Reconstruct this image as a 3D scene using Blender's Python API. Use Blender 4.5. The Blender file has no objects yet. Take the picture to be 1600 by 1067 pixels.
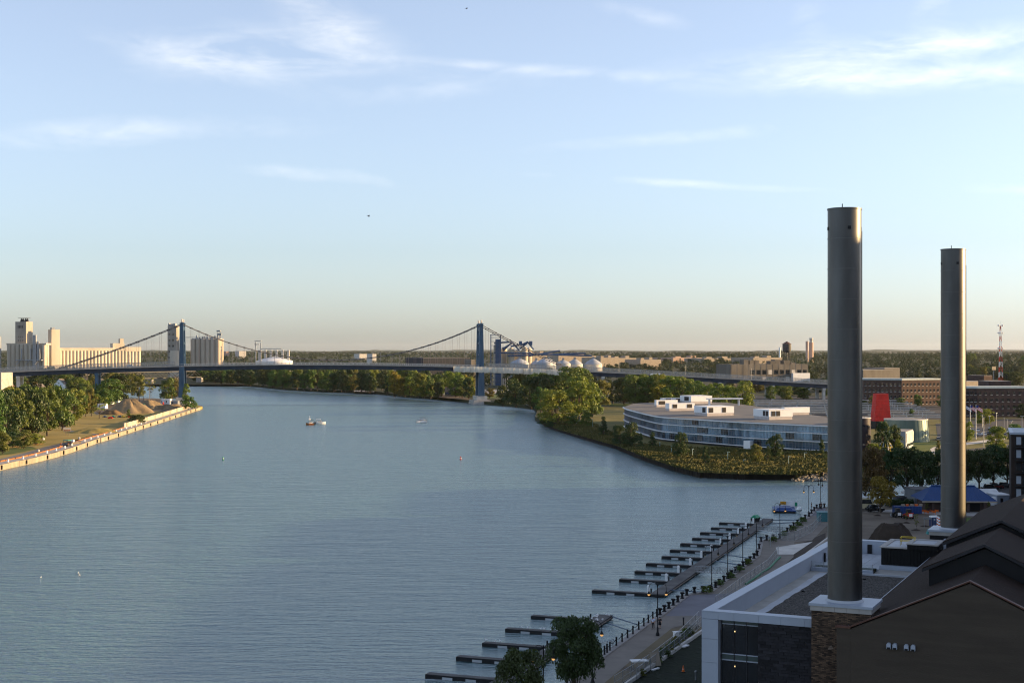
import bpy, bmesh, math, random
import numpy as np
from mathutils import Vector, Matrix

S = bpy.context.scene
COL = S.collection
R = math.radians

# ---------------------------------------------------------------- camera, sky, sun, exposure
F = 1600 * 50 / 36          # focal length in photograph pixels
EYE, HY = 42.0, 547.0       # eye height over the river (m), horizon row
cam_d = bpy.data.cameras.new('camera'); cam = bpy.data.objects.new('camera', cam_d); COL.objects.link(cam)
cam.location = (0, 0, EYE); cam.rotation_euler = (R(90), 0, 0)
cam_d.lens = 50; cam_d.sensor_width = 36; cam_d.shift_y = 13.5 / 1600
cam_d.clip_start = 1; cam_d.clip_end = 90000
S.camera = cam

SUN_AZ, SUN_EL = 82.0, 10.0      # azimuth clockwise from the view axis
SKY_STRENGTH = 0.12
SUN_STRENGTH = 5.0
S.view_settings.view_transform = 'Standard'; S.view_settings.look = 'None'
S.view_settings.exposure = 1.28; S.view_settings.gamma = 1
S.view_settings.use_curve_mapping = False
S.render.engine = 'CYCLES'
S.cycles.use_denoising = True; S.cycles.pixel_filter_type = 'BLACKMAN_HARRIS'; S.cycles.filter_width = 1.15
S.cycles.max_bounces = 6; S.cycles.diffuse_bounces = 2; S.cycles.glossy_bounces = 3
S.cycles.transmission_bounces = 3; S.cycles.transparent_max_bounces = 24; S.cycles.volume_bounces = 0
S.cycles.caustics_reflective = False; S.cycles.caustics_refractive = False

sun_d = bpy.data.lights.new('sun', 'SUN'); sun = bpy.data.objects.new('sun', sun_d); COL.objects.link(sun)
to_sun = Vector((math.sin(R(SUN_AZ)) * math.cos(R(SUN_EL)), math.cos(R(SUN_AZ)) * math.cos(R(SUN_EL)), math.sin(R(SUN_EL))))
sun.rotation_euler = to_sun.to_track_quat('Z', 'Y').to_euler()
sun_d.energy = SUN_STRENGTH; sun_d.angle = R(0.55); sun_d.color = (1.0, 0.66, 0.30)

world = bpy.data.worlds.new('World'); S.world = world; world.use_nodes = True
wn, wl = world.node_tree.nodes, world.node_tree.links
wn.clear()
def wmath(op, a, b=None, c=None, clamp=False):
    n = wn.new('ShaderNodeMath'); n.operation = op; n.use_clamp = clamp
    for i, v in enumerate((a, b, c)):
        if v is None: continue
        if isinstance(v, (int, float)): n.inputs[i].default_value = v
        else: wl.new(v, n.inputs[i])
    return n.outputs[0]
sky = wn.new('ShaderNodeTexSky'); sky.sky_type = 'NISHITA'; sky.sun_disc = False
sky.sun_elevation = R(SUN_EL); sky.sun_rotation = R(SUN_AZ)
sky.altitude = 180; sky.air_density = 1.0; sky.dust_density = 0.85; sky.ozone_density = 3.4
# camera white balance and contrast of the clear sky, the same in every direction
hsky = wn.new('ShaderNodeHueSaturation'); hsky.inputs['Saturation'].default_value = 0.56; wl.new(sky.outputs[0], hsky.inputs['Color'])
tint = wn.new('ShaderNodeMix'); tint.data_type = 'RGBA'; tint.blend_type = 'MULTIPLY'; tint.inputs[0].default_value = 1; tint.inputs[7].default_value = (.97, .985, 1.065, 1)
wl.new(hsky.outputs[0], tint.inputs[6]); SKYC = tint.outputs[2]
tc = wn.new('ShaderNodeTexCoord')
sep = wn.new('ShaderNodeSeparateXYZ'); wl.new(tc.outputs['Generated'], sep.inputs[0])
dx, dy, dz = sep.outputs
# cirrus on a high flat sheet: direction -> point on the sheet
zc = wmath('MAXIMUM', wmath('ADD', dz, 0.06), 0.03)
cx_, cy_ = wmath('DIVIDE', dx, zc), wmath('DIVIDE', dy, zc)
comb = wn.new('ShaderNodeCombineXYZ'); wl.new(cx_, comb.inputs[0]); wl.new(cy_, comb.inputs[1])
def wnoise(vec, sc, det, rough, stretch, rot=0, dist=0.0):
    mp = wn.new('ShaderNodeMapping'); mp.inputs['Scale'].default_value = stretch; mp.inputs['Rotation'].default_value = (0, 0, rot)
    wl.new(vec, mp.inputs['Vector'])
    n = wn.new('ShaderNodeTexNoise'); n.inputs['Scale'].default_value = sc; n.inputs['Detail'].default_value = det
    n.inputs['Roughness'].default_value = rough; n.inputs['Distortion'].default_value = dist
    wl.new(mp.outputs[0], n.inputs['Vector']); return n.outputs['Fac']
# azimuth / elevation of the direction, for the individual streaks of cirrus
az = wmath('ARCTAN2', dx, dy); el = wmath('ARCSINE', dz)
ae = wn.new('ShaderNodeCombineXYZ'); wl.new(az, ae.inputs[0]); wl.new(el, ae.inputs[1])
fine = wnoise(ae.outputs[0], 13, 7, 0.60, (1.0, 3.6, 1), R(8), 0.55)
wisp = wnoise(ae.outputs[0], 48, 6, 0.62, (1.0, 2.4, 1), R(-14), 0.5)
bank = wnoise(comb.outputs[0], 0.55, 5, 0.6, (0.5, 1.5, 1), R(20), 0.6)
general = wmath('MULTIPLY', wmath('SUBTRACT', bank, 0.56), 1.3, clamp=True)
general = wmath('MULTIPLY', general, wmath('MULTIPLY', wmath('SUBTRACT', dz, 0.28, clamp=True), 5, clamp=True))
# az, el (degrees), half length, half thickness, tilt, strength
STREAKS = [(-9.6, 11.6, 3.9, .95, 3, .95), (-7.3, 12.9, 2.2, .75, -24, .8), (-13.0, 11.5, 2.8, .5, -10, .55), (-16.0, 8.35, 3.4, .5, 6, .65),
           (-9.6, 8.75, 2.2, .35, 2, .45), (-8.3, 7.0, 2.6, .26, -4, .5), (-5.6, 6.8, 1.2, .2, -14, .35), (0.5, 11.15, 6.2, .2, -4, .6),
           (16.6, 11.6, 6.4, .55, 2, 1.0), (15.0, 10.5, 7.2, .55, -1, .85), (5.2, 13.2, 1.7, .32, -12, .5), (7.5, 8.5, 6.0, .26, 4, .38),
           (6.3, 6.65, 5.2, .16, -4, .5), (16.5, 12.9, .9, .8, 60, .3), (11.9, 12.8, .7, .8, 70, .28), (19.0, 6.1, 3.0, .2, -3, .3), (-3.5, 10.4, 4.5, .5, 6, .3),
           (-24, 10.0, 4, .5, 4, .5), (-29, 12.0, 4, .6, -6, .5), (27, 9.0, 5, .5, 3, .5), (31, 13.0, 5, .6, -8, .5)]
acc = None
for a0, e0, hl, ht, tilt, st in STREAKS:
    ua, ue = wmath('SUBTRACT', az, R(a0)), wmath('SUBTRACT', el, R(e0))
    c, s = math.cos(R(tilt)), math.sin(R(tilt))
    p = wmath('ADD', wmath('MULTIPLY', ua, c / R(hl)), wmath('MULTIPLY', ue, s / R(hl)))
    q = wmath('ADD', wmath('MULTIPLY', ua, -s / R(ht)), wmath('MULTIPLY', ue, c / R(ht)))
    r2 = wmath('ADD', wmath('MULTIPLY', p, p), wmath('MULTIPLY', q, q))
    g = wmath('MULTIPLY', wmath('EXPONENT', wmath('MULTIPLY', r2, -1.0)), st)
    acc = g if acc is None else wmath('ADD', acc, g)
tex = wmath('MULTIPLY', wmath('SUBTRACT', fine, 0.30, clamp=True), wmath('ADD', wmath('MULTIPLY', wisp, 2.6), 0.55))
body = wmath('MULTIPLY', wmath('SUBTRACT', wmath('MULTIPLY', wmath('MINIMUM', acc, 1.0), tex), 0.03), 1.5, clamp=True)
mask = wmath('MINIMUM', wmath('ADD', body, general), 0.72)
mixc = wn.new('ShaderNodeMix'); mixc.data_type = 'RGBA'
hs = wn.new('ShaderNodeHueSaturation'); hs.inputs['Saturation'].default_value = 0.35; hs.inputs['Value'].default_value = 1.22
wl.new(SKYC, hs.inputs['Color'])
wl.new(mask, mixc.inputs[0]); wl.new(SKYC, mixc.inputs[6]); wl.new(hs.outputs[0], mixc.inputs[7])
bg = wn.new('ShaderNodeBackground'); bg.inputs['Strength'].default_value = SKY_STRENGTH
wl.new(mixc.outputs[2], bg.inputs['Color'])
wo = wn.new('ShaderNodeOutputWorld'); wl.new(bg.outputs[0], wo.inputs['Surface'])

# ---------------------------------------------------------------- helpers
rnd = random.Random(7)
def W(px, py, z=0.0):
    d = (EYE - z) * F / (py - HY)
    return Vector(((px - 800) / F * d, d, z))
def at(px, py, d):
    return Vector(((px - 800) / F * d, d, EYE - (py - HY) / F * d))

MATS = {}
def M(name, col, rough=0.8, metal=0.0, var=0.12, scale=0.6, bump=0.0, bscale=None, col2=None, spec=0.2, rndo=0.0, emit=None, stretch=(1, 1, 1), detail=6):
    if name in MATS: return MATS[name]
    m = bpy.data.materials.new(name); m.use_nodes = True
    n, l = m.node_tree.nodes, m.node_tree.links
    b = n['Principled BSDF']
    b.inputs['Roughness'].default_value = rough; b.inputs['Metallic'].default_value = metal
    b.inputs['Specular IOR Level'].default_value = spec
    g = n.new('ShaderNodeNewGeometry')
    mp = n.new('ShaderNodeMapping'); mp.inputs['Scale'].default_value = stretch; l.new(g.outputs['Position'], mp.inputs['Vector'])
    t = n.new('ShaderNodeTexNoise'); t.inputs['Scale'].default_value = scale; t.inputs['Detail'].default_value = detail; t.inputs['Roughness'].default_value = 0.6
    l.new(mp.outputs[0], t.inputs['Vector'])
    ramp = n.new('ShaderNodeMapRange'); ramp.inputs[1].default_value = 0.3; ramp.inputs[2].default_value = 0.7
    l.new(t.outputs['Fac'], ramp.inputs[0])
    mx = n.new('ShaderNodeMix'); mx.data_type = 'RGBA'
    a = [max(0, c * (1 - var)) for c in col]; bb = list(col2) if col2 else [min(1, c * (1 + var)) for c in col]
    mx.inputs[6].default_value = (*a, 1); mx.inputs[7].default_value = (*bb, 1)
    l.new(ramp.outputs[0], mx.inputs[0])
    out = mx.outputs[2]
    if rndo:
        oi = n.new('ShaderNodeObjectInfo'); mr = n.new('ShaderNodeMapRange'); mr.inputs[3].default_value = 1 - rndo; mr.inputs[4].default_value = 1 + rndo
        l.new(oi.outputs['Random'], mr.inputs[0])
        h = n.new('ShaderNodeHueSaturation'); l.new(mr.outputs[0], h.inputs['Value']); l.new(out, h.inputs['Color']); out = h.outputs[0]
    l.new(out, b.inputs['Base Color'])
    if bump:
        t2 = n.new('ShaderNodeTexNoise'); t2.inputs['Scale'].default_value = bscale or scale * 6; t2.inputs['Detail'].default_value = 4
        l.new(mp.outputs[0], t2.inputs['Vector'])
        bp = n.new('ShaderNodeBump'); bp.inputs['Strength'].default_value = bump; bp.inputs['Distance'].default_value = 0.3
        l.new(t2.outputs['Fac'], bp.inputs['Height']); l.new(bp.outputs[0], b.inputs['Normal'])
    if emit:
        b.inputs['Emission Color'].default_value = (*emit[0], 1); b.inputs['Emission Strength'].default_value = emit[1]
    MATS[name] = m
    return m

def leaf_mat(name, col, var=0.35, hue=0.03):
    m = bpy.data.materials.new(name); m.use_nodes = True
    n, l = m.node_tree.nodes, m.node_tree.links
    n.clear()
    g = n.new('ShaderNodeNewGeometry'); oi = n.new('ShaderNodeObjectInfo')
    t = n.new('ShaderNodeTexNoise'); t.inputs['Scale'].default_value = 0.35; l.new(g.outputs['Position'], t.inputs['Vector'])
    a = n.new('ShaderNodeMath'); a.operation = 'MULTIPLY_ADD'; l.new(g.outputs['Random Per Island'], a.inputs[0]); a.inputs[1].default_value = 0.7
    b = n.new('ShaderNodeMath'); b.operation = 'MULTIPLY'; l.new(t.outputs['Fac'], b.inputs[0]); b.inputs[1].default_value = 0.6; l.new(b.outputs[0], a.inputs[2])
    mr = n.new('ShaderNodeMapRange'); mr.inputs[1].default_value = 0.0; mr.inputs[2].default_value = 1.3
    mr.inputs[3].default_value = 1 - var; mr.inputs[4].default_value = 1 + var; l.new(a.outputs[0], mr.inputs[0])
    hm = n.new('ShaderNodeMapRange'); hm.inputs[3].default_value = 0.5 - hue; hm.inputs[4].default_value = 0.5 + hue; l.new(oi.outputs['Random'], hm.inputs[0])
    hs = n.new('ShaderNodeHueSaturation'); hs.inputs['Color'].default_value = (*col, 1); l.new(mr.outputs[0], hs.inputs['Value']); l.new(hm.outputs[0], hs.inputs['Hue'])
    d = n.new('ShaderNodeBsdfDiffuse'); tr = n.new('ShaderNodeBsdfTranslucent'); gl = n.new('ShaderNodeBsdfGlossy'); gl.inputs['Roughness'].default_value = 0.55
    l.new(hs.outputs[0], d.inputs['Color']); l.new(hs.outputs[0], tr.inputs['Color'])
    mx = n.new('ShaderNodeMixShader'); mx.inputs[0].default_value = 0.3; l.new(d.outputs[0], mx.inputs[1]); l.new(tr.outputs[0], mx.inputs[2])
    mg = n.new('ShaderNodeMixShader'); mg.inputs[0].default_value = 0.03; l.new(mx.outputs[0], mg.inputs[1]); l.new(gl.outputs[0], mg.inputs[2])
    o = n.new('ShaderNodeOutputMaterial'); l.new(mg.outputs[0], o.inputs['Surface'])
    MATS[name] = m
    return m

def mesh_mat(name, col, cover):
    """wire mesh seen from afar: part wire, part gap"""
    m = bpy.data.materials.new(name); m.use_nodes = True
    n, l = m.node_tree.nodes, m.node_tree.links; n.clear()
    d = n.new('ShaderNodeBsdfDiffuse'); d.inputs['Color'].default_value = (*col, 1); t = n.new('ShaderNodeBsdfTransparent')
    mx = n.new('ShaderNodeMixShader'); mx.inputs[0].default_value = cover; l.new(t.outputs[0], mx.inputs[1]); l.new(d.outputs[0], mx.inputs[2])
    o = n.new('ShaderNodeOutputMaterial'); l.new(mx.outputs[0], o.inputs['Surface']); MATS[name] = m
    return m

class MB:
    def __init__(s): s.v = []; s.f = []
    def add(s, vs, fs):
        k = len(s.v); s.v += [tuple(v) for v in vs]; s.f += [tuple(i + k for i in f) for f in fs]; return s
    def box(s, x0, x1, y0, y1, z0, z1):
        return s.add([(x0, y0, z0), (x1, y0, z0), (x1, y1, z0), (x0, y1, z0), (x0, y0, z1), (x1, y0, z1), (x1, y1, z1), (x0, y1, z1)],
                     [(3, 2, 1, 0), (4, 5, 6, 7), (0, 1, 5, 4), (1, 2, 6, 5), (2, 3, 7, 6), (3, 0, 4, 7)])
    def cbox(s, c, size, rz=0):
        m = Matrix.Rotation(rz, 3, 'Z'); hx, hy, hz = size[0] / 2, size[1] / 2, size[2] / 2
        vs = [Vector(c) + m @ Vector((sx * hx, sy * hy, sz * hz)) for sz in (-1, 1) for sx, sy in ((-1, -1), (1, -1), (1, 1), (-1, 1))]
        return s.add(vs, [(3, 2, 1, 0), (4, 5, 6, 7), (0, 1, 5, 4), (1, 2, 6, 5), (2, 3, 7, 6), (3, 0, 4, 7)])
    def taper(s, cx, cy, z0, z1, w0, d0, w1, d1, ox=0, oy=0):
        vs = [(cx + sx * w0 / 2, cy + sy * d0 / 2, z0) for sx, sy in ((-1, -1), (1, -1), (1, 1), (-1, 1))] + \
             [(cx + ox + sx * w1 / 2, cy + oy + sy * d1 / 2, z1) for sx, sy in ((-1, -1), (1, -1), (1, 1), (-1, 1))]
        return s.add(vs, [(3, 2, 1, 0), (4, 5, 6, 7), (0, 1, 5, 4), (1, 2, 6, 5), (2, 3, 7, 6), (3, 0, 4, 7)])
    def prism(s, poly, z0, z1):
        n = len(poly); a = sum(poly[i][0] * poly[(i + 1) % n][1] - poly[(i + 1) % n][0] * poly[i][1] for i in range(n))
        if a < 0: poly = poly[::-1]
        return s.add([(x, y, z0) for x, y in poly] + [(x, y, z1) for x, y in poly],
                     [tuple(range(n - 1, -1, -1)), tuple(range(n, 2 * n))] + [(i, (i + 1) % n, n + (i + 1) % n, n + i) for i in range(n)])
    def xprism(s, poly, x0, x1):
        """polygon in (y, z) pushed along x"""
        n = len(poly); a = sum(poly[i][0] * poly[(i + 1) % n][1] - poly[(i + 1) % n][0] * poly[i][1] for i in range(n))
        if a < 0: poly = poly[::-1]
        return s.add([(x0, y, z) for y, z in poly] + [(x1, y, z) for y, z in poly],
                     [tuple(range(n - 1, -1, -1)), tuple(range(n, 2 * n))] + [(i, (i + 1) % n, n + (i + 1) % n, n + i) for i in range(n)])
    def yprism(s, poly, y0, y1):
        """polygon in (x, z) pushed along y"""
        n = len(poly); a = sum(poly[i][0] * poly[(i + 1) % n][1] - poly[(i + 1) % n][0] * poly[i][1] for i in range(n))
        if a > 0: poly = poly[::-1]
        return s.add([(x, y0, z) for x, z in poly] + [(x, y1, z) for x, z in poly],
                     [tuple(range(n - 1, -1, -1)), tuple(range(n, 2 * n))] + [(i, (i + 1) % n, n + (i + 1) % n, n + i) for i in range(n)])
    def lathe(s, prof, n=24, cx=0, cy=0, cap=True):
        k = len(prof); vs = [(cx + r * math.cos(2 * math.pi * j / n), cy + r * math.sin(2 * math.pi * j / n), z) for r, z in prof for j in range(n)]
        fs = [(i * n + j, i * n + (j + 1) % n, (i + 1) * n + (j + 1) % n, (i + 1) * n + j) for i in range(k - 1) for j in range(n)]
        if cap: fs += [tuple(range(n - 1, -1, -1)), tuple((k - 1) * n + j for j in range(n))]
        return s.add(vs, fs)
    def cyl(s, cx, cy, z0, z1, r0, r1=None, n=12):
        return s.lathe([(r0, z0), (r0 if r1 is None else r1, z1)], n, cx, cy)
    def tube(s, p, q, r, n=6, r2=None):
        p, q = Vector(p), Vector(q); d = q - p
        if d.length < 1e-6: return s
        u = d.orthogonal().normalized(); w = d.normalized().cross(u); r2 = r if r2 is None else r2
        vs = [p + (u * math.cos(2 * math.pi * j / n) + w * math.sin(2 * math.pi * j / n)) * r for j in range(n)] + \
             [q + (u * math.cos(2 * math.pi * j / n) + w * math.sin(2 * math.pi * j / n)) * r2 for j in range(n)]
        return s.add(vs, [(j, (j + 1) % n, n + (j + 1) % n, n + j) for j in range(n)] + [tuple(range(n - 1, -1, -1)), tuple(range(n, 2 * n))])
    def path(s, pts, r, n=5):
        for a, b in zip(pts, pts[1:]): s.tube(a, b, r, n)
        return s
    def build(s, name, mat, parent=None, smooth=False, loc=None, rz=None):
        me = bpy.data.meshes.new(name); me.from_pydata(s.v, [], s.f); me.update()
        if mat: me.materials.append(mat)
        if smooth:
            me.polygons.foreach_set('use_smooth', [True] * len(me.polygons))
            try: me.set_sharp_from_angle(angle=R(40))
            except Exception: pass
        return place(name, me, parent, loc, rz)

def place(name, me, parent=None, loc=None, rz=None):
    o = bpy.data.objects.new(name, me); COL.objects.link(o)
    if parent is not None: o.parent = parent
    if loc is not None: o.location = loc
    if rz is not None: o.rotation_euler = (0, 0, rz)
    return o
def tag(o, label=None, cat=None, group=None, kind=None):
    for k, v in (('label', label), ('category', cat), ('group', group), ('kind', kind)):
        if v: o[k] = v
    return o
def thing(name, label, cat, loc=(0, 0, 0), rz=0, group=None):
    o = bpy.data.objects.new(name, None); COL.objects.link(o); o.location = loc; o.rotation_euler = (0, 0, rz); o.empty_display_size = 0.5
    return tag(o, label, cat, group)
def structure(name, mb, mat, **k): return tag(mb.build(name, mat, **k), kind='structure')
def stuff(o): o['kind'] = 'stuff'; return o
KIDS = {}
def dup(o, loc, rz=None, label=None, group=None, scale=None, parent=None):
    c = o.copy(); COL.objects.link(c)
    if parent is not None: c.parent = parent
    else:
        c.location = loc
        if rz is not None: c.rotation_euler = (0, 0, rz)
    if scale is not None: c.scale = scale
    if label: c['label'] = label
    if group: c['group'] = group
    if o.name not in KIDS: KIDS[o.name] = list(o.children)
    for ch in KIDS[o.name]: dup(ch, None, parent=c)
    return c
def np_mesh(name, verts, faces_n, mat):
    """verts (N,3) with consecutive vertices forming faces of faces_n corners each"""
    nv = len(verts); nf = nv // faces_n
    me = bpy.data.meshes.new(name); me.vertices.add(nv); me.loops.add(nv); me.polygons.add(nf)
    me.vertices.foreach_set('co', np.asarray(verts, np.float32).ravel())
    me.loops.foreach_set('vertex_index', np.arange(nv, dtype=np.int32))
    me.polygons.foreach_set('loop_start', np.arange(0, nv, faces_n, dtype=np.int32))
    me.update(calc_edges=True); me.validate()
    if mat: me.materials.append(mat)
    return me
# ---------------------------------------------------------------- materials
concrete = M('concrete', (.36, .34, .31), .85, var=.22, scale=.5, bump=.12)
concrete_pale = M('pale concrete', (.52, .49, .44), .85, var=.2, scale=.4, bump=.1)
grain_concrete = M('weathered grain silo concrete', (.50, .44, .35), .9, var=.16, scale=.06, stretch=(1, 1, .25))
grain_dark = M('grey grain tower concrete', (.31, .285, .245), .9, var=.2, scale=.07, stretch=(1, 1, .3))
white_paint = M('white paint', (.78, .78, .77), .5, var=.05, scale=.3)
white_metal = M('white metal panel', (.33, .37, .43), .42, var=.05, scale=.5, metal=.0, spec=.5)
silo_tan = M('brown grain silo concrete', (.41, .35, .275), .9, var=.16, scale=.06, stretch=(1, 1, .25))
conveyor_blue = M('conveyor blue steel', (.065, .110, .190), .6, var=.2)
black = M('black paint', (.012, .012, .013), .55, var=.2)
dark_metal = M('dark metal', (.03, .03, .033), .5, var=.2)
grey_metal = M('grey metal', (.30, .31, .32), .5, metal=.3, var=.15)
galvanised = M('galvanised steel', (.26, .27, .28), .45, metal=.5, var=.15)
bridge_blue = M('bridge blue steel', (.056, .108, .168), .55, var=.22, scale=.3, stretch=(1, 1, .3))
bridge_navy = M('bridge dark blue girder', (.024, .038, .060), .6, var=.25, scale=.25)
deck_grey = M('bridge deck concrete', (.33, .32, .30), .85, var=.2, scale=.3)
cable_steel = M('cable steel', (.16, .15, .145), .6, var=.1)
hanger_steel = M('hanger steel', (.30, .22, .20), .6, var=.1)
rust = M('rusted steel', (.26, .10, .04), .8, var=.35, scale=.8)
orange_rail = M('rust orange waler', (.27, .115, .04), .8, var=.3, scale=.4)
tarp = M('white tarpaulin', (.64, .59, .50), .7, var=.3, scale=.25, bump=.5, bscale=.4, stretch=(1, 1, .35))
timber = M('weathered timber', (.17, .14, .115), .85, var=.3, scale=.9, bump=.2)
dock_deck = M('dock decking', (.105, .098, .092), .85, var=.35, scale=.35, bump=.25, bscale=9)
dock_black = M('dock fascia', (.02, .02, .021), .7, var=.3)
blue_paint = M('blue paint', (.026, .058, .18), .45, var=.12)
blue_roof = M('blue standing seam roof', (.022, .062, .180), .4, var=.1, scale=.3)
red_panel = M('red panel', (.50, .024, .018), .55, var=.22, scale=.5, rndo=.06)
purple_black = M('dark purple panels', (.030, .022, .030), .45, var=.2, scale=.3)
green_metal = M('green grey metal cladding', (.115, .150, .125), .38, metal=.35, var=.12, scale=.4, stretch=(1, 1, .05))
yellow_paint = M('yellow paint', (.62, .44, .05), .5, var=.1)
brick_red = M('red brick', (.088, .057, .045), .9, var=.25, scale=.6, bump=.1)
brick_dark = M('dark brown brick', (.072, .048, .042), .9, var=.25, scale=.5, bump=.1)
brick_tan = M('tan brick', (.31, .26, .20), .9, var=.18, scale=.3)
cornice = M('pale green cornice', (.48, .53, .50), .7, var=.1)
roof_grey = M('grey flat roof', (.26, .25, .235), .9, var=.18, scale=.2)
roof_tan = M('grey roof membrane', (.150, .146, .140), .9, var=.15, scale=.12)
glass_dark = M('dark window glass', (.012, .016, .02), .08, var=.4, scale=.3, spec=.8)
glass_blue = M('blue curtain glass', (.17, .26, .36), .10, metal=.6, var=.5, scale=.16, spec=1.0, stretch=(1, 1, .6))
glass_green = M('green spandrel glass', (.06, .085, .08), .1, var=.2, spec=.8)
louver = M('dark louver', (.035, .03, .028), .7, var=.25)
asphalt = M('asphalt', (.060, .058, .056), .9, var=.22, scale=.12, bump=.1)
path_mat = M('path asphalt', (.17, .16, .15), .9, var=.2, scale=.15)
pavement = M('promenade paving', (.190, .165, .138), .85, var=.2, scale=.22, bump=.08, bscale=3)
pavement_blue = M('blue grey paving', (.155, .15, .165), .85, var=.16, scale=.25)
kerb_mat = M('kerb concrete', (.27, .25, .23), .85, var=.2)
grass_dry = M('dry summer grass', (.23, .18, .042), .95, col2=(.36, .265, .085), scale=.045, var=.1, bump=.4, bscale=1.2)
grass_green = M('lawn', (.060, .100, .018), .95, col2=(.115, .135, .030), scale=.06, var=.1, bump=.3, bscale=1.5)
grass_rough = M('rough meadow', (.095, .098, .024), .95, col2=(.200, .165, .052), scale=.07, var=.1, bump=.8, bscale=.6)
grass_brown = M('dried brown lawn', (.135, .105, .060), .95, col2=(.19, .15, .09), scale=.12, var=.1, bump=.3, bscale=2)
grass_dark = M('dark lawn', (.012, .017, .007), .95, var=.3, scale=.4, bump=.4, bscale=2)
city_floor = M('wooded ground', (.030, .040, .016), .95, col2=(.055, .058, .028), scale=.012, var=.2)
dirt = M('bare earth', (.120, .094, .068), .95, col2=(.19, .155, .115), scale=.09, var=.3, bump=.5, bscale=.7)
dirt_dark = M('dark topsoil', (.048, .036, .027), .95, var=.3, scale=.25, bump=.7, bscale=1.2)
gravel_pile = M('gravel and sand pile', (.215, .160, .095), .95, var=.25, scale=.12, bump=.8, bscale=.7, stretch=(1, 1, 1))
gravel_roof = M('roof ballast gravel', (.058, .052, .046), .95, col2=(.165, .150, .130), scale=4.5, var=.45, bump=.9, bscale=6, detail=2)
membrane = M('white roof membrane', (.42, .44, .46), .6, var=.12, scale=.3)
membrane_dirty = M('stained roof membrane', (.36, .345, .31), .8, var=.22, scale=.35)
rubble = M('riprap stone', (.24, .215, .18), .95, var=.35, scale=.7, rndo=.3)
sheetpile = M('dark sheet piling', (.030, .025, .020), .85, var=.35, scale=.5, stretch=(1, 1, .2))
wall_conc = M('seawall concrete', (.29, .245, .18), .9, var=.28, scale=.3, bump=.15, stretch=(1, 1, .4))
sheet_pale = M('pale bulkhead', (.40, .345, .27), .85, var=.25, scale=.25, stretch=(1, 1, .2))
bark = M('bark', (.075, .058, .042), .95, var=.3, scale=2, bump=.4)
stack_mat = M('stainless stack', (.086, .085, .083), .40, metal=.85, var=.22, scale=.5, spec=.5, stretch=(1, 1, .25))
shingle = M('brown shingle roof', (.026, .0155, .0105), .92, var=.22, scale=1.2, bump=.35, bscale=9)
gable_brick = M('grey brown gable wall', (.070, .056, .042), .92, var=.12, scale=.5, bump=.25, bscale=12, stretch=(.35, .35, 2.6))
copper = M('copper coping', (.115, .058, .042), .55, metal=.3, var=.2)
stone_cap = M('cast stone cap', (.38, .36, .33), .8, var=.12)
dark_tile = M('charcoal wall tile', (.022, .021, .024), .6, var=.2, scale=2, rndo=.42)
black_clad = M('black corrugated cladding', (.007, .007, .007), .6, var=.2)
tent_white = M('white canvas', (.72, .72, .70), .6, var=.1)
beige = M('beige paint', (.46, .40, .25), .5, var=.1)
car_black = M('black car paint', (.012, .013, .015), .2, var=.1, spec=.7)
car_red = M('maroon car paint', (.10, .012, .012), .25, var=.1, spec=.7)
car_silver = M('silver car paint', (.38, .39, .40), .3, metal=.5, var=.05)
car_white = M('white car paint', (.70, .70, .69), .3, var=.05)
car_blue = M('blue car paint', (.03, .06, .14), .3, var=.05, spec=.7)
tyre = M('tyre rubber', (.012, .012, .012), .9)
red_paint = M('red paint', (.50, .035, .022), .5, var=.15)
green_buoy = M('green buoy paint', (.02, .23, .115), .5, var=.15)
orange_plastic = M('orange plastic', (.62, .13, .02), .5, var=.1)
orange_paint = M('orange paint', (.55, .26, .02), .5, var=.1)
skin = M('skin', (.42, .25, .17), .6, var=.05)
hair_dark = M('dark hair', (.02, .014, .01), .7)
shirt_blue = M('pale blue shirt', (.58, .64, .80), .8, var=.06)
cloth_black = M('black clothing', (.015, .015, .017), .85, var=.1)
cloth_red = M('red shirt', (.42, .05, .04), .85, var=.1)
solar = M('solar panel', (.025, .028, .035), .12, var=.2, spec=.9)
lamp_glow = M('lit lamp glass', (.9, .6, .25), .4, emit=((1.0, .50, .14), .3))
lamp_off = M('lamp glass', (.30, .22, .14), .3)
flag_red = M('flag red stripe', (.50, .03, .04), .8)
flag_white = M('flag white stripe', (.75, .75, .75), .8)
flag_blue = M('flag blue canton', (.03, .05, .2), .8)
aqua = M('teal tarpaulin', (.03, .22, .20), .6)
green_plastic = M('green silt sock', (.02, .15, .07), .5)

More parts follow.
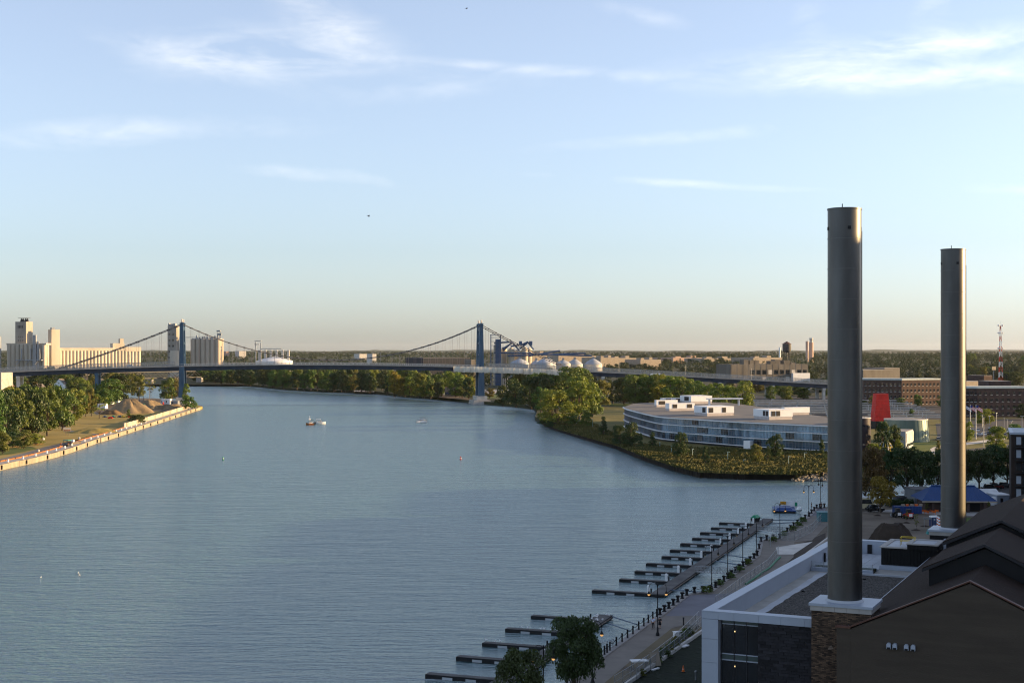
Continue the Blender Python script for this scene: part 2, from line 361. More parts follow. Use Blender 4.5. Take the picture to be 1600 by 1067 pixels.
# stone-chip brick pier: world-space brick pattern, colour and relief
def brick_pier_mat():
    m = M('brown tumbled brick', (.09, .058, .036), .9)
    n, l = m.node_tree.nodes, m.node_tree.links; b = n['Principled BSDF']
    g = n.new('ShaderNodeTexCoord'); sx = n.new('ShaderNodeSeparateXYZ'); l.new(g.outputs['Object'], sx.inputs[0])
    ad = n.new('ShaderNodeMath'); ad.operation = 'ADD'; l.new(sx.outputs[0], ad.inputs[0]); l.new(sx.outputs[1], ad.inputs[1])
    c = n.new('ShaderNodeCombineXYZ'); l.new(ad.outputs[0], c.inputs[0]); l.new(sx.outputs[2], c.inputs[1])
    t = n.new('ShaderNodeTexBrick'); l.new(c.outputs[0], t.inputs['Vector'])
    t.inputs['Scale'].default_value = 1; t.inputs['Brick Width'].default_value = .36; t.inputs['Row Height'].default_value = .11; t.inputs['Mortar Size'].default_value = .012
    t.inputs['Color1'].default_value = (.022, .015, .011, 1); t.inputs['Color2'].default_value = (.165, .105, .066, 1); t.inputs['Mortar'].default_value = (.03, .026, .022, 1)
    v = n.new('ShaderNodeTexVoronoi'); v.inputs['Scale'].default_value = 3.0; l.new(g.outputs['Object'], v.inputs['Vector'])
    mr = n.new('ShaderNodeMapRange'); mr.inputs[1].default_value = .93; mr.inputs[2].default_value = .97; l.new(v.outputs['Color'], mr.inputs[0])
    mx = n.new('ShaderNodeMix'); mx.data_type = 'RGBA'; mx.inputs[7].default_value = (.30, .24, .19, 1); l.new(mr.outputs[0], mx.inputs[0]); l.new(t.outputs['Color'], mx.inputs[6])
    l.new(mx.outputs[2], b.inputs['Base Color'])
    bp = n.new('ShaderNodeBump'); bp.inputs['Strength'].default_value = .8; bp.inputs['Distance'].default_value = .05; l.new(t.outputs['Color'], bp.inputs['Height']); l.new(bp.outputs[0], b.inputs['Normal'])
    return m
brick_pier = brick_pier_mat()

def water_mat():
    m = bpy.data.materials.new('river water'); m.use_nodes = True
    n, l = m.node_tree.nodes, m.node_tree.links; b = n['Principled BSDF']
    b.inputs['Base Color'].default_value = (.045, .125, .135, 1); b.inputs['Roughness'].default_value = .24; b.inputs['IOR'].default_value = 3.8; b.inputs['Specular Tint'].default_value = (.97, 1.0, .96, 1)
    g = n.new('ShaderNodeNewGeometry')
    def noise(sc, stretch, rot, det, rough=.55):
        mp = n.new('ShaderNodeMapping'); mp.inputs['Scale'].default_value = stretch; mp.inputs['Rotation'].default_value = (0, 0, rot); l.new(g.outputs['Position'], mp.inputs['Vector'])
        t = n.new('ShaderNodeTexNoise'); t.inputs['Scale'].default_value = sc; t.inputs['Detail'].default_value = det; t.inputs['Roughness'].default_value = rough
        l.new(mp.outputs[0], t.inputs['Vector']); return t.outputs['Fac']
    def mth(op, a, bb):
        x = n.new('ShaderNodeMath'); x.operation = op
        for i, v in enumerate((a, bb)):
            if isinstance(v, (int, float)): x.inputs[i].default_value = v
            else: l.new(v, x.inputs[i])
        return x.outputs[0]
    small = noise(.95, (.55, 1.6, 1), R(10), 3); mid = noise(.30, (.5, 1.9, 1), R(16), 3); big = noise(.085, (.5, 1.9, 1), R(12), 2)
    gust = noise(.011, (.45, 1.9, 1), R(6), 4, .6); gust2 = noise(.0045, (.35, 2.4, 1), R(-4), 3, .6)
    h = mth('ADD', mth('ADD', mth('MULTIPLY', small, 1.5), mth('MULTIPLY', mid, 3.2)), mth('MULTIPLY', big, 3.0))
    mr = n.new('ShaderNodeMapRange'); mr.inputs[1].default_value = .36; mr.inputs[2].default_value = .62; mr.inputs[3].default_value = .42; mr.inputs[4].default_value = 1.0
    l.new(mth('MULTIPLY', mth('ADD', gust, gust2), .5), mr.inputs[0])
    bp = n.new('ShaderNodeBump'); bp.inputs['Distance'].default_value = 1.25; l.new(h, bp.inputs['Height']); l.new(mr.outputs[0], bp.inputs['Strength'])
    l.new(bp.outputs[0], b.inputs['Normal'])
    return m
water = water_mat()

# ---------------------------------------------------------------- the setting: river, banks, ground
ZN, ZL, ZR = 1.8, 1.7, 2.4
structure('river', MB().add([(-9000, -300, 0), (9000, -300, 0), (9000, 9000, 0), (-9000, 9000, 0)], [(0, 1, 2, 3)]), water)

def slab(name, pts, z, mat, depth=None, kind='structure', bank=None):
    """flat sheet with the outline pts; depth > 0 adds a bank face all round"""
    mb = MB(); n = len(pts)
    a = sum(pts[i][0] * pts[(i + 1) % n][1] - pts[(i + 1) % n][0] * pts[i][1] for i in range(n))
    if a < 0: pts = pts[::-1]
    if depth: mb.prism([(p[0], p[1]) for p in pts], z - depth, z)
    else: mb.add([(p[0], p[1], z) for p in pts], [tuple(range(n))])
    o = mb.build(name, mat)
    bm = bmesh.new(); bm.from_mesh(o.data); bmesh.ops.triangulate(bm, faces=[f for f in bm.faces if len(f.verts) > 4]); bm.to_mesh(o.data); bm.free()
    if kind: o['kind'] = kind
    return o
def wp(px, py, z=0.0):
    v = W(px, py, z); return (v.x, v.y)
SHORE_R = [wp(*p) for p in [(-900, 585), (-300, 588), (100, 590), (230, 592), (290, 596.5), (310, 598), (357, 602), (405, 605), (440, 609), (507, 613), (587, 615.5),
    (634, 621), (676, 624), (700, 625.5), (735, 630), (761, 632.6), (800, 635.5), (834, 640), (840, 646), (836, 657), (850, 665), (871, 673.5), (921, 689),
    (965, 702), (1002, 718), (1050, 735), (1092, 746), (1160, 749), (1240, 750), (1291, 746), (1400, 742), (1700, 736), (2600, 725)]]
slab('ground', SHORE_R + [(1500, 430), (26000, 430), (26000, 26000), (-26000, 26000), (-26000, 2600)], ZR, city_floor, 4)
SEAWALL = [wp(*p) for p in [(0, 734.5), (20, 730), (50, 723.5), (80, 716), (110, 707), (150, 692.5), (180, 683.5), (210, 673.5), (240, 664), (270, 654), (300, 644), (310, 641)]]
LEFT = [(-3000, 100), (-250, 100), (-182, 300), (-177, 430)] + SEAWALL + [(-222, 1020), (-238, 1062), (-246, 1100), (-330, 1200), (-480, 1300), (-900, 1420), (-3000, 1500)]
slab('ground_left', LEFT, ZL, grass_dry, 4)
EDGE = [wp(px, py, ZN) for px, py in [(885, 1067), (940, 1025), (977, 998), (1006, 977), (1029, 962), (1073, 929), (1110, 923), (1137, 903), (1160, 885), (1183, 868),
    (1189, 844), (1218, 841), (1240, 822), (1264, 806), (1276, 793)]]
EDGE_R = [wp(px, py, ZN) for px, py in [(1300, 791), (1350, 784), (1440, 776), (1500, 766), (1560, 756), (1700, 745)]]
slab('ground_near', [(-36, 52), (-18, 102)] + EDGE + EDGE_R + [(900, 470), (900, -150), (-120, -150)], ZN, dirt, 4)

# ---------------------------------------------------------------- trees
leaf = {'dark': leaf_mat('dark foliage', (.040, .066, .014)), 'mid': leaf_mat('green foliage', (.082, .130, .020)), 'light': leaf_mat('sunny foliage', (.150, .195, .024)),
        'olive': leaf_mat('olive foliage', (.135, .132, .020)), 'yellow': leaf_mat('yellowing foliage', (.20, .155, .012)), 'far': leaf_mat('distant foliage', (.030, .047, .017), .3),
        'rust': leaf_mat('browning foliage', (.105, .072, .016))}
def leaves(rng, centers, radii, n, size, flat=0.75):
    """n leaf kites spread over the shells of the clumps"""
    k = len(centers); w = radii ** 2; idx = rng.choice(k, n, p=w / w.sum())
    d = rng.normal(size=(n, 3)); d /= np.linalg.norm(d, axis=1)[:, None]
    d[:, 2] = np.where(d[:, 2] < -.35, -d[:, 2], d[:, 2])
    r = radii[idx] * (0.55 + 0.5 * rng.random(n) ** .6)
    c = centers[idx] + d * r[:, None] * np.array([1, 1, flat])
    nrm = d + rng.normal(size=(n, 3)) * .55; nrm /= np.linalg.norm(nrm, axis=1)[:, None]
    a = np.cross(nrm, rng.normal(size=(n, 3))); a /= np.linalg.norm(a, axis=1)[:, None]; b = np.cross(nrm, a)
    s = (size * (.6 + .8 * rng.random(n)))[:, None]
    v = np.stack([c - a * s, c + b * s * .55, c + a * s, c - b * s * .55], 1)
    return v.reshape(-1, 3)
def crown(rng, kind):
    """clump centres and radii for a crown of unit height and unit width"""
    cs, rs = [], []
    if kind in ('round', 'stem'): n, rad = 52, .16
    elif kind == 'tall': n, rad = 46, .13
    elif kind == 'cone': n, rad = 46, .12
    elif kind == 'thin': n, rad = 26, .10
    else: n, rad = 24, .19
    for i in range(n):
        if kind == 'round':
            z = .10 + .86 * rng.random() ** .9; prof = math.sqrt(max(.12, 1 - ((z - .46) / .56) ** 2))
        elif kind == 'stem':
            z = .28 + .68 * rng.random() ** .8; prof = math.sqrt(max(.03, 1 - ((z - .56) / .45) ** 2))
        elif kind == 'tall':
            z = .14 + .82 * rng.random(); prof = max(.15, math.sin(math.pi * min(1, (z - .05) * 1.02)) ** .6)
        elif kind == 'cone':
            z = .08 + .88 * rng.random() ** 1.3; prof = max(.08, 1.04 - z)
        elif kind == 'thin':
            z = .34 + .62 * rng.random(); prof = math.sqrt(max(.05, 1 - ((z - .62) / .40) ** 2)) * .9
        else:
            z = .10 + .78 * rng.random(); prof = math.sqrt(max(.05, 1 - (z / 1.02) ** 2))
        a = 2 * math.pi * rng.random(); q = math.sqrt(rng.random() * .85 + .15) * (.40 if rng.random() > .15 else .50) * prof
        cs.append((q * math.cos(a) + rng.normal() * .02, q * math.sin(a) + rng.normal() * .02, z)); rs.append(rad * (.45 + .85 * rng.random()))
    return np.array(cs), np.array(rs)
PROTO = {}
def make_proto(key, kind, seed, n, size):
    rng = np.random.default_rng(seed); cs, rs = crown(rng, kind)
    v = leaves(rng, cs, rs, n, size)
    me = np_mesh('crown', v, 4, None)
    tb = MB(); th = {'round': .16, 'stem': .34, 'tall': .25, 'cone': .12, 'thin': .42, 'bush': .06}[kind]
    r0 = {'round': .026, 'stem': .030, 'tall': .026, 'cone': .02, 'thin': .016, 'bush': .02}[kind]
    pts = [Vector((0, 0, -.02)), Vector((rng.normal() * .01, rng.normal() * .01, th * .5)), Vector((rng.normal() * .02, rng.normal() * .02, th)), Vector((rng.normal() * .03, rng.normal() * .03, .62)), Vector((0, 0, .86))]
    rr = [r0 * 1.35, r0, r0 * .85, r0 * .5, r0 * .15]
    for i in range(4): tb.tube(pts[i], pts[i + 1], rr[i], 7, rr[i + 1])
    for c in cs[:: 2 if kind != 'bush' else 4]:
        k = min(3, max(1, int(rng.integers(1, 4)))); p = pts[k] if pts[k].z < c[2] else pts[1]
        mid = p.lerp(Vector(c), .5) + Vector((0, 0, -.03)); tb.tube(p, mid, r0 * .42, 5, r0 * .28); tb.tube(mid, Vector(c), r0 * .28, 4, r0 * .06)
    tm = bpy.data.meshes.new('trunk'); tm.from_pydata(tb.v, [], tb.f); tm.update(); tm.materials.append(bark)
    PROTO[key] = (me, tm)
for i in range(4): make_proto(f'round{i}', 'round', 10 + i, 4600, .030)
for i in range(3): make_proto(f'stem{i}', 'stem', 20 + i, 4200, .028)
for i in range(3): make_proto(f'tall{i}', 'tall', 30 + i, 4600, .028)
for i in range(2): make_proto(f'cone{i}', 'cone', 50 + i, 2200, .032)
for i in range(2): make_proto(f'bush{i}', 'bush', 60 + i, 1500, .050)
make_proto('thin0', 'thin', 70, 650, .030)
make_proto('near0', 'stem', 81, 15000, .0185); make_proto('near1', 'stem', 85, 11000, .021)
CROWN = {}
def tree(pos, h, w, proto, mat, label, group=None, name='tree', cat='tree', rz=None, parts=True):
    cm, tm = PROTO[proto]
    if (proto, mat) not in CROWN:
        c = cm.copy(); c.materials.append(leaf[mat]); CROWN[proto, mat] = c
    t = thing(name, label, cat, pos, rnd.uniform(0, 6.28) if rz is None else rz, group); t.scale = (w, w, h)
    place('crown', CROWN[proto, mat], t)
    place('trunk', tm, t)
    return t
def ptree(px, by, ty, wpx, proto, mat, label, z=ZR, group=None, name='tree', cat='tree'):
    p = W(px, by, z); return tree(p, (by - ty) * p.y / F, wpx * p.y / F, proto, mat, label, group, name, cat)
def pick(kind): return kind + str(rnd.randrange({'round': 4, 'stem': 3, 'tall': 3, 'cone': 2, 'bush': 2}[kind]))
def terr(x, d):
    """rise of the land away from the river"""
    d0 = np.interp(x, [-400, 0], [2400, 1750]); t = np.clip((d - d0) / 1700, 0, 1); return ZR + 15 * t * t * (3 - 2 * t)
tx, td = np.linspace(-9000, 9000, 91), np.concatenate([np.linspace(1650, 4600, 40), np.linspace(5200, 16500, 12)])
structure('upland', MB().add([(x, d, float(terr(x, d)) + (-.3 if j == 0 else .12)) for j, d in enumerate(td) for x in tx], [(j * 91 + i, j * 91 + i + 1, j * 91 + 92 + i, j * 91 + 91 + i) for j in range(len(td) - 1) for i in range(90)]), city_floor)
# ---------------------------------------------------------------- suspension bridge
BL, BR = Vector((-249, 1075, 0)), Vector((-25, 1110, 0))
SPAN = (BR - BL).length; BRZ = math.atan2(BR.y - BL.y, BR.x - BL.x)
bridge = thing('suspension_bridge', 'long blue suspension bridge with two towers crossing the river', 'bridge', BL, BRZ)
prof = np.polyfit([-400, -200, -135, -60, 0, 113, 227, 296, 354, 461, 509, 620], [18, 23.2, 25.2, 27.6, 29.4, 32.0, 28.8, 25, 22.6, 17.4, 14.8, 9], 5)
def dz_(s): return float(np.polyval(prof, s))
def strip(mb, s0, s1, y0, y1, a, b, step=12):
    """beam that follows the deck, from a below (or above) it to b"""
    ss = np.linspace(s0, s1, max(2, int(abs(s1 - s0) / step) + 1)); n = len(ss); vs = []
    for s in ss:
        z = dz_(s); vs += [(s, y0, z + a), (s, y1, z + a), (s, y1, z + b), (s, y0, z + b)]
    fs = [(0, 3, 2, 1), tuple(4 * (n - 1) + i for i in (0, 1, 2, 3))]
    for i in range(n - 1):
        for j in range(4): fs.append((4 * i + j, 4 * i + (j + 1) % 4, 4 * i + 4 + (j + 1) % 4, 4 * i + 4 + j))
    return mb.add(vs, fs)
S0, S1 = -330, 600
strip(MB(), S0, S1, -9.6, 9.6, -.35, .15).build('deck', deck_grey, bridge)
for y in (-8.4, 7.9): strip(MB(), S0, S1, y, y + .5, -3.3, -.36).build('girder', bridge_navy, bridge)
fb = MB()
for s in np.arange(S0 + 4, S1, 7.0): fb.box(s - .15, s + .15, -7.9, 7.9, dz_(s) - 2.2, dz_(s) - .4)
stuff(fb.build('floor_beams', bridge_navy, bridge))
for y in (-9.6, 9.4): strip(MB(), S0, S1, y, y + .2, .15, .55).build('kerb_beam', deck_grey, bridge)
for y in (-9.5, 9.5):
    rb = MB()
    for s in np.arange(-4, SPAN + 4, 3.0): rb.box(s - .12, s + .12, y - .12, y + .12, dz_(s) + .5, dz_(s) + 1.75)
    strip(rb, -4, SPAN + 4, y - .08, y + .08, 1.55, 1.75); strip(rb, -4, SPAN + 4, y - .05, y + .05, 1.0, 1.12)
    rb.build('railing', concrete_pale, bridge)
for y in (-9.3, 9.3):
    for a, b in ((S0, -6), (SPAN + 6, S1)):
        pb = MB()
        for s in np.arange(a, b, 5.0): pb.box(s - .1, s + .1, y - .1, y + .1, dz_(s) + .5, dz_(s) + 3.6)
        strip(pb, a, b, y - .07, y + .07, 3.45, 3.62); strip(pb, a, b, y - .07, y + .07, 1.05, 1.2)
        pb.build('fence_posts', galvanised, bridge)
        fm = MB(); ss = np.linspace(a, b, 40)
        for p, q in zip(ss, ss[1:]): fm.add([(p, y, dz_(p) + .5), (q, y, dz_(q) + .5), (q, y, dz_(q) + 3.5), (p, y, dz_(p) + 3.5)], [(0, 1, 2, 3)])
        fm.build('fence_mesh', MATS.get('bridge fence') or mesh_mat('bridge fence', (.42, .40, .36), .34), bridge)
TOP = 61.6
for s, lab in ((0.0, None), (SPAN, None)):
    tower = MB().box(s - .9, s + .9, -7.0, 7.0, 57, 59.6).build('tower', bridge_blue, bridge)
    for z, hgt in ((46.5, 1.6), (37.5, 1.6), (18, 2.0)): MB().box(s - .9, s + .9, -7.0, 7.0, z, z + hgt).build('strut', bridge_blue, tower)
    for z0, z1 in ((38.6, 46.6), (48, 57)):
        for sg in (-1, 1): MB().tube((s + .05 * sg, -7 * sg, z0), (s + .05 * sg, 7 * sg, z1), .42, 6).build('brace', bridge_blue, tower)
    for y in (-8.3, 8.3):
        lg = MB().taper(s, y, 6.4, TOP, 4.7, 3.0, 2.5, 2.0)
        for k in (-1, 1):
            lg.taper(s + k * 1.45, y, 6.4, TOP, .5, 3.3, .3, 2.3, ox=-k * .72)
        lg.taper(s, y, TOP, TOP + .7, 3.3, 2.6, 3.3, 2.6).taper(s, y, TOP + .7, TOP + 1.5, 2.2, 1.8, 1.2, 1.0)
        lg.build('leg', bridge_blue, tower)
        MB().lathe([(.55, TOP + 1.5), (.55, TOP + 2.6), (.75, TOP + 2.8), (.35, TOP + 3.8)], 8, s, y).build('finial', concrete_pale, tower)
    pr = MB().box(s - 4.2, s + 4.2, -11.5, 11.5, 3.2, 6.35)
    MB().taper(s, 0, -1.5, 3.15, 15, 30, 13, 28).build('pier_base', concrete, tower)
    pr.build('pier', concrete_pale, tower)
for y in (-8.3, 8.3):
    pts = []
    for s in np.linspace(-90, 0, 9): u = (s + 90) / 90; pts.append((s, y, dz_(-90) + .8 + (TOP - dz_(-90) - .8) * u - 5.0 * u * (1 - u)))
    for s in np.linspace(0, SPAN, 31)[1:]: u = s / SPAN * 2 - 1; pts.append((s, y, 34.2 + (TOP - 34.2) * u * u))
    e = SPAN + 72
    for s in np.linspace(SPAN, e, 9)[1:]: u = (e - s) / 72; pts.append((s, y, dz_(e) + .8 + (TOP - dz_(e) - .8) * u - 4.5 * u * (1 - u)))
    cable = MB().path(pts, .30, 6).build('main_cable', cable_steel, bridge)
    ps = np.array([p[0] for p in pts]); pz = np.array([p[2] for p in pts])
    for s in np.arange(-84, e - 4, 5.65):
        if min(abs(s), abs(s - SPAN)) < 4: continue
        zc = float(np.interp(s, ps, pz))
        if zc - dz_(s) > 3.5: MB().tube((s, y, dz_(s) + .2), (s, y, zc), .085, 4).build('hanger', hanger_steel, cable)
        MB().cbox((s, y, zc + .05), (.95, .8, .8)).build('cable_band', dark_metal, cable)
for s in (-62, -118, -175, -235, 323, 372, 418, 462, 505, 548):
    zt = dz_(s) - 3.3
    pm = MB().box(s - 1.3, s + 1.3, -9, 9, zt - 1.6, zt)
    for y in (-7, 7): pm.box(s - 1.1, s + 1.1, y - 1.2, y + 1.2, 0, zt - 1.55)
    pm.build('approach_pier', bridge_blue if s == -62 else concrete_pale, bridge)
for s in (37, 150, 292, 340, 395, 450, -40, -100):
    lm = MB().tube((s, 9.2, dz_(s)), (s, 9.2, dz_(s) + 9.5), .11, 5).tube((s, 9.2, dz_(s) + 9.5), (s, 7.2, dz_(s) + 9.8), .08, 5)
    lm.cbox((s, 7, dz_(s) + 9.8), (.7, .8, .2)).build('deck_lamp', galvanised, bridge)
# painter's containment sheets hung round the girder
tp = thing('containment_tarp', 'white stained tarpaulins wrapped round the bridge girder beside the right tower', 'tarpaulin', BL, BRZ)
s = SPAN - 22; rng = np.random.default_rng(5)
while s < SPAN + 68:
    w = 3.6 + rng.random() * 1.6; m_ = MB(); k = 5
    ss = np.linspace(s, s + w - .05, k); vs, fs = [], []
    for q in ss:
        z = dz_(q); bulge = rng.random() * .5
        vs += [(q, -10.0 - bulge * .3, z + .5), (q, -10.15 - bulge, z - 1.6), (q, -9.6 - bulge * .6, z - 3.6 - rng.random() * .5), (q, 9.6, z - 3.8 - rng.random() * .4), (q, 10.1, z - .2)]
    for i in range(k - 1):
        for j in range(4): fs.append((5 * i + j, 5 * i + 5 + j, 5 * i + 6 + j, 5 * i + 1 + j))
    m_.add(vs, fs).build('sheet', tarp, tp, smooth=True)
    s += w
tag(MB().box(-4, 4, -9.75, -9.66, 0, 2.5).build('sign_panel', white_paint, loc=BL + Matrix.Rotation(BRZ, 3, 'Z') @ Vector((365, 0, dz_(365) - 1.2)), rz=BRZ), 'blank white panel fixed to the bridge parapet past the tower', 'panel')
tv = thing('white_van', 'white van driving on the bridge deck left of the tower', 'van', BL + Matrix.Rotation(BRZ, 3, 'Z') @ Vector((-38, -5, dz_(-38) + .15)), BRZ)
MB().yprism([(-2.6, .35), (2.6, .35), (2.6, 1.2), (1.9, 1.35), (1.3, 2.2), (-2.6, 2.2)], -.95, .95).build('body', car_white, tv)
for x in (-1.6, 1.6): MB().tube((x, -1.0, .38), (x, 1.0, .38), .38, 10).build('wheels', tyre, tv)
MB().yprism([(1.2, 1.35), (1.8, 1.4), (1.3, 2.05), (.4, 2.05), (.4, 1.35)], -.97, .97).build('windows', glass_dark, tv)

# ---------------------------------------------------------------- railway truss bridge beyond
rb0, rb1 = at(150, 592, 1620), at(312, 590, 1760)
rv = rb1 - rb0; L_ = Vector((rv.x, rv.y)).length
rail = thing('railway_bridge', 'dark steel railway truss bridge low over the water behind the left tower', 'bridge', (rb0.x, rb0.y, 0), math.atan2(rv.y, rv.x))
npan = 16; pw = L_ / npan
for y in (-3, 3):
    MB().box(0, L_, y - .4, y + .4, 8.0, 9.2).build('bottom_chord', dark_metal, rail)
    MB().box(pw, L_ - pw, y - .35, y + .35, 15.6, 16.4).build('top_chord', dark_metal, rail)
    for i in range(npan):
        MB().tube((i * pw, y, 9 if i % 2 == 0 else 16), ((i + 1) * pw, y, 16 if i % 2 == 0 else 9), .38, 5).build('diagonal', dark_metal, rail)
for i in range(0, npan + 1, 4):
    MB().box(i * pw - 1.6, i * pw + 1.6, -4.5, 4.5, -1, 8).build('pier', concrete, rail)

# ---------------------------------------------------------------- grain elevators and silos up the river
def silo_mesh(r, h, n=20): return MB().lathe([(r, 0), (r, h), (r * .97, h + .3)], n)
g = at(90, 590, 2200); gx = lambda px: (px - 800) / F * 2200 - g.x; gz = lambda py: EYE - (py - HY) / F * 2200
elev = thing('grain_elevator', 'long cream grain elevator row of silos behind the left end of the bridge', 'grain elevator', (g.x, g.y, ZR), R(35))
def along(px): r_ = (px - 800) / F; return (r_ * 2200 - g.x) / (math.cos(R(35)) - r_ * math.sin(R(35)))
x0e, x1e = along(92), along(221)
nb = 24; bw = (x1e - x0e) / nb
sm = silo_mesh(bw * .52, gz(548) - ZR, 16)
first = None
for i in range(nb):
    for j in range(2):
        if first is None: first = sm.build('silo', grain_concrete, elev, smooth=True); o = first
        else: o = first.copy(); COL.objects.link(o)
        o.location = (x0e + bw * (i + .5), 4 + j * bw, 0)
MB().box(x0e, x1e - 26, 1.5, 4 + 2 * bw, gz(548) - ZR - .2, gz(543.5) - ZR).build('gallery', grain_concrete, elev)
MB().box(x1e - 26, x1e, 1.0, 4 + 2 * bw, gz(549) - ZR, gz(542) - ZR).build('gallery', grain_concrete, elev)
MB().box(x1e - 46, x1e - 27, 2, 14, gz(543.5) - ZR, gz(536) - ZR).box(x1e - 34, x1e - 28, 3, 10, gz(536) - ZR, gz(528.5) - ZR).build('roof_house', grain_concrete, elev)
MB().box(along(78), along(91), -8, 9, 0, gz(515) - ZR).build('lift_tower', grain_concrete, elev)
MB().box(along(79), along(84), -6, 2, gz(515) - ZR, gz(512) - ZR).build('roof_plant', grey_metal, elev)
hh = thing('head_house', 'tallest grey grain tower with rooftop machinery and dark painted emblem', 'grain elevator', (at(38, 590, 2190).x, 2190, ZR), R(-14))
wd = 20 * 2190 / F
MB().box(-wd / 2, wd / 2 - 1, -9, 9, 0, gz(503) - ZR).build('tower', grain_dark, hh)
rp = MB()
for q in (-6, -2, 3, 7): rp.taper(q * .8, 0, gz(503) - ZR, gz(498) - ZR, 3.2, 3, 1.4, 1.4)
rp.box(-8, 8, -5, 5, gz(497.4) - ZR, gz(497) - ZR)
rp.build('roof_plant', dark_metal, hh)
for i in range(4): MB().box(-5.5 + i * 2.4, -4.1 + i * 2.4, -9.12, -9.02, gz(513) - ZR, gz(509) - ZR).build('emblem', dark_metal, hh)
for i in range(3):
    for j in range(4): MB().box(-4.6 + i * 3.6, -3.4 + i * 3.6, -9.1, -9.02, gz(528) - ZR - j * 5, gz(526) - ZR - j * 5).build('window', glass_dark, hh)
tb_ = thing('silo_block', 'low cream silo block with outside loading spouts beside the tall head house', 'grain elevator', (at(42, 590, 2160).x, 2160, ZR), R(-14))
for i in range(9):
    for j in range(2):
        o = place('silo', first.data, tb_, (-30 + i * 7.4, j * 7, 0)); o.scale = (1.28, 1.28, (gz(539) - ZR) / (gz(548) - ZR))
MB().box(-34, 34, -2, 12, gz(539) - ZR, gz(536.5) - ZR).build('roof_slab', grain_concrete, tb_)
for i, q in enumerate((-6, 10, 25)):
    MB().tube((q, -5, gz(545) - ZR), (q + 1, -6, gz(560) - ZR), .9, 6).tube((q + 1, -6, gz(560) - ZR), (q - 6, -9, gz(569) - ZR), .6, 6).box(q - 9, q + 5, -8, -5, gz(563) - ZR, gz(561.5) - ZR).build('loading_spout', grey_metal, tb_)
for px_, t_, w_ in ((8, 526, 5), (63, 524, 6), (68, 534, 4)):
    c_ = at(px_, 590, 2175); m_ = MB().taper(0, 0, 0, gz(t_) - ZR, w_, w_, w_ * .7, w_ * .7)
    for q in range(8): m_.box(-w_ * .5, w_ * .5, -w_ * .55, -w_ * .5, q * 7, q * 7 + .6)
    tag(m_.build('leg_tower', grey_metal, loc=(c_.x, c_.y - 25, ZR)), {8: 'slim grey elevator leg at the far left of the silos', 63: 'dark lattice elevator leg between the two tall grain towers', 68: 'short rusty elevator leg beside the dark lattice one'}[px_], 'elevator leg')
# slab tower and silo cluster behind the left bridge tower
d2 = 1950; z2 = lambda py: EYE - (py - HY) / F * d2 - ZR
c2 = at(271, 590, d2); ct = thing('slab_tower', 'weathered brown grain tower just left of the blue bridge tower', 'grain elevator', (c2.x, c2.y, ZR), R(-10))
MB().box(-6.2, 6.2, -5, 5, 0, z2(509)).build('tower', grain_dark, ct)
for i in range(5):
    for j in range(2): MB().box(-5 + j * 5.4, -2.4 + j * 5.4, -5.1, -5.02, z2(524 + i * 9), z2(521 + i * 9)).build('window', glass_dark, ct)
MB().box(-6, -4.8, -4, 4, z2(509), z2(505)).box(-3, -1, -3, 3, z2(509), z2(506)).box(1, 4, -3, 3, z2(509), z2(505.5)).build('roof_plant', grey_metal, ct)
MB().lathe([(7.0, 0), (7.0, z2(551)), (6.4, z2(548))], 20, 4, -4).build('bin', grain_concrete, ct, smooth=True)
c3 = at(321, 590, d2); cs_ = thing('silo_cluster', 'cluster of tall tan cylindrical silos with catwalk right of the bridge tower', 'silo', (c3.x, c3.y, ZR), R(-6))
sr = 3.55
sm2 = silo_mesh(sr, z2(530), 20); f2 = None
for i in range(6):
    for j in range(3):
        if f2 is None: f2 = sm2.build('silo', silo_tan, cs_, smooth=True); o = f2
        else: o = f2.copy(); COL.objects.link(o)
        o.location = (-17 + i * 6.9, j * 7, 0)
rm = MB().box(-20, 20, 2, 12, z2(529.6), z2(528.6))
for q in range(9): rm.taper(-14 + q * 3.6, 5 + (q % 3) * 2, z2(529), z2(523.5 + (q * 7 % 4)), 2.4, 2.4, 1.2, 1.2)
rm.box(-44, 20, 5, 7, z2(527.5), z2(526.6)).build('conveyor', grey_metal, cs_)
tm_ = MB()
for a_, b_ in ((-1.8, -1.8), (1.8, -1.8), (1.8, 1.8), (-1.8, 1.8)): tm_.tube((17 + a_, 6 + b_, z2(529)), (17 + a_, 6 + b_, z2(517)), .3, 4)
tm_.box(14.5, 19.5, 3.5, 8.5, z2(518), z2(516)).box(15, 21, 4, 8, z2(524), z2(521)).build('head_frame', galvanised, cs_)
# white storage domes and shed
def dome(name, px, base, d, r_px, h_px, lab, wall=0, group=None, mat=white_paint):
    p = at(px, base, d); t = thing(name, lab, 'storage dome', (p.x, p.y, ZR), 0, group); r = r_px * .78 * d / F; h = h_px * .74 * d / F
    zb = max(.5, p.z - ZR)
    if wall: MB().lathe([(r, 0), (r, zb)], 32).build('wall', concrete_pale, t, smooth=True)
    else: MB().lathe([(r, 0), (r, zb)], 32).build('wall', mat, t, smooth=True)
    MB().lathe([(r * 1.02, zb), (r * .72, zb + h * .42), (r * .36, zb + h * .78), (r * .08, zb + h)], 32).build('roof', mat, t, smooth=True)
    MB().box(-1.2, 1.2, -1.2, 1.2, zb + h - .3, zb + h + 2).build('cap', grey_metal, t)
    return t
wh = dome('white_shed', 429, 564, 1980, 36, 9, 'broad white dome shed with roof vents behind the bridge span')
for i in range(6):
    a_ = -20 + i * 8; MB().box(a_ - 1.4, a_ + 1.4, -8, -4, 3 + 8 * (548 < 600), z2(547)).build('roof_vent', concrete_pale, wh)
gt = at(404, 566, 1960); gl = thing('loading_gantry', 'pale lattice loading gantry beside the white dome shed', 'gantry', (gt.x, gt.y, ZR))
gm = MB()
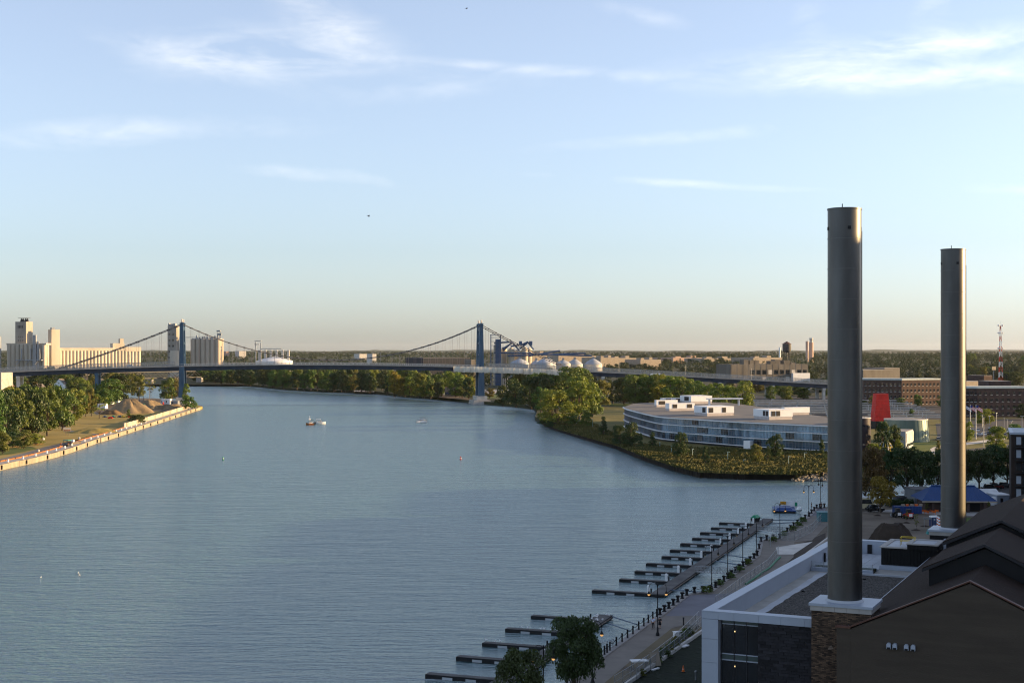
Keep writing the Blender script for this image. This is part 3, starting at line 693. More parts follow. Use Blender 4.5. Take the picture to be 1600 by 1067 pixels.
for a_ in (-4, 3): gm.taper(a_, 0, 0, z2(534 + abs(a_ + 4) * .2), 1.6, 1.6, 1.0, 1.0)
gm.box(-5.5, 4, -1, 1, z2(533), z2(532)).box(3, 32, -.8, .8, z2(545.5), z2(544.2)).box(-6, 1, -1.5, 1.5, z2(538.5), z2(537.5))
gm.build('frame', concrete_pale, gl)
for i, (px, base, rr, hh_, wl_, lab) in enumerate([(851, 566, 17, 10, 0, 'white storage dome half hidden by silos, leftmost of the dome row'), (812, 566, 19, 9, 0, 'white conical pile dome in front of the blue conveyor silos'),
    (838, 568, 12, 9, 0, 'small white dome peeping out between two larger domes'), (858, 566, 14, 9, 0, 'white storage dome under the blue conveyor'), (880, 567, 15, 8, 0, 'white storage dome second from the right in the row'),
    (898, 568, 16, 11, 1, 'large white cone roof dome on a cream ring wall'), (927, 568, 18, 12, 1, 'rightmost white cone roof dome on a cream ring wall')]):
    dome('storage_dome', px, base + 1, 1560 + i * 12, rr, hh_, lab, wl_, 'white storage domes', M('storage dome white', (.36, .38, .41), .6, var=.12, scale=.1))
d4 = 1600; z4 = lambda py: EYE - (py - HY) / F * d4 - ZR; x4 = lambda px: (px - 800) / F * d4
bc = thing('blue_conveyor', 'dark blue conveyor tower and galleries over concrete silos right of the bridge tower', 'conveyor', (x4(800), d4, ZR))
tw = MB()
for a_ in (767, 782):
    for y in (-3, 3): tw.box(x4(a_) - x4(800) - .5, x4(a_) - x4(800) + .5, y - .5, y + .5, 0, z4(523))
for z in np.arange(4, z4(523), 4.5): tw.box(x4(767) - x4(800), x4(782) - x4(800), -3.2, 3.2, z, z + .5)
tw.box(x4(774) - x4(800), x4(783) - x4(800), -2.5, 2.5, 0, z4(530)).box(x4(766) - x4(800), x4(784) - x4(800), -3.5, 3.5, z4(523.5), z4(522.5))
tw.build('elevator_tower', conveyor_blue, bc)
for (a, b, c_, d_) in ((772, 536, 800, 534), (785, 545, 800, 536), (800, 535, 812, 548), (800, 535, 786, 548), (812, 540, 825, 534), (798, 541, 822, 537), (825, 535, 834, 546), (824, 536, 812, 545), (772, 551, 830, 552), (793, 556, 915, 552), (826, 556, 875, 548), (830, 553, 925, 556)):
    MB().tube((x4(a) - x4(800), 0, z4(b)), (x4(c_) - x4(800), 2, z4(d_)), 1.0, 5).build('gallery', conveyor_blue, bc)
for a in (813, 829): MB().box(x4(a) - x4(800) - 1.6, x4(a) - x4(800) + 2, -2, 2, z4(540), z4(533)).build('drive_house', conveyor_blue, bc)
for i, (px, t_) in enumerate(((776, 540), (787, 545), (799, 546), (808, 549), (820, 545), (826.5, 546))):
    c_ = at(px, 568, 1600 + (i % 2) * 10); tag(MB().lathe([(3.6, 0), (3.6, z4(t_)), (1.2, z4(t_ - 3))], 18).build('grain_silo', grain_concrete, loc=(c_.x, c_.y + 8, ZR), smooth=True), 'tan concrete silo under the dark blue conveyor galleries', 'silo', 'silos under the blue conveyor')

# ---------------------------------------------------------------- far factories and landmarks
def block(name, px0, px1, top, d, depth, mat, label, cat='building', roof=roof_grey, rz=0, win=None, group=None, extra=()):
    c = at((px0 + px1) / 2, top, d); w = (px1 - px0) / F * d
    zg = float(terr(c.x, d)); t = thing(name, label, cat, (c.x, d, zg), R(rz), group); h = max(3.0, c.z - zg); w /= math.cos(R(rz))
    MB().box(-w / 2, w / 2, 0, depth, 0, h).build('wall', mat, t)
    MB().box(-w / 2 + .3, w / 2 - .3, .3, depth - .3, h + .01, h + .25).build('roof', roof, t)
    if win:
        cols, rows, ww, wh_, z0 = win
        wm = None
        for i in range(cols):
            for j in range(rows):
                if wm is None: wm = MB().box(-ww / 2, ww / 2, -.12, .05, 0, wh_).build('window', glass_dark, t); o = wm
                else: o = wm.copy(); COL.objects.link(o)
                o.location = (-w / 2 + w * (i + .5) / cols, 0, z0 + (h - z0) / rows * j)
    for (a, b, y0, y1, hh2) in extra: MB().box(-w / 2 + a * w, -w / 2 + b * w, y0, y1, h, h + hh2).build('roof_house', mat, t)
    return t
weath = M('weathered warehouse concrete', (.155, .14, .118), .95, var=.25, scale=.12, stretch=(1, 1, .4))
FAR = [(938, 968, 559, 2300, 60, brick_tan, 'cream factory hall behind the rightmost storage dome'), (958, 1000, 559.5, 2500, 60, brick_tan, 'cream factory block with stepped roof left of centre trees'),
       (1000, 1034, 562, 2450, 50, brick_tan, 'low cream factory wing beside the stepped block'), (1050, 1110, 559, 3000, 80, M('pink brick', (.42, .29, .22), .9), 'long pinkish factory behind the dark trees'),
       (1098, 1160, 560, 2900, 70, brick_tan, 'low tan factory left of the old warehouse'), (1175, 1225, 559, 2700, 70, brick_tan, 'pale yellow factory left of the water tower'),
       (374, 384, 548.5, 4300, 40, concrete_pale, 'pale distant hall between silos and white dome'), (353, 357, 549, 4300, 20, M('pink tower', (.40, .26, .21), .9), 'small pinkish distant block right of the silo cluster'),
       (562, 576, 553, 3800, 40, concrete_pale, 'pale low building on the far ridge behind the span'), (582, 588, 553, 2900, 30, concrete_pale, 'tiny pale house front under the cable'), (826, 864, 552, 2600, 60, brick_tan, 'cream hall seen over the white domes'),
       (872, 936, 556, 2400, 40, brick_tan, 'long cream hall behind the dome row'), (662, 734, 559, 2000, 60, M('coal grey', (.035, .038, .046), .95), 'long dark shed behind the bridge left of the tower'), (736, 743, 562, 1950, 20, weath, 'grey stockpile end beside the dark shed'),
       (1345, 1400, 578, 1350, 40, weath, 'tan brick building behind the brick apartment block'), (1380, 1408, 575, 1420, 30, weath, 'tan stair block above the tan brick building'), (1490, 1540, 596, 1050, 30, brick_tan, 'tan low building right of the thinner stack'),
       (1536, 1552, 587, 1150, 18, brick_dark, 'small brown roof block under the lattice mast')]
for a in FAR: block('factory' if a[3] > 1500 else 'building', *a, rz=28, extra=((.1, .25, 5, 20, 3), (.55, .7, 8, 24, 4)) if a[3] > 2200 and a[1] - a[0] > 28 else ())
# old warehouse with water tower
wz = lambda py: EYE - (py - HY) / F * 1420 - ZR; wx = lambda px: (px - 1203) / F * 1420 * 1.05
wc = at(1203, 590, 1420); wt = thing('old_warehouse', 'weathered grey concrete warehouse with roof huts behind the bridge approach', 'warehouse', (wc.x, wc.y, ZR), R(20))
MB().box(wx(1137), wx(1268), 0, 30, 0, wz(569)).build('wall', weath, wt)
for i in range(13):
    a = wx(1139) + i * (wx(1268) - wx(1139)) / 13
    MB().box(a - .6, a + .6, -.14, 0, 0, wz(569) + .1).build('pilaster', weath, wt)
    if i >= 3:
        for j in range(3): MB().box(a + 1.2, a + 5.4, -.1, .05, 1.5 + j * 7, 5.8 + j * 7).build('window', glass_dark if (i * 3 + j) % 4 else concrete_pale, wt)
for a, b, t_ in ((1164, 1172, 562), (1174, 1181, 562.5), (1182, 1190, 563), (1209, 1218, 564), (1217, 1226, 562), (1232, 1242, 563), (1245, 1251, 567)): MB().box(wx(a), wx(b), 6, 14, wz(569), wz(t_)).build('roof_house', weath, wt)
MB().box(wx(1239), wx(1268), -4, -.6, 0, wz(583)).build('annex', white_paint, wt)
vt = thing('water_tower', 'dark water tower with conical roof standing on legs above the old warehouse', 'water tower', (at(1233, 590, 1435).x, 1447, ZR)); k5 = 1435 / F
zt = lambda py: EYE - (py - HY) * k5 - ZR
MB().lathe([(1.2, zt(551)), (4.0, zt(548.8)), (4.4, zt(546)), (4.4, zt(537.5))], 20).build('tank', M('tank steel', (.07, .065, .06), .6, var=.4, scale=.3), vt, smooth=True)
MB().lathe([(4.9, zt(537.4)), (.15, zt(533.2))], 20).build('roof', M('tank roof', (.10, .05, .04), .8), vt)
for i in range(4):
    a = R(45 + 90 * i); MB().tube((4.4 * math.cos(a), 4.4 * math.sin(a), zt(569)), (2.9 * math.cos(a), 2.9 * math.sin(a), zt(548.5)), .28, 5).build('leg', dark_metal, vt)
bm_ = MB()
for z in (zt(562), zt(555.5)):
    for i in range(4):
        a, b = R(45 + 90 * i), R(135 + 90 * i); r_ = 3.9 if z == zt(562) else 3.4; bm_.tube((r_ * math.cos(a), r_ * math.sin(a), z), (r_ * math.cos(b), r_ * math.sin(b), z), .14, 4)
        bm_.tube((r_ * math.cos(a), r_ * math.sin(a), z - 8), (r_ * .9 * math.cos(b), r_ * .9 * math.sin(b), z), .1, 4)
bm_.tube((0, 0, zt(569)), (0, 0, zt(550)), .45, 6)
bm_.build('bracing', dark_metal, vt)
for px, t_, w_, d, lab in ((1261, 533, 4.4, 3000, 'slim pink twin silo tower on the horizon left of its domed partner'), (1267.5, 528, 7, 3020, 'taller pink silo tower with pale top on the horizon'), (1218.5, 543, 3, 2900, 'white tank tower left of the water tower')):
    c = at(px, t_, d); r_ = w_ / 2 / F * d; pk = M('pink silo', (.50, .36, .28), .9)
    t = thing('silo_tower', lab, 'silo', (c.x, d, ZR)); h = c.z - ZR
    MB().lathe([(r_, 0), (r_, h * .86 if t_ == 528 else h)], 18).build('shaft', pk if t_ != 543 else white_paint, t, smooth=True)
    if t_ == 528: MB().lathe([(r_ * .7, h * .86), (r_ * .7, h * .93), (r_ * .85, h * .94), (r_ * .85, h)], 14).build('top', concrete_pale, t, smooth=True)
# lattice mast
mc = at(1563, 600, 1500); mast = thing('radio_mast', 'red and white lattice radio mast with antenna dishes on the right horizon', 'mast', (mc.x, mc.y, ZR)); mh = EYE - (509 - HY) / F * 1500 - ZR
nseg = 12
for i in range(nseg):
    z0, z1 = mh * i / nseg, mh * (i + 1) / nseg; w0, w1 = 2.9 - 2.3 * i / nseg, 2.9 - 2.3 * (i + 1) / nseg; sg = MB()
    for a in range(3):
        p, q = R(90 + 120 * a), R(210 + 120 * a)
        sg.tube((w0 * math.cos(p), w0 * math.sin(p), z0), (w1 * math.cos(p), w1 * math.sin(p), z1), .26, 4).tube((w0 * math.cos(p), w0 * math.sin(p), z0), (w1 * math.cos(q), w1 * math.sin(q), z1), .16, 4).tube((w1 * math.cos(p), w1 * math.sin(p), z1), (w1 * math.cos(q), w1 * math.sin(q), z1), .16, 4)
    sg.build('mast_section', red_paint if i % 2 else white_paint, mast)
for z, n_ in ((mh * .62, 3), (mh * .87, 3), (mh * .99, 2)):
    for i in range(n_): a = i * 2.2; MB().lathe([(.2, z), (1.1, z + .5), (1.1, z + 1.6), (.2, z + 2)], 8, 2.2 * math.cos(a), 2.2 * math.sin(a)).build('antenna', white_paint, mast)
MB().tube((0, 0, mh), (0, 0, mh + 5), .1, 4).build('antenna', white_paint, mast)
c = at(1553, 575, 1470); bb_ = thing('billboard', 'small pale billboard left of the radio mast', 'billboard', (c.x, c.y, ZR), R(25)); MB().box(-2.6, 2.6, -.2, .2, c.z - ZR - 2, c.z - ZR + 1.6).build('board', brick_tan, bb_); MB().tube((0, .3, 0), (0, .3, c.z - ZR), .3, 6).build('post', grey_metal, bb_)
# ---------------------------------------------------------------- left bank
def offset_line(pts, off):
    out = []
    for i, p in enumerate(pts):
        a = pts[max(0, i - 1)]; b = pts[min(len(pts) - 1, i + 1)]; d = Vector((b[0] - a[0], b[1] - a[1])).normalized()
        out.append((p[0] - d.y * off, p[1] + d.x * off))
    return out
def walk(pts, step):
    """points every step metres along a polyline, with heading"""
    out = []; acc = 0
    for a, b in zip(pts, pts[1:]):
        a, b = Vector(a), Vector(b); L = (b - a).length; d = (b - a) / L; t = -acc if acc else 0
        t = (step - acc) if acc else 0
        while t < L: out.append((a + d * t, math.atan2(d.y, d.x))); t += step
        acc = (L - (t - step)) % step
    return out
def ribbon(name, pts, o0, o1, z, mat, h=0):
    A, B = offset_line(pts, o0), offset_line(pts, o1); mb = MB()
    for i in range(len(pts) - 1):
        q = [(*A[i], z), (*A[i + 1], z), (*B[i + 1], z), (*B[i], z)]
        if h: mb.prism([p[:2] for p in q], z, z + h)
        else: mb.add(q, [(0, 1, 2, 3) if True else ()])
    return mb.build(name, mat)
WALL = [(-182, 300), (-177, 430)] + SEAWALL
sw = thing('seawall', 'long sunlit concrete seawall with rust orange rail along the left bank', 'seawall', (0, 0, 0))
for i, (p, a) in enumerate(walk(WALL, 9.0)):
    MB().box(0, 8.9, -.35, .6, -1, ZL + .18 + .04 * (i % 3)).build('wall_panel', wall_conc, sw, loc=(p.x, p.y, 0), rz=a)
tag(ribbon('quay_walk', WALL, .65, 5.2, ZL + .05, concrete), kind='structure')
RAILP = [p for p in offset_line(WALL, 5.4)]
for i, (p, a) in enumerate(walk(RAILP[:-3], 7.0)):
    MB().box(0, 6.9, -.18, .18, ZL, ZL + .55).build('rail', orange_rail, sw, loc=(p.x, p.y, 0), rz=a)
bo = None
for i, (p, a) in enumerate(walk(offset_line(SEAWALL, 2.6), 14.5)):
    if p.y > 800: break
    if bo is None:
        bo = tag(MB().lathe([(.45, 0), (.34, .12), (.30, .65), (.46, .8), (.40, .95)], 10).build('mooring_bollard', white_paint, smooth=True, loc=(p.x, p.y, ZL + .05)), 'white mooring bollard on the left seawall', 'bollard', 'white bollards along the left seawall')
    else: dup(bo, (p.x, p.y, ZL + .05))
fd = None
for i, (p, a) in enumerate(walk(offset_line(SEAWALL, -.62), 24)):
    if fd is None: fd = tag(MB().box(-.35, .35, -.22, .26, .25, ZL + .05).build('fender', black, loc=(p.x, p.y, 0), rz=a), 'black timber fender hanging on the left seawall', 'fender', 'black fenders on the left seawall')
    else: dup(fd, (p.x, p.y, 0), a)
# pale bulkhead above the quay further on
pb = thing('bulkhead', 'bright pale sheet bulkhead above the quay near the gravel piles', 'retaining wall')
BW = offset_line(SEAWALL[6:], 5.2)
for i, (p, a) in enumerate(walk(BW, 6.0)):
    if 735 < p.y < 985: MB().box(0, 5.9, -.2, .3, ZL, ZL + 2.3 + .15 * (i % 2)).build('sheet', sheet_pale if i % 5 else wall_conc, pb, loc=(p.x, p.y, 0), rz=a)
lawn = [wp(*p, ZL) for p in [(-40, 745), (60, 712), (110, 693), (165, 675), (200, 661), (225, 650), (190, 652), (120, 660), (60, 690), (-40, 720)]]
slab('path', [wp(*p, ZL) for p in [(-60, 724), (0, 717), (40, 707), (70, 698), (105, 690), (150, 681), (143, 678), (120, 677), (100, 672), (94, 668), (100, 666), (110, 672), (128, 675), (155, 678), (165, 676), (130, 687), (100, 696), (60, 707), (30, 715), (0, 722), (-60, 732)]], ZL + .012, path_mat)
slab('lawn', [wp(*p, ZL) for p in [(-40, 716), (20, 709), (60, 701), (45, 697), (-40, 706)]], ZL + .008, grass_green)
slab('yard', [wp(*p, ZL) for p in [(150, 648), (300, 640), (300, 628), (240, 622), (170, 622), (140, 634)]], ZL + .010, dirt)
# piles
def pile(name, px, by, ty, wpx, mat, label, z=ZL, cat='gravel pile', depth=.7, seed=1, flat=.12):
    c = W(px, by, z); rx = wpx / 2 * c.y / F; h = (by - ty) * c.y / F; rng = np.random.default_rng(seed); n, k = 40, 11
    vs, fs = [], []
    ph = rng.random(6) * 6.28
    for i in range(k):
        u = i / (k - 1)
        for j in range(n):
            a = 2 * math.pi * j / n; rr = (1 - u * (1 - flat)) * (1 + .10 * math.sin(3 * a + ph[0]) + .07 * math.sin(5 * a + ph[1]) + .05 * math.sin(9 * a + ph[2] + u * 3))
            vs.append((rx * rr * math.cos(a), rx * depth * rr * math.sin(a), h * (u + .04 * math.sin(u * 3.14)) * (1 + .06 * math.sin(a * 2 + ph[3])) + (rng.normal() * .025 * h if i else 0)))
    for i in range(k - 1):
        for j in range(n): fs.append((i * n + j, i * n + (j + 1) % n, (i + 1) * n + (j + 1) % n, (i + 1) * n + j))
    fs.append(tuple((k - 1) * n + j for j in range(n)))
    return tag(MB().add(vs, fs).build(name, mat, smooth=True, loc=(c.x, c.y + rx * depth * .8, z)), label, cat)
pile('gravel_pile', 197, 646, 625, 70, gravel_pile, 'steep tan gravel pile with grooved flank on the left bank', seed=2, flat=.22)
pile('gravel_pile', 228, 640, 626, 56, gravel_pile, 'lower rounded gravel pile behind the green buoy', seed=3, flat=.3)
pile('gravel_pile', 265, 640, 632, 46, gravel_pile, 'flat sandy mound by the red buoy near the bulkhead', seed=4, flat=.4)
pile('grass_mound', 172, 648, 641, 34, M('brown mound', (.16, .10, .05), .95, var=.3), 'low brown mound at the foot of the steep gravel pile', cat='mound', seed=5, flat=.4)
pile('lawn_mound', 138, 677, 671, 70, grass_dry, 'broad dry grass mound rising behind the quay', cat='mound', seed=6, flat=.35, depth=1.3)
def buoy(px, by, mat, label, tower=True):
    c = W(px, by, ZL); t = thing('buoy', label, 'buoy', c)
    MB().lathe([(.9, 0), (1.25, .4), (1.25, 1.1), (.7, 1.4)], 12).build('hull', mat, t, smooth=True)
    m_ = MB()
    for i in range(4): a = R(45 + 90 * i); m_.tube((.75 * math.cos(a), .75 * math.sin(a), 1.3), (.3 * math.cos(a), .3 * math.sin(a), 3.6), .12, 4)
    m_.lathe([(.5, 2.6), (.55, 3.4), (.2, 4.2)], 8); m_.build('lantern_tower', mat, t)
buoy(225, 640.5, green_buoy, 'green channel buoy standing ashore by the gravel piles')
buoy(255, 637, red_paint, 'red channel buoy standing ashore near the white trailers')
def hut(name, px0, px1, by, ty, mat, label, cat='trailer', depth=4, z=ZL, rz=-10, roof=None, win=1):
    c = W((px0 + px1) / 2, by, z); w = (px1 - px0) * c.y / F; h = (by - ty) * c.y / F
    t = thing(name, label, cat, c, R(rz))
    MB().box(-w / 2, w / 2, 0, depth, .25, h).build('body', mat, t)
    MB().box(-w / 2 - .1, w / 2 + .1, -.1, depth + .1, h + .003, h + .14).build('roof', roof or mat, t)
    MB().box(-w / 2 + .2, w / 2 - .2, .2, depth - .2, 0, .24).build('skid', dark_metal, t)
    for i in range(win): MB().box(-w * .3 + i * w * .4, -w * .12 + i * w * .4, -.06, .02, h * .35, h * .75).build('door', glass_dark, t)
    return t
hut('site_trailer', 176, 185, 629, 622, white_paint, 'white site trailer behind the gravel pile')
hut('site_trailer', 169, 175, 632, 627.5, white_paint, 'small white site hut left of the gravel pile')
hut('site_trailer', 152, 165, 639, 631, white_paint, 'white truck box half hidden by pale green trees')
hut('container', 251, 257, 632, 623.5, white_paint, 'white container with red end near the bridge tower')
hut('container', 258, 265.5, 632, 623.5, white_paint, 'white container right of the red ended one')
hut('container', 266, 278, 633, 626.5, galvanised, 'grey cage container at the foot of the bridge tower')
for px, by, ty, lab in ((218, 630, 608, 'wooden utility pole above the gravel piles'), (224.5, 626, 605, 'thin pole behind the green buoy'), (233.5, 632, 606, 'tall wooden pole right of the green buoy'), (277, 630, 604, 'pale tall pole beside the bridge tower'), (293.5, 637, 622, 'thin pole beside the bush at the quay tip')):
    c = W(px, by, ZL); h = (by - ty) * c.y / F; m_ = MB().tube((0, 0, 0), (0, 0, h), .22, 6, .14)
    if px in (233.5, 218): m_.box(-1.6, 1.6, -.1, .1, h - 1.2, h - .95)
    tag(m_.build('utility_pole', timber, loc=c), lab, 'pole')
c = W(268, 631, ZL); tag(MB().tube((0, 0, 0), (.4, 0, 7), .45, 6, .3).build('drill_mast', orange_paint, loc=c), 'orange drill mast standing by the containers', 'drill')
# deck boat-landing, benches, signs, bins
c = W(105, 680, ZL); sg = thing('park_sign', 'white and brown sign board on posts at the park path', 'sign', c, R(15))
for x in (-.7, .7): MB().tube((x, 0, 0), (x, 0, 3.4), .1, 5).build('post', timber, sg)
MB().box(-1.7, 1.7, -.12, .12, 1.9, 3.6).build('board', concrete_pale, sg); MB().box(-1.5, 1.5, -.16, -.125, 2.05, 2.6).build('panel', rust, sg)
def bench(px, by, lab, mat=timber):
    c = W(px, by, ZL); t = thing('picnic_table', lab, 'picnic table', c, R(rnd.uniform(-30, 30)))
    MB().box(-1.2, 1.2, -.4, .4, .72, .8).build('table_top', mat, t)
    for y in (-.85, .85): MB().box(-1.2, 1.2, y - .15, y + .15, .42, .48).build('seat', mat, t)
    for x in (-.9, .9): MB().tube((x, -.8, 0), (x, .3, .75), .05, 4).tube((x, .8, 0), (x, -.3, .75), .05, 4).build('leg', mat, t)
orange_wood = M('orange bench timber', (.33, .16, .06), .8)  # orange-brown timber of the picnic tables
bench(22, 699, 'brown picnic table under the leftmost small tree', orange_wood); bench(31, 700, 'brown picnic table second from the left under the trees', orange_wood)
bench(55, 696, 'brown picnic table beside the round green bush', orange_wood); bench(63, 694, 'brown picnic table nearest the lawn path', orange_wood)
for px, by, lab, mt in ((60, 707, 'small tan litter bin beside the lower quay path', concrete_pale), (124, 687, 'small tan litter bin by the upper path bend', concrete_pale), (68, 687, 'pale electric cabinet on the dry grass', white_paint)):
    c = W(px, by, ZL); tag(MB().lathe([(.42, 0), (.5, .9), (.55, 1.0), (.2, 1.25)], 10).build('litter_bin', mt, loc=c), lab, 'bin')
# floating work boat shelter by the quay: dark hull, teal awning
c = W(105, 697.5, ZL); lb = thing('quay_shelter', 'teal roofed kiosk with dark counter on the left quay', 'kiosk', c, R(74))
MB().box(-1.4, 1.4, -1.2, 1.2, 2.5, 2.75).build('awning', aqua, lb)
for x in (-1.2, 1.2):
    for y in (-1, 1): MB().tube((x, y, 0), (x, y, 2.5), .08, 5).build('post', dark_metal, lb)
MB().box(-1.1, 1.1, -.9, .9, 0, 1.0).build('counter', dark_metal, lb)
c = W(117, 693.5, ZL); hl = thing('moored_raft', 'dark work skiff stored beside the teal roofed kiosk', 'boat', c, R(74))
MB().add([(-4, -1.2, .9), (-4, 1.2, .9), (3, -1.3, 1.0), (3, 1.3, 1.0), (5, 0, 1.2), (-3.8, -.8, 0), (-3.8, .8, 0), (2.8, -.8, 0), (2.8, .8, 0), (4.4, 0, .2)],
         [(0, 2, 7, 5), (1, 6, 8, 3), (0, 5, 6, 1), (2, 4, 9, 7), (3, 8, 9, 4), (5, 7, 9, 8, 6), (0, 1, 3, 4, 2)]).build('hull', timber, hl)
MB().box(-2, -1, -.5, .5, 1.0, 2.0).build('engine_box', white_paint, hl)
for i, (px, mt) in enumerate(((164, car_blue), (177, aqua), (187, car_blue), (193, yellow_paint), (201, red_paint))):
    c = W(px, 652, ZL); tag(MB().lathe([(.5, 0), (.95, .3), (.95, .8), (.7, 1.05)], 8).box(-1.5, 1.5, -.3, .3, .2, .55).build('pontoon_float', mt, loc=c), ['blue float leftmost in the row on the dry grass', 'teal float second in the row on the grass', 'blue float between the teal and yellow ones', 'yellow float in the row on the grass', 'red float at the right end of the row'][i], 'float')
c = W(172.5, 654.5, ZL); tag(MB().box(-1.4, 1.4, -.6, .6, .2, .9).taper(0, 0, .9, 1.3, 2.4, 1.0, 1.6, .6).build('skiff', red_paint, loc=c), 'small red boat lying on the dry grass', 'boat')
# houses
def house(px0, px1, by, ty, wall, roof, label, rz=0, depth=9, z=ZL, gable=.45):
    c = W((px0 + px1) / 2, by, z); w = (px1 - px0) * c.y / F; h = (by - ty) * c.y / F; e = h * (1 - gable)
    t = thing('house', label, 'house', c, R(rz))
    MB().yprism([(-w / 2, 0), (w / 2, 0), (w / 2, e), (0, h - .3), (-w / 2, e)], 0, depth).build('wall', wall, t)
    for sgn in (-1, 1):
        MB().add([(sgn * (w / 2 + .5), -.5, e - .3), (0, -.5, h), (0, depth + .5, h), (sgn * (w / 2 + .5), depth + .5, e - .3), (sgn * (w / 2 + .5), -.5, e - .05), (0, -.5, h + .25), (0, depth + .5, h + .25), (sgn * (w / 2 + .5), depth + .5, e - .05)],
                 [(0, 1, 2, 3), (7, 6, 5, 4), (0, 4, 5, 1), (1, 5, 6, 2), (2, 6, 7, 3), (3, 7, 4, 0)]).build('roof', roof, t)
    for x in (-w * .26, w * .2): MB().box(x - .5, x + .5, -.08, .03, e * .45, e * .85).build('window', glass_dark, t)
    MB().box(-.5, .5, -.08, .03, e * 1.02, e * 1.02 + 1.1).build('window', glass_dark, t)
    return t
shin = M('grey house roof', (.16, .14, .13), .9); brn = M('brown house roof', (.14, .085, .065), .9)
house(84, 100, 609, 592, white_paint, shin, 'white gabled house with grey roof among the left trees', -8)
house(48, 64, 613, 600, white_paint, shin, 'pale house with grey roof left of the white gabled one', -20)
house(1, 19, 616, 601, brick_tan, brn, 'brown roofed house at the left edge', -15)
block('building', -24, 3, 582.5, 1000, 14, concrete, 'pale flat building under the bridge at the left edge', rz=-14)
house(70, 82, 612, 601, brick_tan, brn, 'small brown house between the two pale ones', 10)
# left bank trees
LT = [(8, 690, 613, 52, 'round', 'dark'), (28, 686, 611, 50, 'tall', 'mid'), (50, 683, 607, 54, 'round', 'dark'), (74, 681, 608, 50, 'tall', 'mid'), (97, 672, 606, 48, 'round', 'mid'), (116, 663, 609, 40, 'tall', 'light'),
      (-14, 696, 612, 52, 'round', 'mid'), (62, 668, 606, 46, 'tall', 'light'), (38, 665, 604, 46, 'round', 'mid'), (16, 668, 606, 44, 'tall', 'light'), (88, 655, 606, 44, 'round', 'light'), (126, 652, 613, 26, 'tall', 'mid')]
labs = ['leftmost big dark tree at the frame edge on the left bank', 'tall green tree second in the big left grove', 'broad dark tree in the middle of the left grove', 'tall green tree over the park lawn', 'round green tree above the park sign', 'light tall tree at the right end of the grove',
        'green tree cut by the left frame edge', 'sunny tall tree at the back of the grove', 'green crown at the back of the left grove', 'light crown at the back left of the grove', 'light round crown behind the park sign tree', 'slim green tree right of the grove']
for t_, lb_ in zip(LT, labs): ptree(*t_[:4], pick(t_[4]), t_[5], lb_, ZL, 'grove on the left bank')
for t_, lb_ in (((4, 709, 675, 26, 'round1', 'olive'), 'small olive tree by the path at the left edge'), ((37, 701, 673, 26, 'round2', 'olive'), 'small olive tree over the picnic tables'), ((56, 695, 677, 24, 'bush0', 'light'), 'round light green bush by the picnic tables'),
    ((20, 699, 676, 26, 'round3', 'dark'), 'small dark tree between the picnic tables'), ((155, 654, 617, 34, 'thin0', 'light'), 'airy yellow green tree in front of the white truck'), ((143, 650, 608, 22, 'tall1', 'olive'), 'thin olive tree left of the airy one'), ((134, 651, 612, 20, 'tall2', 'olive'), 'slim pale tree right of the grove'),
    ((63, 618, 579, 40, 'round0', 'dark'), 'large dark round tree in front of the bridge left end'), ((26, 614, 583, 22, 'round1', 'dark'), 'dark tree beside the pale flat building'), ((168, 634, 594, 46, 'round2', 'mid'), 'green tree left of the white site trailer'), ((185, 628, 586, 40, 'round3', 'dark'), 'dark tree behind the white site trailer'),
    ((201, 652, 639, 12, 'cone0', 'mid'), 'small cone bush at the gravel pile foot'), ((212, 662, 648, 26, 'bush1', 'dark'), 'dark rounded bush at the end of the bulkhead'), ((222, 661, 649, 14, 'bush0', 'dark'), 'smaller dark bush touching the bulkhead'), ((295, 640, 620, 26, 'bush1', 'mid'), 'dense bush on the quay tip under the bridge tower'),
    ((291, 632, 600, 14, 'tall0', 'light'), 'slim tree growing beside the bridge tower'), ((262, 626, 592, 30, 'round1', 'mid'), 'green tree left of the bridge tower'), ((277, 625, 593, 22, 'round2', 'olive'), 'olive tree touching the bridge tower'), ((216, 622, 588, 24, 'round0', 'olive'), 'olive tree behind the poles'), ((236, 620, 591, 22, 'thin0', 'olive'), 'thin tree against the water behind the poles')):
    ptree(*t_, lb_, ZL)
for i in range(26):
    px = rnd.uniform(-60, 205); by = rnd.uniform(604, 617)
    if by > 609 and (40 < px < 110): by = 606
    ptree(px, by, by - rnd.uniform(17, 27), rnd.uniform(18, 30), pick('round'), rnd.choice(['dark', 'mid', 'mid', 'olive']), 'green tree in the belt under the bridge ' + ('at the left edge' if px < 40 else 'behind the white gabled house' if px < 120 else 'left of the gravel piles'), ZL, 'tree belt under the bridge left end')
for i in range(16):
    px = rnd.uniform(120, 215); by = rnd.uniform(624, 640)
    if px > 168: by = rnd.uniform(614, 622)
    ptree(px, by, by - rnd.uniform(20, 32), rnd.uniform(18, 26), pick('round'), rnd.choice(['mid', 'light', 'olive']), 'green tree in the thicket ' + ('behind the grove' if px < 150 else 'around the white truck' if px < 175 else 'behind the gravel piles'), ZL, 'thicket left of the gravel piles')
stub = MB()
for i in range(13):
    c = W(rnd.uniform(110, 150), rnd.uniform(606, 612), ZL); h = rnd.uniform(12, 17)
    tag(MB().tube((0, 0, 0), (rnd.uniform(-.3, .3), 0, h), .28, 5, .16).build('utility_pole', timber, loc=c), 'bare wooden pole in the pole yard under the bridge', 'pole', 'pole yard under the bridge')
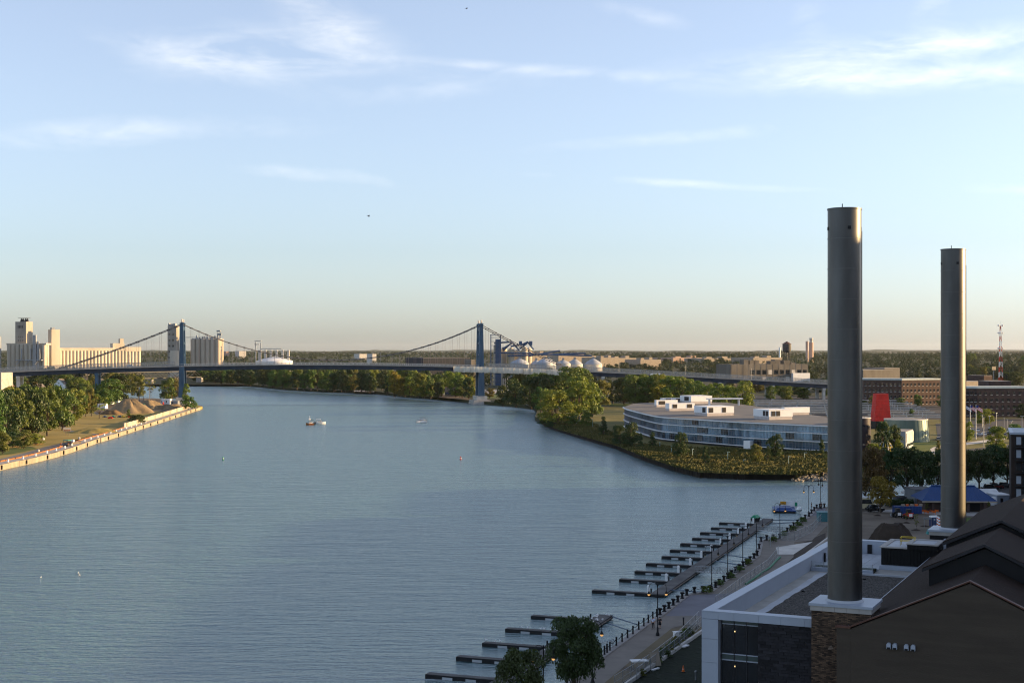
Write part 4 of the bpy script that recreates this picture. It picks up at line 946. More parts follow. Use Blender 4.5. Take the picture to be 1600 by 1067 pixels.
# ---------------------------------------------------------------- right bank: far wood, meadow, piling
i0 = 19
sp = thing('sheet_pile_wall', 'dark sheet pile wall along the point of the far bank', 'retaining wall')
PEN = SHORE_R[20:29]
pm = None
for i, (p, a) in enumerate(walk(PEN, 1.6)):
    if pm is None: pm = MB().box(0, .85, -.25, .3, -1, 1.75).box(.85, 1.6, -.05, .45, -1, 1.75).build('pile', sheetpile, sp); o = pm
    else: o = pm.copy(); COL.objects.link(o)
    o.location = (p.x, p.y, 0); o.rotation_euler = (0, 0, a)
slab('meadow', [(p[0], p[1]) for p in offset_line(SHORE_R[19:31], 1.2)] + [wp(*p, ZR) for p in [(1700, 690), (1480, 655), (1300, 650), (1100, 640), (900, 634)]], ZR + .02, grass_rough)
slab('lawn', [wp(*p, ZR) for p in [(941, 633), (985, 636), (985, 631), (935, 629)]], ZR + .05, grass_green)
slab('lawn', [wp(*p, ZR) for p in [(1390, 722), (1500, 722), (1500, 690), (1455, 689), (1424, 692), (1380, 708)]], ZR + .05, grass_green)
slab('path', [wp(*p, ZR) for p in [(1453, 702), (1458, 699), (1470, 697), (1520, 690), (1570, 684), (1570, 687), (1520, 694), (1475, 700), (1460, 703), (1464, 707), (1500, 716), (1490, 717), (1458, 709)]], ZR + .08, concrete_pale)
slab('road', [wp(*p, ZR) for p in [(1470, 706), (1530, 700), (1620, 690), (1700, 684), (1700, 692), (1600, 705), (1500, 722), (1470, 722)]], ZR + .07, asphalt)
slab('car_park', [wp(*p, ZR) for p in [(1466, 690), (1520, 684), (1640, 672), (1640, 652), (1500, 658), (1462, 662)]], ZR + .06, asphalt)
slab('car_park', [wp(*p, ZR) for p in [(1100, 646), (1480, 656), (1480, 622), (1120, 618)]], ZR + .055, asphalt)
slab('road', [wp(*p, ZR) for p in [(690, 618), (800, 613), (930, 611), (930, 608), (760, 609), (680, 613)]], ZR + .05, concrete)
slab('lawn', [wp(*p, ZR) for p in [(740, 622), (800, 622), (800, 616), (740, 616)]], ZR + .04, grass_green)
# tall grass tufts on the point: uncountable
rng = np.random.default_rng(11); N = 26000
px = rng.uniform(845, 1300, N); t = rng.random(N)
top = np.interp(px, [845, 870, 930, 1000, 1090, 1300], [657, 650, 664, 694, 700, 706]); bot = np.interp(px, [845, 871, 921, 965, 1002, 1050, 1092, 1160, 1240, 1300], [659, 671, 685, 697, 712, 728, 738, 741, 742, 736])
py = top + (bot - top) * t; d = (EYE - ZR) * F / (py - HY); P = np.stack([(px - 800) / F * d, d, np.full(N, ZR)], 1)
ok = ~((px > 985) & (py < np.interp(px, [985, 1090, 1300], [694, 700, 708]))); P = P[ok]; n = len(P)
clump = .5 + .5 * np.sin(P[:, 0] * .21 + 3 * np.sin(P[:, 1] * .07)) * np.sin(P[:, 1] * .13 + P[:, 0] * .05)
hgt = (.35 + .8 * clump) * (.6 + .8 * rng.random(n)); ang = rng.random(n) * 6.28; w = .22 + .25 * rng.random(n)
ax = np.stack([np.cos(ang), np.sin(ang), 0 * ang], 1) * w[:, None]; up = np.stack([rng.normal(size=n) * .3, rng.normal(size=n) * .3, hgt], 1)
v = np.stack([P - ax, P + ax, P + ax * .6 + up, P - ax * .5 + up * .9], 1).reshape(-1, 3)
tall_grass = M('tall grass', (.062, .074, .020), .95, col2=(.140, .122, .040), scale=.06, var=.2)
o = place('tall_grass', np_mesh('tall_grass', v, 4, tall_grass)); tag(o, 'tall sunlit meadow grass on the point in front of the glass building', 'grass', kind='stuff')
# riprap
rng = np.random.default_rng(3); v = MB(); base_r = None
for i in range(150):
    px = 1238 + rng.random() * 80; py = 741 + rng.random() * 7
    c = W(px, py, 1.0); s = .5 + rng.random() * .7
    bm2 = MB().taper(0, 0, -.5, .35, 1.2, 1.0, .6, .55, .1, -.05)
    if base_r is None:
        rr = thing('riprap', 'pale riprap boulders at the end of the sheet pile wall', 'rocks'); base_r = bm2.build('stone', rubble, rr); o = base_r
    else: o = base_r.copy(); COL.objects.link(o)
    o.location = (c.x, c.y, .2 + (748 - py) * .22); o.scale = (s, s, s); o.rotation_euler = (rng.normal() * .4, rng.normal() * .4, rng.random() * 6)

# ---------------------------------------------------------------- curved glass office building
FR = [(57.4, 724), (57.5, 700), (60.3, 662), (64.2, 626), (69.5, 612), (77.7, 600), (91.4, 578.6), (105, 563), (121, 547), (130, 539)]
BK = [(135, 556), (137, 590), (135, 625), (130, 665), (126, 730), (118, 785), (88, 795), (66, 770)]
def smooth_line(p, n=6):
    out = []
    for i in range(len(p) - 1):
        p0, p1, p2, p3 = (Vector(p[max(0, i - 1)]), Vector(p[i]), Vector(p[i + 1]), Vector(p[min(len(p) - 1, i + 2)]))
        for j in range(n):
            t = j / n; q = .5 * ((2 * p1) + (p2 - p0) * t + (2 * p0 - 5 * p1 + 4 * p2 - p3) * t * t + (3 * p1 - p0 - 3 * p2 + p3) * t ** 3); out.append((q.x, q.y))
    return out + [p[-1]]
FRS = smooth_line(FR); OUT = FRS + BK
zb, zt_ = ZR, 13.1
oc = thing('glass_office', 'low curved glass office building with white floor bands on the far point', 'office building')
fl = [ZR + 0.9, ZR + 4.2, ZR + 7.4, zt_ - .5]
def inset(o): return [(p[0], p[1]) for p in offset_line(FRS, -o)]   # positive = outwards (towards the river)
MB().prism(inset(-.6) + BK, ZR, ZR + 1.2).build('plinth', dark_metal, oc)
for a, b in zip(fl, fl[1:]): MB().prism(inset(-.25) + BK, a + .3, b - .12).build('glazing', glass_blue, oc, smooth=True)
for z in fl[1:3]: MB().prism(inset(.9) + BK, z - .08, z + .18).build('floor_band', white_paint, oc)
MB().prism(inset(.75) + BK, fl[0] - .06, fl[0] + .2).build('floor_band', white_paint, oc)
MB().prism(inset(1.1) + BK, zt_ - .5, zt_ - .1).build('roof_edge', white_paint, oc)
o = MB().prism(inset(.5) + BK, zt_ - .09, zt_ + .05).build('roof', roof_tan, oc)
mu = MB()
for p, a in walk(inset(.12), 1.55): mu.cbox((p.x, p.y, (ZR + 1.2 + zt_) / 2), (.055, .12, zt_ - ZR - 1.3), a)
stuff(mu.build('mullions', M('mullion grey', (.22, .24, .27), .5), oc))
bl = MB()
for z in fl[:-1]:
    for q in (1.25, 2.2): ribb = offset_line(inset(.1), 0); [bl.cbox(((a[0] + b[0]) / 2, (a[1] + b[1]) / 2, z + q), (math.dist(a, b), .05, .04), math.atan2(b[1] - a[1], b[0] - a[0])) for a, b in zip(ribb, ribb[1:])]
stuff(bl.build('transoms', M('mullion grey', (.22, .24, .27), .5), oc))
dk = None
for i, (p, a) in enumerate(walk(inset(-.15), 3.1)):
    for j in range(3):
        if rnd.random() < .12: MB().cbox((p.x, p.y, fl[j] + 1.75), (2.2 + 2 * rnd.random(), .16, 2.2), a).build('blind_reflection', glass_dark if rnd.random() < .75 else roof_tan, oc)  # dark panels are open blinds, paler ones painted-in reflections of downtown buildings
MB().cbox((*Vector(inset(.6)[38]), ZR + 1.6), (3.2, 3.0, 3.2), R(-42)).build('entrance_box', white_paint, oc)
def penthouse(pxl, pxc, pxr, by, ty, lab, lou=((.1, .3), (.6, .75)), louf=((.3, .8),), rz=-38):
    """white roof plant box: corner at pxc"""
    c = W(pxc, by, zt_ + .05); k = c.y / F; t = thing('roof_plant', lab, 'roof plant', c, R(-40 + 0))
    h = (by - ty) * k; wr = (pxr - pxc) * k / math.cos(R(40)) * .93; wl_ = (pxc - pxl) * k / math.sin(R(40)) * .72
    t.rotation_euler = (0, 0, R(22)); wr = (pxr - pxc) * k / math.cos(R(22)); wl_ = (pxc - pxl) * k / math.sin(R(22)) * .75
    wl_ = min(wl_, 12)
    MB().box(0, wr, 0, wl_, 0, h * .28).build('base', M('plant base', (.50, .45, .42), .8), t)
    MB().box(-.15, wr + .15, -.15, wl_ + .15, h * .28 + .003, h - .1).build('casing', white_paint, t)
    MB().box(-.25, wr + .25, -.25, wl_ + .25, h - .097, h).build('lid', white_paint, t)
    for a, b in lou: MB().box(a * wr, b * wr, -.25, -.1, h * .36, h * .86).build('louver', louver, t)
    for a, b in louf: MB().box(-.25, -.1, a * wl_, b * wl_, h * .36, h * .86).build('louver', louver, t)
    return t
penthouse(1085, 1105, 1149, 650, 635, 'white roof plant box with two dark louvers near the front of the glass building roof', ((.05, .22), (.56, .70)), ((.1, .35),))
penthouse(1165, 1202, 1241, 656, 640, 'white roof plant box with paired dark louvers furthest right on the front', ((.08, .25), (.29, .46)), ((.05, .2), (.24, .38)))
penthouse(1222, 1226, 1268, 648.5, 636.5, 'plain white roof plant box behind the paired louver one', (), ())
penthouse(1040, 1046, 1087, 642, 630, 'white roof plant box with two louvers left of the front one', ((.12, .3), (.7, .9)), ())
penthouse(1023, 1026, 1060, 636, 625, 'white roof plant box at the left end of the roof', ((.1, .4),), ())
penthouse(1062, 1080, 1114, 631, 618.5, 'tall white roof plant box at the back of the roof', (), ((.2, .6),))
penthouse(1032, 1036, 1078, 630, 622, 'low white roof plant box behind the left end one', ((.1, .3), (.5, .7)), ())
c = W(1128, 636, zt_); tag(MB().box(-5, 14, -2, 2, 3.2, 3.8).box(-4, -3.5, -1, 1, 0, 3.2).box(12, 12.5, -1, 1, 0, 3.2).build('roof_canopy', white_paint, loc=(c.x, c.y + 20, zt_ + .06), rz=R(10)), 'thin white canopy slab on the back of the glass building roof', 'canopy')
# lamp posts of the riverside walk
for i, (px, by, ty) in enumerate(((944, 676, 661), (901, 663, 650), (906, 661, 648), (926, 668, 655), (1031, 700, 691), (1049, 707, 697), (1082, 713, 701), (1137, 719, 706), (1232, 726, 713), (1257, 717, 707), (1162, 724, 718))):
    c = W(px, by, ZR); h = (by - ty) * c.y / F
    tag(MB().tube((0, 0, 0), (0, 0, h), .11, 6).cbox((-.3, 0, h), (1.0, .35, .18)).build('walk_lamp', M('pale green lamp steel', (.30, .40, .36), .5), loc=c, rz=R(20 * i)), 'pale green lamp post along the grassy riverside walk', 'lamp post', 'lamps of the grassy riverside walk')
# ---------------------------------------------------------------- trees of the right bank
PT = [((868, 663, 612, 62, 'round0', 'light'), 'large sunny tree standing at the water edge of the point'), ((905, 657, 590, 66, 'tall0', 'light'), 'tall sunny tree behind the water edge tree'), ((925, 652, 602, 42, 'round1', 'mid'), 'round green tree right of the tall sunny tree'),
      ((885, 640, 577, 64, 'round2', 'mid'), 'broad green tree reaching the bridge deck'), ((856, 640, 588, 56, 'round3', 'dark'), 'dark tree left of the broad green one'), ((830, 639, 590, 46, 'round0', 'dark'), 'dark tree on the bank left of the point'), ((806, 636, 594, 42, 'round1', 'dark'), 'dark tree right of the bridge pier'),
      ((786, 634.5, 603, 32, 'bush0', 'dark'), 'dark bush beside the bridge pier'), ((845, 645, 606, 34, 'tall1', 'mid'), 'green tree between the dark ones and the point'), ((840, 628, 585, 40, 'round2', 'mid'), 'green crown just under the tarpaulins'), ((905, 628, 578, 52, 'round3', 'mid'), 'green crown touching the bridge deck edge'),
      ((815, 626, 588, 40, 'round1', 'olive'), 'olive crown right of the bridge pier'), ((938, 636, 596, 36, 'round0', 'olive'), 'olive tree left of the bridge approach pier'), ((916, 668, 640, 24, 'bush1', 'mid'), 'shrub under the tall sunny tree'), ((895, 664, 645, 22, 'bush0', 'mid'), 'shrub between the two sunny trees'),
      ((848, 663, 655, 18, 'bush1', 'dark'), 'low dark shrub at the tip of the point'), ((859, 668, 658, 14, 'bush0', 'dark'), 'second low shrub behind the tip of the point')]
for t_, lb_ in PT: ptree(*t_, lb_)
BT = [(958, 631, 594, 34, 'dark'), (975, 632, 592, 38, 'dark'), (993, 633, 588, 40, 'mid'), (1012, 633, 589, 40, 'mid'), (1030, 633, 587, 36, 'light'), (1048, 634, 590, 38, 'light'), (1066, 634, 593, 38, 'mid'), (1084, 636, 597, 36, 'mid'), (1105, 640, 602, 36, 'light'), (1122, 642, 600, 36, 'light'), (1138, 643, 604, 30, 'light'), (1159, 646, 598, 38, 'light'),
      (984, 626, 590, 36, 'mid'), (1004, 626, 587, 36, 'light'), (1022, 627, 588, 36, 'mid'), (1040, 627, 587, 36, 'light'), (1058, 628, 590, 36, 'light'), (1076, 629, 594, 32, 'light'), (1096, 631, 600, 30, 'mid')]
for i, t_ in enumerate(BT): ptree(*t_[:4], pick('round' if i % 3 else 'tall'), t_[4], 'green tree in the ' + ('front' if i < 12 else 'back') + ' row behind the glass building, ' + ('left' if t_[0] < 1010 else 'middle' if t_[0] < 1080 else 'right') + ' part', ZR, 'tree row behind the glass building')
ST = [(943, 682, 651, 22, 'dark'), (968, 696, 666, 26, 'dark'), (986, 698, 661, 28, 'dark'), (1020, 700, 674, 20, 'dark'), (1063, 716, 677, 27, 'dark'), (1102, 724, 697, 18, 'dark'), (1181, 724, 695, 22, 'olive'), (1211, 716, 680, 28, 'dark'), (1284, 718, 686, 20, 'dark'), (1001, 700, 676, 14, 'dark'), (1148, 716, 702, 12, 'olive'), (1200, 718, 696, 18, 'dark')]
stl = ['dark pointed tree alone in the meadow left of the glass building', 'dark small tree at the left corner of the glass building', 'dark tree just right of the left corner tree', 'dark slim tree before the left facade', 'full dark tree standing before the curved facade', 'small dark tree on the grass slope nearest the piling', 'small olive tree before the middle of the facade', 'dark tree before the right part of the facade', 'dark tree before the facade beside the big stack', 'little dark tree by the facade foot', 'little olive tree on the grass slope', 'low dark tree left of the dark facade tree']
for t_, lb_ in zip(ST, stl): ptree(*t_[:4], pick('cone') if t_[4] == 'dark' and t_[3] < 24 else pick('round'), t_[4], lb_)
# wood along the far bank
xs = list(np.arange(300, 742, 6.4)); k = 0
for x in xs:
    for row in range(2):
        yb = float(np.interp(x, [290, 310, 357, 405, 440, 507, 587, 634, 676, 700, 735], [596.5, 598, 602, 605, 609, 613, 615.5, 621, 624, 625.5, 630])) - 1.0 - row * 5 - rnd.random() * 1.5
        if (583 < x < 606 or x > 684) and row == 0: continue
        c = W(x, yb, ZR); hpx = rnd.uniform(24, 37) if x > 400 else rnd.uniform(16, 26)
        if row == 1: hpx *= 1.05
        ty = max(yb - hpx, 571.5 + rnd.random() * 4); wpx_ = rnd.uniform(16, 26)
        m_ = rnd.choice(['dark', 'dark', 'mid']) if x < 540 else rnd.choice(['mid', 'olive', 'dark', 'light'])
        ptree(x + rnd.uniform(-4, 4), yb, ty, wpx_, pick('round' if rnd.random() < .6 else 'tall'), m_, ('waterside ' if row == 0 else 'rear ') + ('dark tree in the far bank wood just right of the left tower' if x < 380 else 'dark tree in the far bank wood below the white dome shed' if x < 490 else 'dark tree in the far bank wood above the three boats' if x < 600 else 'green tree on the far bank between the yellow tree and boat shed' if x < 684 else 'green tree on the far bank behind the boat shed'), ZR, 'far bank wood' if x < 600 else 'trees left of the right tower'); k += 1
for px, by, ty, w_, m_, lb_ in ((616, 620, 581, 22, 'yellow', 'yellowing tree among the far bank trees'), (728, 620, 586, 16, 'yellow', 'yellow topped tree left of the right tower'), (660, 621, 585, 24, 'light', 'bright green tree left of the boat shed'), (690, 618, 584, 22, 'light', 'slim bright tree behind the boat shed'), (765, 622, 606, 20, 'olive', 'olive shrub right of the right tower')):
    ptree(px, by, ty, w_, pick('tall'), m_, lb_)
block('boat_shed', 695, 722, 605, 1215, 12, brick_tan, 'tan boat shed with blue stripe on the far bank left of the right tower', 'shed', roof=rust, win=(7, 1, 2.2, 2.5, 1.2))
c = at(708, 611, 1214); tag(MB().box(-6, 7, -.3, -.2, 0, .9).build('awning', blue_paint, loc=(c.x, 1214, 5)), 'blue awning strip on the tan boat shed', 'awning')
for px in (787, 789.5, 793): c = W(px, 610, ZR); tag(MB().tube((0, 0, 0), (0, 0, 12), .2, 5).build('utility_pole', concrete_pale, loc=c), 'pale thin pole on the far road right of the tower', 'pole', 'poles on the far road')
# gravel beach patches
slab('beach', [wp(*p, 0) for p in [(552, 615.5), (585, 616.2), (583, 613.5), (556, 613)]], ZR + .06, concrete_pale)
slab('beach', [wp(*p, 0) for p in [(676, 624.2), (735, 630), (730, 625.5), (690, 620)]], ZR + .06, dirt)
# ---------------------------------------------------------------- solar canopies over the car park
for i, yp in enumerate((652, 648.5, 645, 641.8, 638.8, 636, 633.2, 630.6, 628.2, 626)):
    d = (EYE - 6.2) * F / (yp - HY); a, b = (1352 + (i % 3) * 4, 1474 - i * 4) if i < 2 else (1150 + i * 3, 1476 - i * 7)
    x0, x1 = (a - 800) / F * d, (b - 800) / F * d
    cp = thing('solar_canopy', ['solar canopy row nearest the green drum building', 'solar canopy row second from the green drum building'][i] if i < 2 else ['', '', 'third', 'fourth', 'fifth', 'sixth', 'seventh', 'eighth', 'ninth', 'farthest'][i] + ' solar canopy row counted back from the green drum building', 'solar canopy', (x0, d, ZR), R(1.5), None if i < 2 else 'solar canopies over the car park')
    L = x1 - x0
    MB().add([(0, 0, 4.1), (L, 0, 4.1), (L, 5.5, 3.7), (0, 5.5, 3.7), (0, 0, 4.3), (L, 0, 4.3), (L, 5.5, 3.9), (0, 5.5, 3.9)], [(3, 2, 1, 0), (4, 5, 6, 7), (1, 2, 6, 5), (2, 3, 7, 6), (3, 0, 4, 7), (0, 1, 5, 4)]).build('panel_roof', solar, cp)
    MB().box(-.1, L + .1, -.22, -.02, 3.75, 4.32).build('front_beam', concrete_pale, cp)
    for q in np.arange(4, L, 9.5): MB().box(q - .14, q + .14, 3.2, 3.5, 0, 3.6).build('post', white_paint, cp)
# ---------------------------------------------------------------- science centre: drum, red tower, purple silo, low white wing
c = W(1424.5, 691, ZR); k = c.y / F
dr = thing('green_drum', 'grey green metal drum building with shiny sunlit side', 'building', (c.x, c.y + 33 * k, ZR)); hz = (691 - 657) * k
MB().lathe([(36.5 * k, 0), (35 * k, hz * .5), (33.5 * k, hz)], 64).build('drum', green_metal, dr, smooth=True)
MB().lathe([(34.0 * k, hz), (34.0 * k, hz + .35)], 64).build('rim', concrete_pale, dr)
MB().lathe([(33 * k, hz + .35), (1, hz + .8)], 48).build('roof', roof_grey, dr)
for i in range(30):
    a = 2 * math.pi * i / 30; MB().tube((36.6 * k * math.cos(a), 36.6 * k * math.sin(a), 0), (33.6 * k * math.cos(a), 33.6 * k * math.sin(a), hz), .07, 4).build('seam', green_metal, dr)
c = W(1381, 670, ZR); k = c.y / F
rt = thing('red_tower', 'bright red tapered tower on a black base', 'tower', c, R(8)); z0_, z1_ = (670 - 658) * k, (670 - 616) * k
for (a, b) in ((0, .2), (.2, .4), (.4, .6), (.6, .8), (.8, 1)):
    w = lambda u: 27 * k * (1 - u) + 19.5 * k * u
    MB().taper(0, 4, z0_ + (z1_ - z0_) * a, z0_ + (z1_ - z0_) * b - .06, w(a), w(a) * .7, w(b), w(b) * .7).build('panel_course', red_panel, rt)
MB().box(-15 * k, 16 * k, -1.5, 12, -.1, z0_ - .01).build('base', black, rt)
MB().taper(0, 4, z1_ - .05, z1_ + .25, 20 * k, 20 * k * .7, 20 * k, 20 * k * .7).build('cap', red_panel, rt)
c = W(1347, 706, ZR); k = c.y / F; r_ = 17.5 * k; hz = (706 - 654) * k
pc = thing('purple_silo', 'dark purple cylinder building with small round portholes', 'building', (c.x, c.y + r_, ZR))
MB().lathe([(r_, 0), (r_, hz)], 48).build('drum', purple_black, pc, smooth=True); MB().lathe([(r_ + .15, hz), (r_ + .15, hz + .25), (r_ - .4, hz + .26)], 48).build('rim', concrete_pale, pc)
for i in range(9):
    for j, zz in enumerate((.22, .48, .78)):
        a = R(-150 + i * 34 + j * 17); m_ = MB().lathe([(.42, 0), (.42, .2)], 10); o = m_.build('porthole', brick_tan if (i + j) % 3 else glass_dark, pc, loc=(r_ * .985 * math.cos(a), r_ * .985 * math.sin(a), hz * zz)); o.rotation_euler = (0, R(90), a)
c = W(1408, 702, ZR); k = c.y / F; lw = thing('low_wing', 'low pale wing with sunlit end in front of the green drum', 'building', c, R(-24))
MB().box(-13 * k, 7 * k, 0, 20, 0, 27 * k).build('wall', white_metal, lw); MB().box(-12.6 * k, 6.6 * k, .3, 19.7, 27 * k + .003, 27 * k + .2).build('roof', roof_grey, lw)
for i in range(5): MB().box(7 * k, 7 * k + .25, 1 + i * 3.8, 4.2 + i * 3.8, 10 * k, 25 * k).build('panel', concrete_pale, lw)
MB().box(7 * k, 7 * k + .3, 3, 18, 4 * k, 8 * k).build('window_strip', glass_dark, lw)
# yellow ribbed dome sculpture
c = W(1386, 707, ZR); k = c.y / F; ys = thing('ribbed_dome', 'yellow and white ribbed dome sculpture on the lawn', 'sculpture', (c.x, c.y + 3, ZR)); rr = 12 * k; hh = 16 * k
for i in range(18):
    a = 2 * math.pi * i / 18; pts = []
    for j in range(9):
        u = j / 8; r2 = rr * math.cos(u * 1.30) ** .8; pts.append((r2 * math.cos(a), r2 * math.sin(a), hh * math.sin(u * 1.52)))
    MB().path(pts, .17, 5).build('rib', yellow_paint if i % 2 else white_paint, ys)
MB().lathe([(rr * .62, .1), (rr * .6, 1.0), (rr * .45, hh * .75), (.1, hh * .85)], 18).build('core', dark_metal, ys)
for z_, u in ((1.0, .25), (2.0, .5)):
    MB().path([(rr * 1.0 * math.cos(t), rr * 1.0 * math.sin(t), z_) for t in np.linspace(0, 6.29, 25)], .12, 4).build('ring', yellow_paint, ys)
# brick blocks
def brick_block(name, pc_, base, pxl, pxr, top, wall, label, rows, cl, cr, th=24):
    """two visible faces meeting at pixel column pc_"""
    c = W(pc_, base, ZR); k = c.y / F; h = (base - top) * k; t = thing(name, label, 'building', c, R(th))
    wr = (pxr - pc_) * k / math.cos(R(th)); wl_ = (pc_ - pxl) * k / math.cos(R(th)) * 1.2
    t2 = R(180 - 2 * th); ll = []
    poly = [(0, 0), (wr, 0), (wr, 14), (10, 16), (-wl_ * math.cos(R(2 * th)) + 10, wl_ * math.sin(R(2 * th)) + 14), (-wl_ * math.cos(R(2 * th)), wl_ * math.sin(R(2 * th)))]
    MB().prism(poly, 0, h).build('wall', wall, t)
    m_ = MB(); out = [(x * 1.012, y * 1.012 - .3) for x, y in poly]; m_.prism(out, h + .003, h + 1.1).build('cornice', cornice, t)
    wm = MB().box(-.62, .62, -.1, .05, 0, 1.9).build('window', glass_dark, t); sill = MB().box(-.75, .75, -.2, .05, -.25, -.02).build('sill', concrete_pale, wm)
    for i in range(cr):
        for j in range(rows):
            o = wm if i + j == 0 else wm.copy()
            if o is not wm: COL.objects.link(o)
            o.location = (wr * (i + .5) / cr, 0, 1.2 + (h - 1) / rows * j)
            if o is not wm: s2 = sill.copy(); COL.objects.link(s2); s2.parent = o
    ca, sa = math.cos(R(2 * th)), math.sin(R(2 * th))
    for i in range(cl):
        for j in range(rows):
            q = wl_ * (i + .5) / cl; o = wm.copy(); COL.objects.link(o); o.location = (-ca * q, sa * q, 1.2 + (h - 1) / rows * j); o.rotation_euler = (0, 0, R(-2 * th))
            s2 = sill.copy(); COL.objects.link(s2); s2.parent = o
    return t
brick_block('brick_block', 1409, 634, 1364, 1478, 594, brick_red, 'four storey red brick block with pale cornice between the stacks', 4, 9, 10)
bb = brick_block('brick_office', 1527, 652, 1508, 1612, 607, brick_dark, 'dark brown brick office at the right edge of the view', 4, 4, 9, 10)
block('brick_office', 1545, 1580, 596, 875, 20, brick_dark, 'brown brick upper block on the right edge office', win=None)
# flagpoles with flags
for px, by, ty, lab, stars in ((1516, 678, 632, 'flagpole with striped flag left of its twin', 1), (1525, 686, 632, 'flagpole with striped flag nearest the road', 1), (1508.5, 672, 632, 'flagpole with white and blue flag beside the stack', 0)):
    c = W(px, by, ZR); h = (by - ty) * c.y / F; t = thing('flagpole', lab, 'flagpole', c, R(-25)); MB().tube((0, 0, 0), (0, 0, h), .16, 8, .1).build('pole', white_paint, t)
    n = 7
    for i in range(n):
        m_ = MB(); z1 = h - .3 - i * .26; pts = [(q * .55, .14 * math.sin(q * 1.4), -q * .32) for q in range(6)]
        for a, b in zip(pts, pts[1:]): m_.add([(a[0] + .1, a[1], z1 + a[2]), (b[0] + .1, b[1], z1 + b[2]), (b[0] + .1, b[1], z1 + b[2] - .26), (a[0] + .1, a[1], z1 + a[2] - .26)], [(0, 1, 2, 3)])
        m_.build('flag_stripe', (flag_red if i % 2 == 0 else flag_white) if stars else (flag_white if i % 3 else flag_blue), t)
    if stars: MB().box(.1, 1.1, -.2, -.16, h - 1.4, h - .3).build('flag_canton', flag_blue, t)
# street lamps and cars in the car park
for i, (px, by, ty) in enumerate(((1537, 700, 651), (1546, 668, 650), (1557, 672, 645), (1569, 672, 653), (1574, 668, 655), (1580, 670, 658), (1597, 680, 650), (1535, 668, 648), (1356, 640, 626), (1414, 652, 640), (1445, 652, 640))):
    c = W(px, by, ZR); h = (by - ty) * c.y / F; tag(MB().tube((0, 0, 0), (0, 0, h), .13, 6).cbox((0, 0, h), (1.6, .4, .2)).build('street_lamp', galvanised, loc=c, rz=R(i * 25)), 'grey street lamp in the car park behind the right stack' if i else 'tall striped banner lamp post beside the bend of the road', 'street lamp', 'car park street lamps' if i else None)
def car_proto(name, mat, label, cat, loc, rz, group=None, suv=False):
    t = thing(name, label, cat, loc, rz, group); hgt = 1.75 if suv else 1.45
    MB().yprism([(-2.2, .35), (2.2, .3), (2.25, .65), (2.1, .85), (1.05, .98), (-1.7, 1.0), (-2.25, .92)], -.88, .88).build('body', mat, t)
    MB().add([(-1.9, -.82, 1.0), (1.0, -.82, .985), (.25, -.66, hgt), (-1.35, -.66, hgt), (-1.9, .82, 1.0), (1.0, .82, .985), (.25, .66, hgt), (-1.35, .66, hgt)],
             [(0, 1, 2, 3), (5, 4, 7, 6), (1, 5, 6, 2), (4, 0, 3, 7), (3, 2, 6, 7)]).build('windows', glass_dark, t)
    MB().box(-1.33, .23, -.655, .655, hgt, hgt + .05).build('roof', mat, t)
    for x in (-1.4, 1.4):
        for y in (-.8, .8): MB().tube((x, y - .12, .33), (x, y + .12, .33), .33, 12).build('wheel', tyre, t)
    for y in (-.6, .6): MB().box(2.2, 2.28, y - .2, y + .2, .6, .78).build('headlight', lamp_off, t)
    return t
cp0 = {}
cars = [(px, by) for px, by in ((1466, 688), (1471, 687), (1477, 686), (1487, 685), (1502, 683), (1530, 681), (1537, 680), (1545, 679), (1552, 678), (1562, 683), (1569, 682), (1575, 676), (1582, 675), (1475, 680), (1483, 679), (1520, 675), (1528, 674), (1548, 672), (1560, 671), (1590, 679))]
for i, (px, by) in enumerate(cars):
    m_ = [car_silver, car_white, car_black, car_blue, car_red][i % 5]; c = W(px, by, ZR + .07); key = m_.name
    lab = f'{m_.name.split()[0]} parked car in the lot behind the right stack'
    if key not in cp0: cp0[key] = car_proto('parked_car', m_, lab, 'car', c, R(80), 'cars in the far car park')
    else: dup(cp0[key], c, R(80 + rnd.uniform(-8, 8) + 180 * (i % 2)))
# ---------------------------------------------------------------- town trees, right half
TT = [(1557, 706, 668, 34, 'round0', 'light', 'full green tree by the road beyond the right stack'), (1511, 690, 660, 24, 'round1', 'light', 'small sunny tree beside the right stack and flagpoles'), (1590, 692, 664, 30, 'round2', 'mid', 'green tree at the right edge above the dark building'),
      (1424, 655, 638, 20, 'cone0', 'mid', 'cone tree behind the green drum'), (1380, 706, 661, 28, 'round3', 'dark', 'dark tree before the red tower'), (1399, 704, 666, 24, 'round1', 'dark', 'dark tree between the red tower and the drum'), (1404, 706, 686, 16, 'bush0', 'light', 'light shrub beside the ribbed dome'),
      (1366, 708, 693, 22, 'bush1', 'light', 'light shrub at the foot of the purple cylinder'), (1371, 714, 703, 26, 'bush0', 'mid', 'low hedge shrub before the ribbed dome'), (1392, 716, 706, 28, 'bush1', 'mid', 'hedge shrub right of the ribbed dome'), (1466, 712, 688, 14, 'cone1', 'olive', 'narrow shrub at the path beside the right stack'), (1352, 716, 706, 24, 'bush1', 'olive', 'shrub at the purple cylinder base'),
      (1538, 664, 640, 30, 'round2', 'light', 'sunny tree before the dark brick office'), (1600, 656, 632, 30, 'round3', 'dark', 'dark tree before the dark brick office at the edge'), (1345, 722, 708, 20, 'bush0', 'olive', 'dull shrub beside the big stack'), (1305, 660, 646, 30, 'bush0', 'mid', 'round bush behind the glass building roof')]
for a in TT: ptree(*a[:6], a[6])
k = 0; rr = random.Random(21)
ZONES = [(1345, 1480, 630, 642, 10, 12, 20), (1180, 1300, 612, 626, 14, 13, 22), (1480, 1620, 604, 640, 14, 16, 26), (1270, 1350, 592, 622, 8, 14, 22), (1475, 1620, 582, 602, 14, 12, 20), (1136, 1290, 604, 612, 8, 12, 18), (770, 945, 603, 612, 14, 22, 30)]
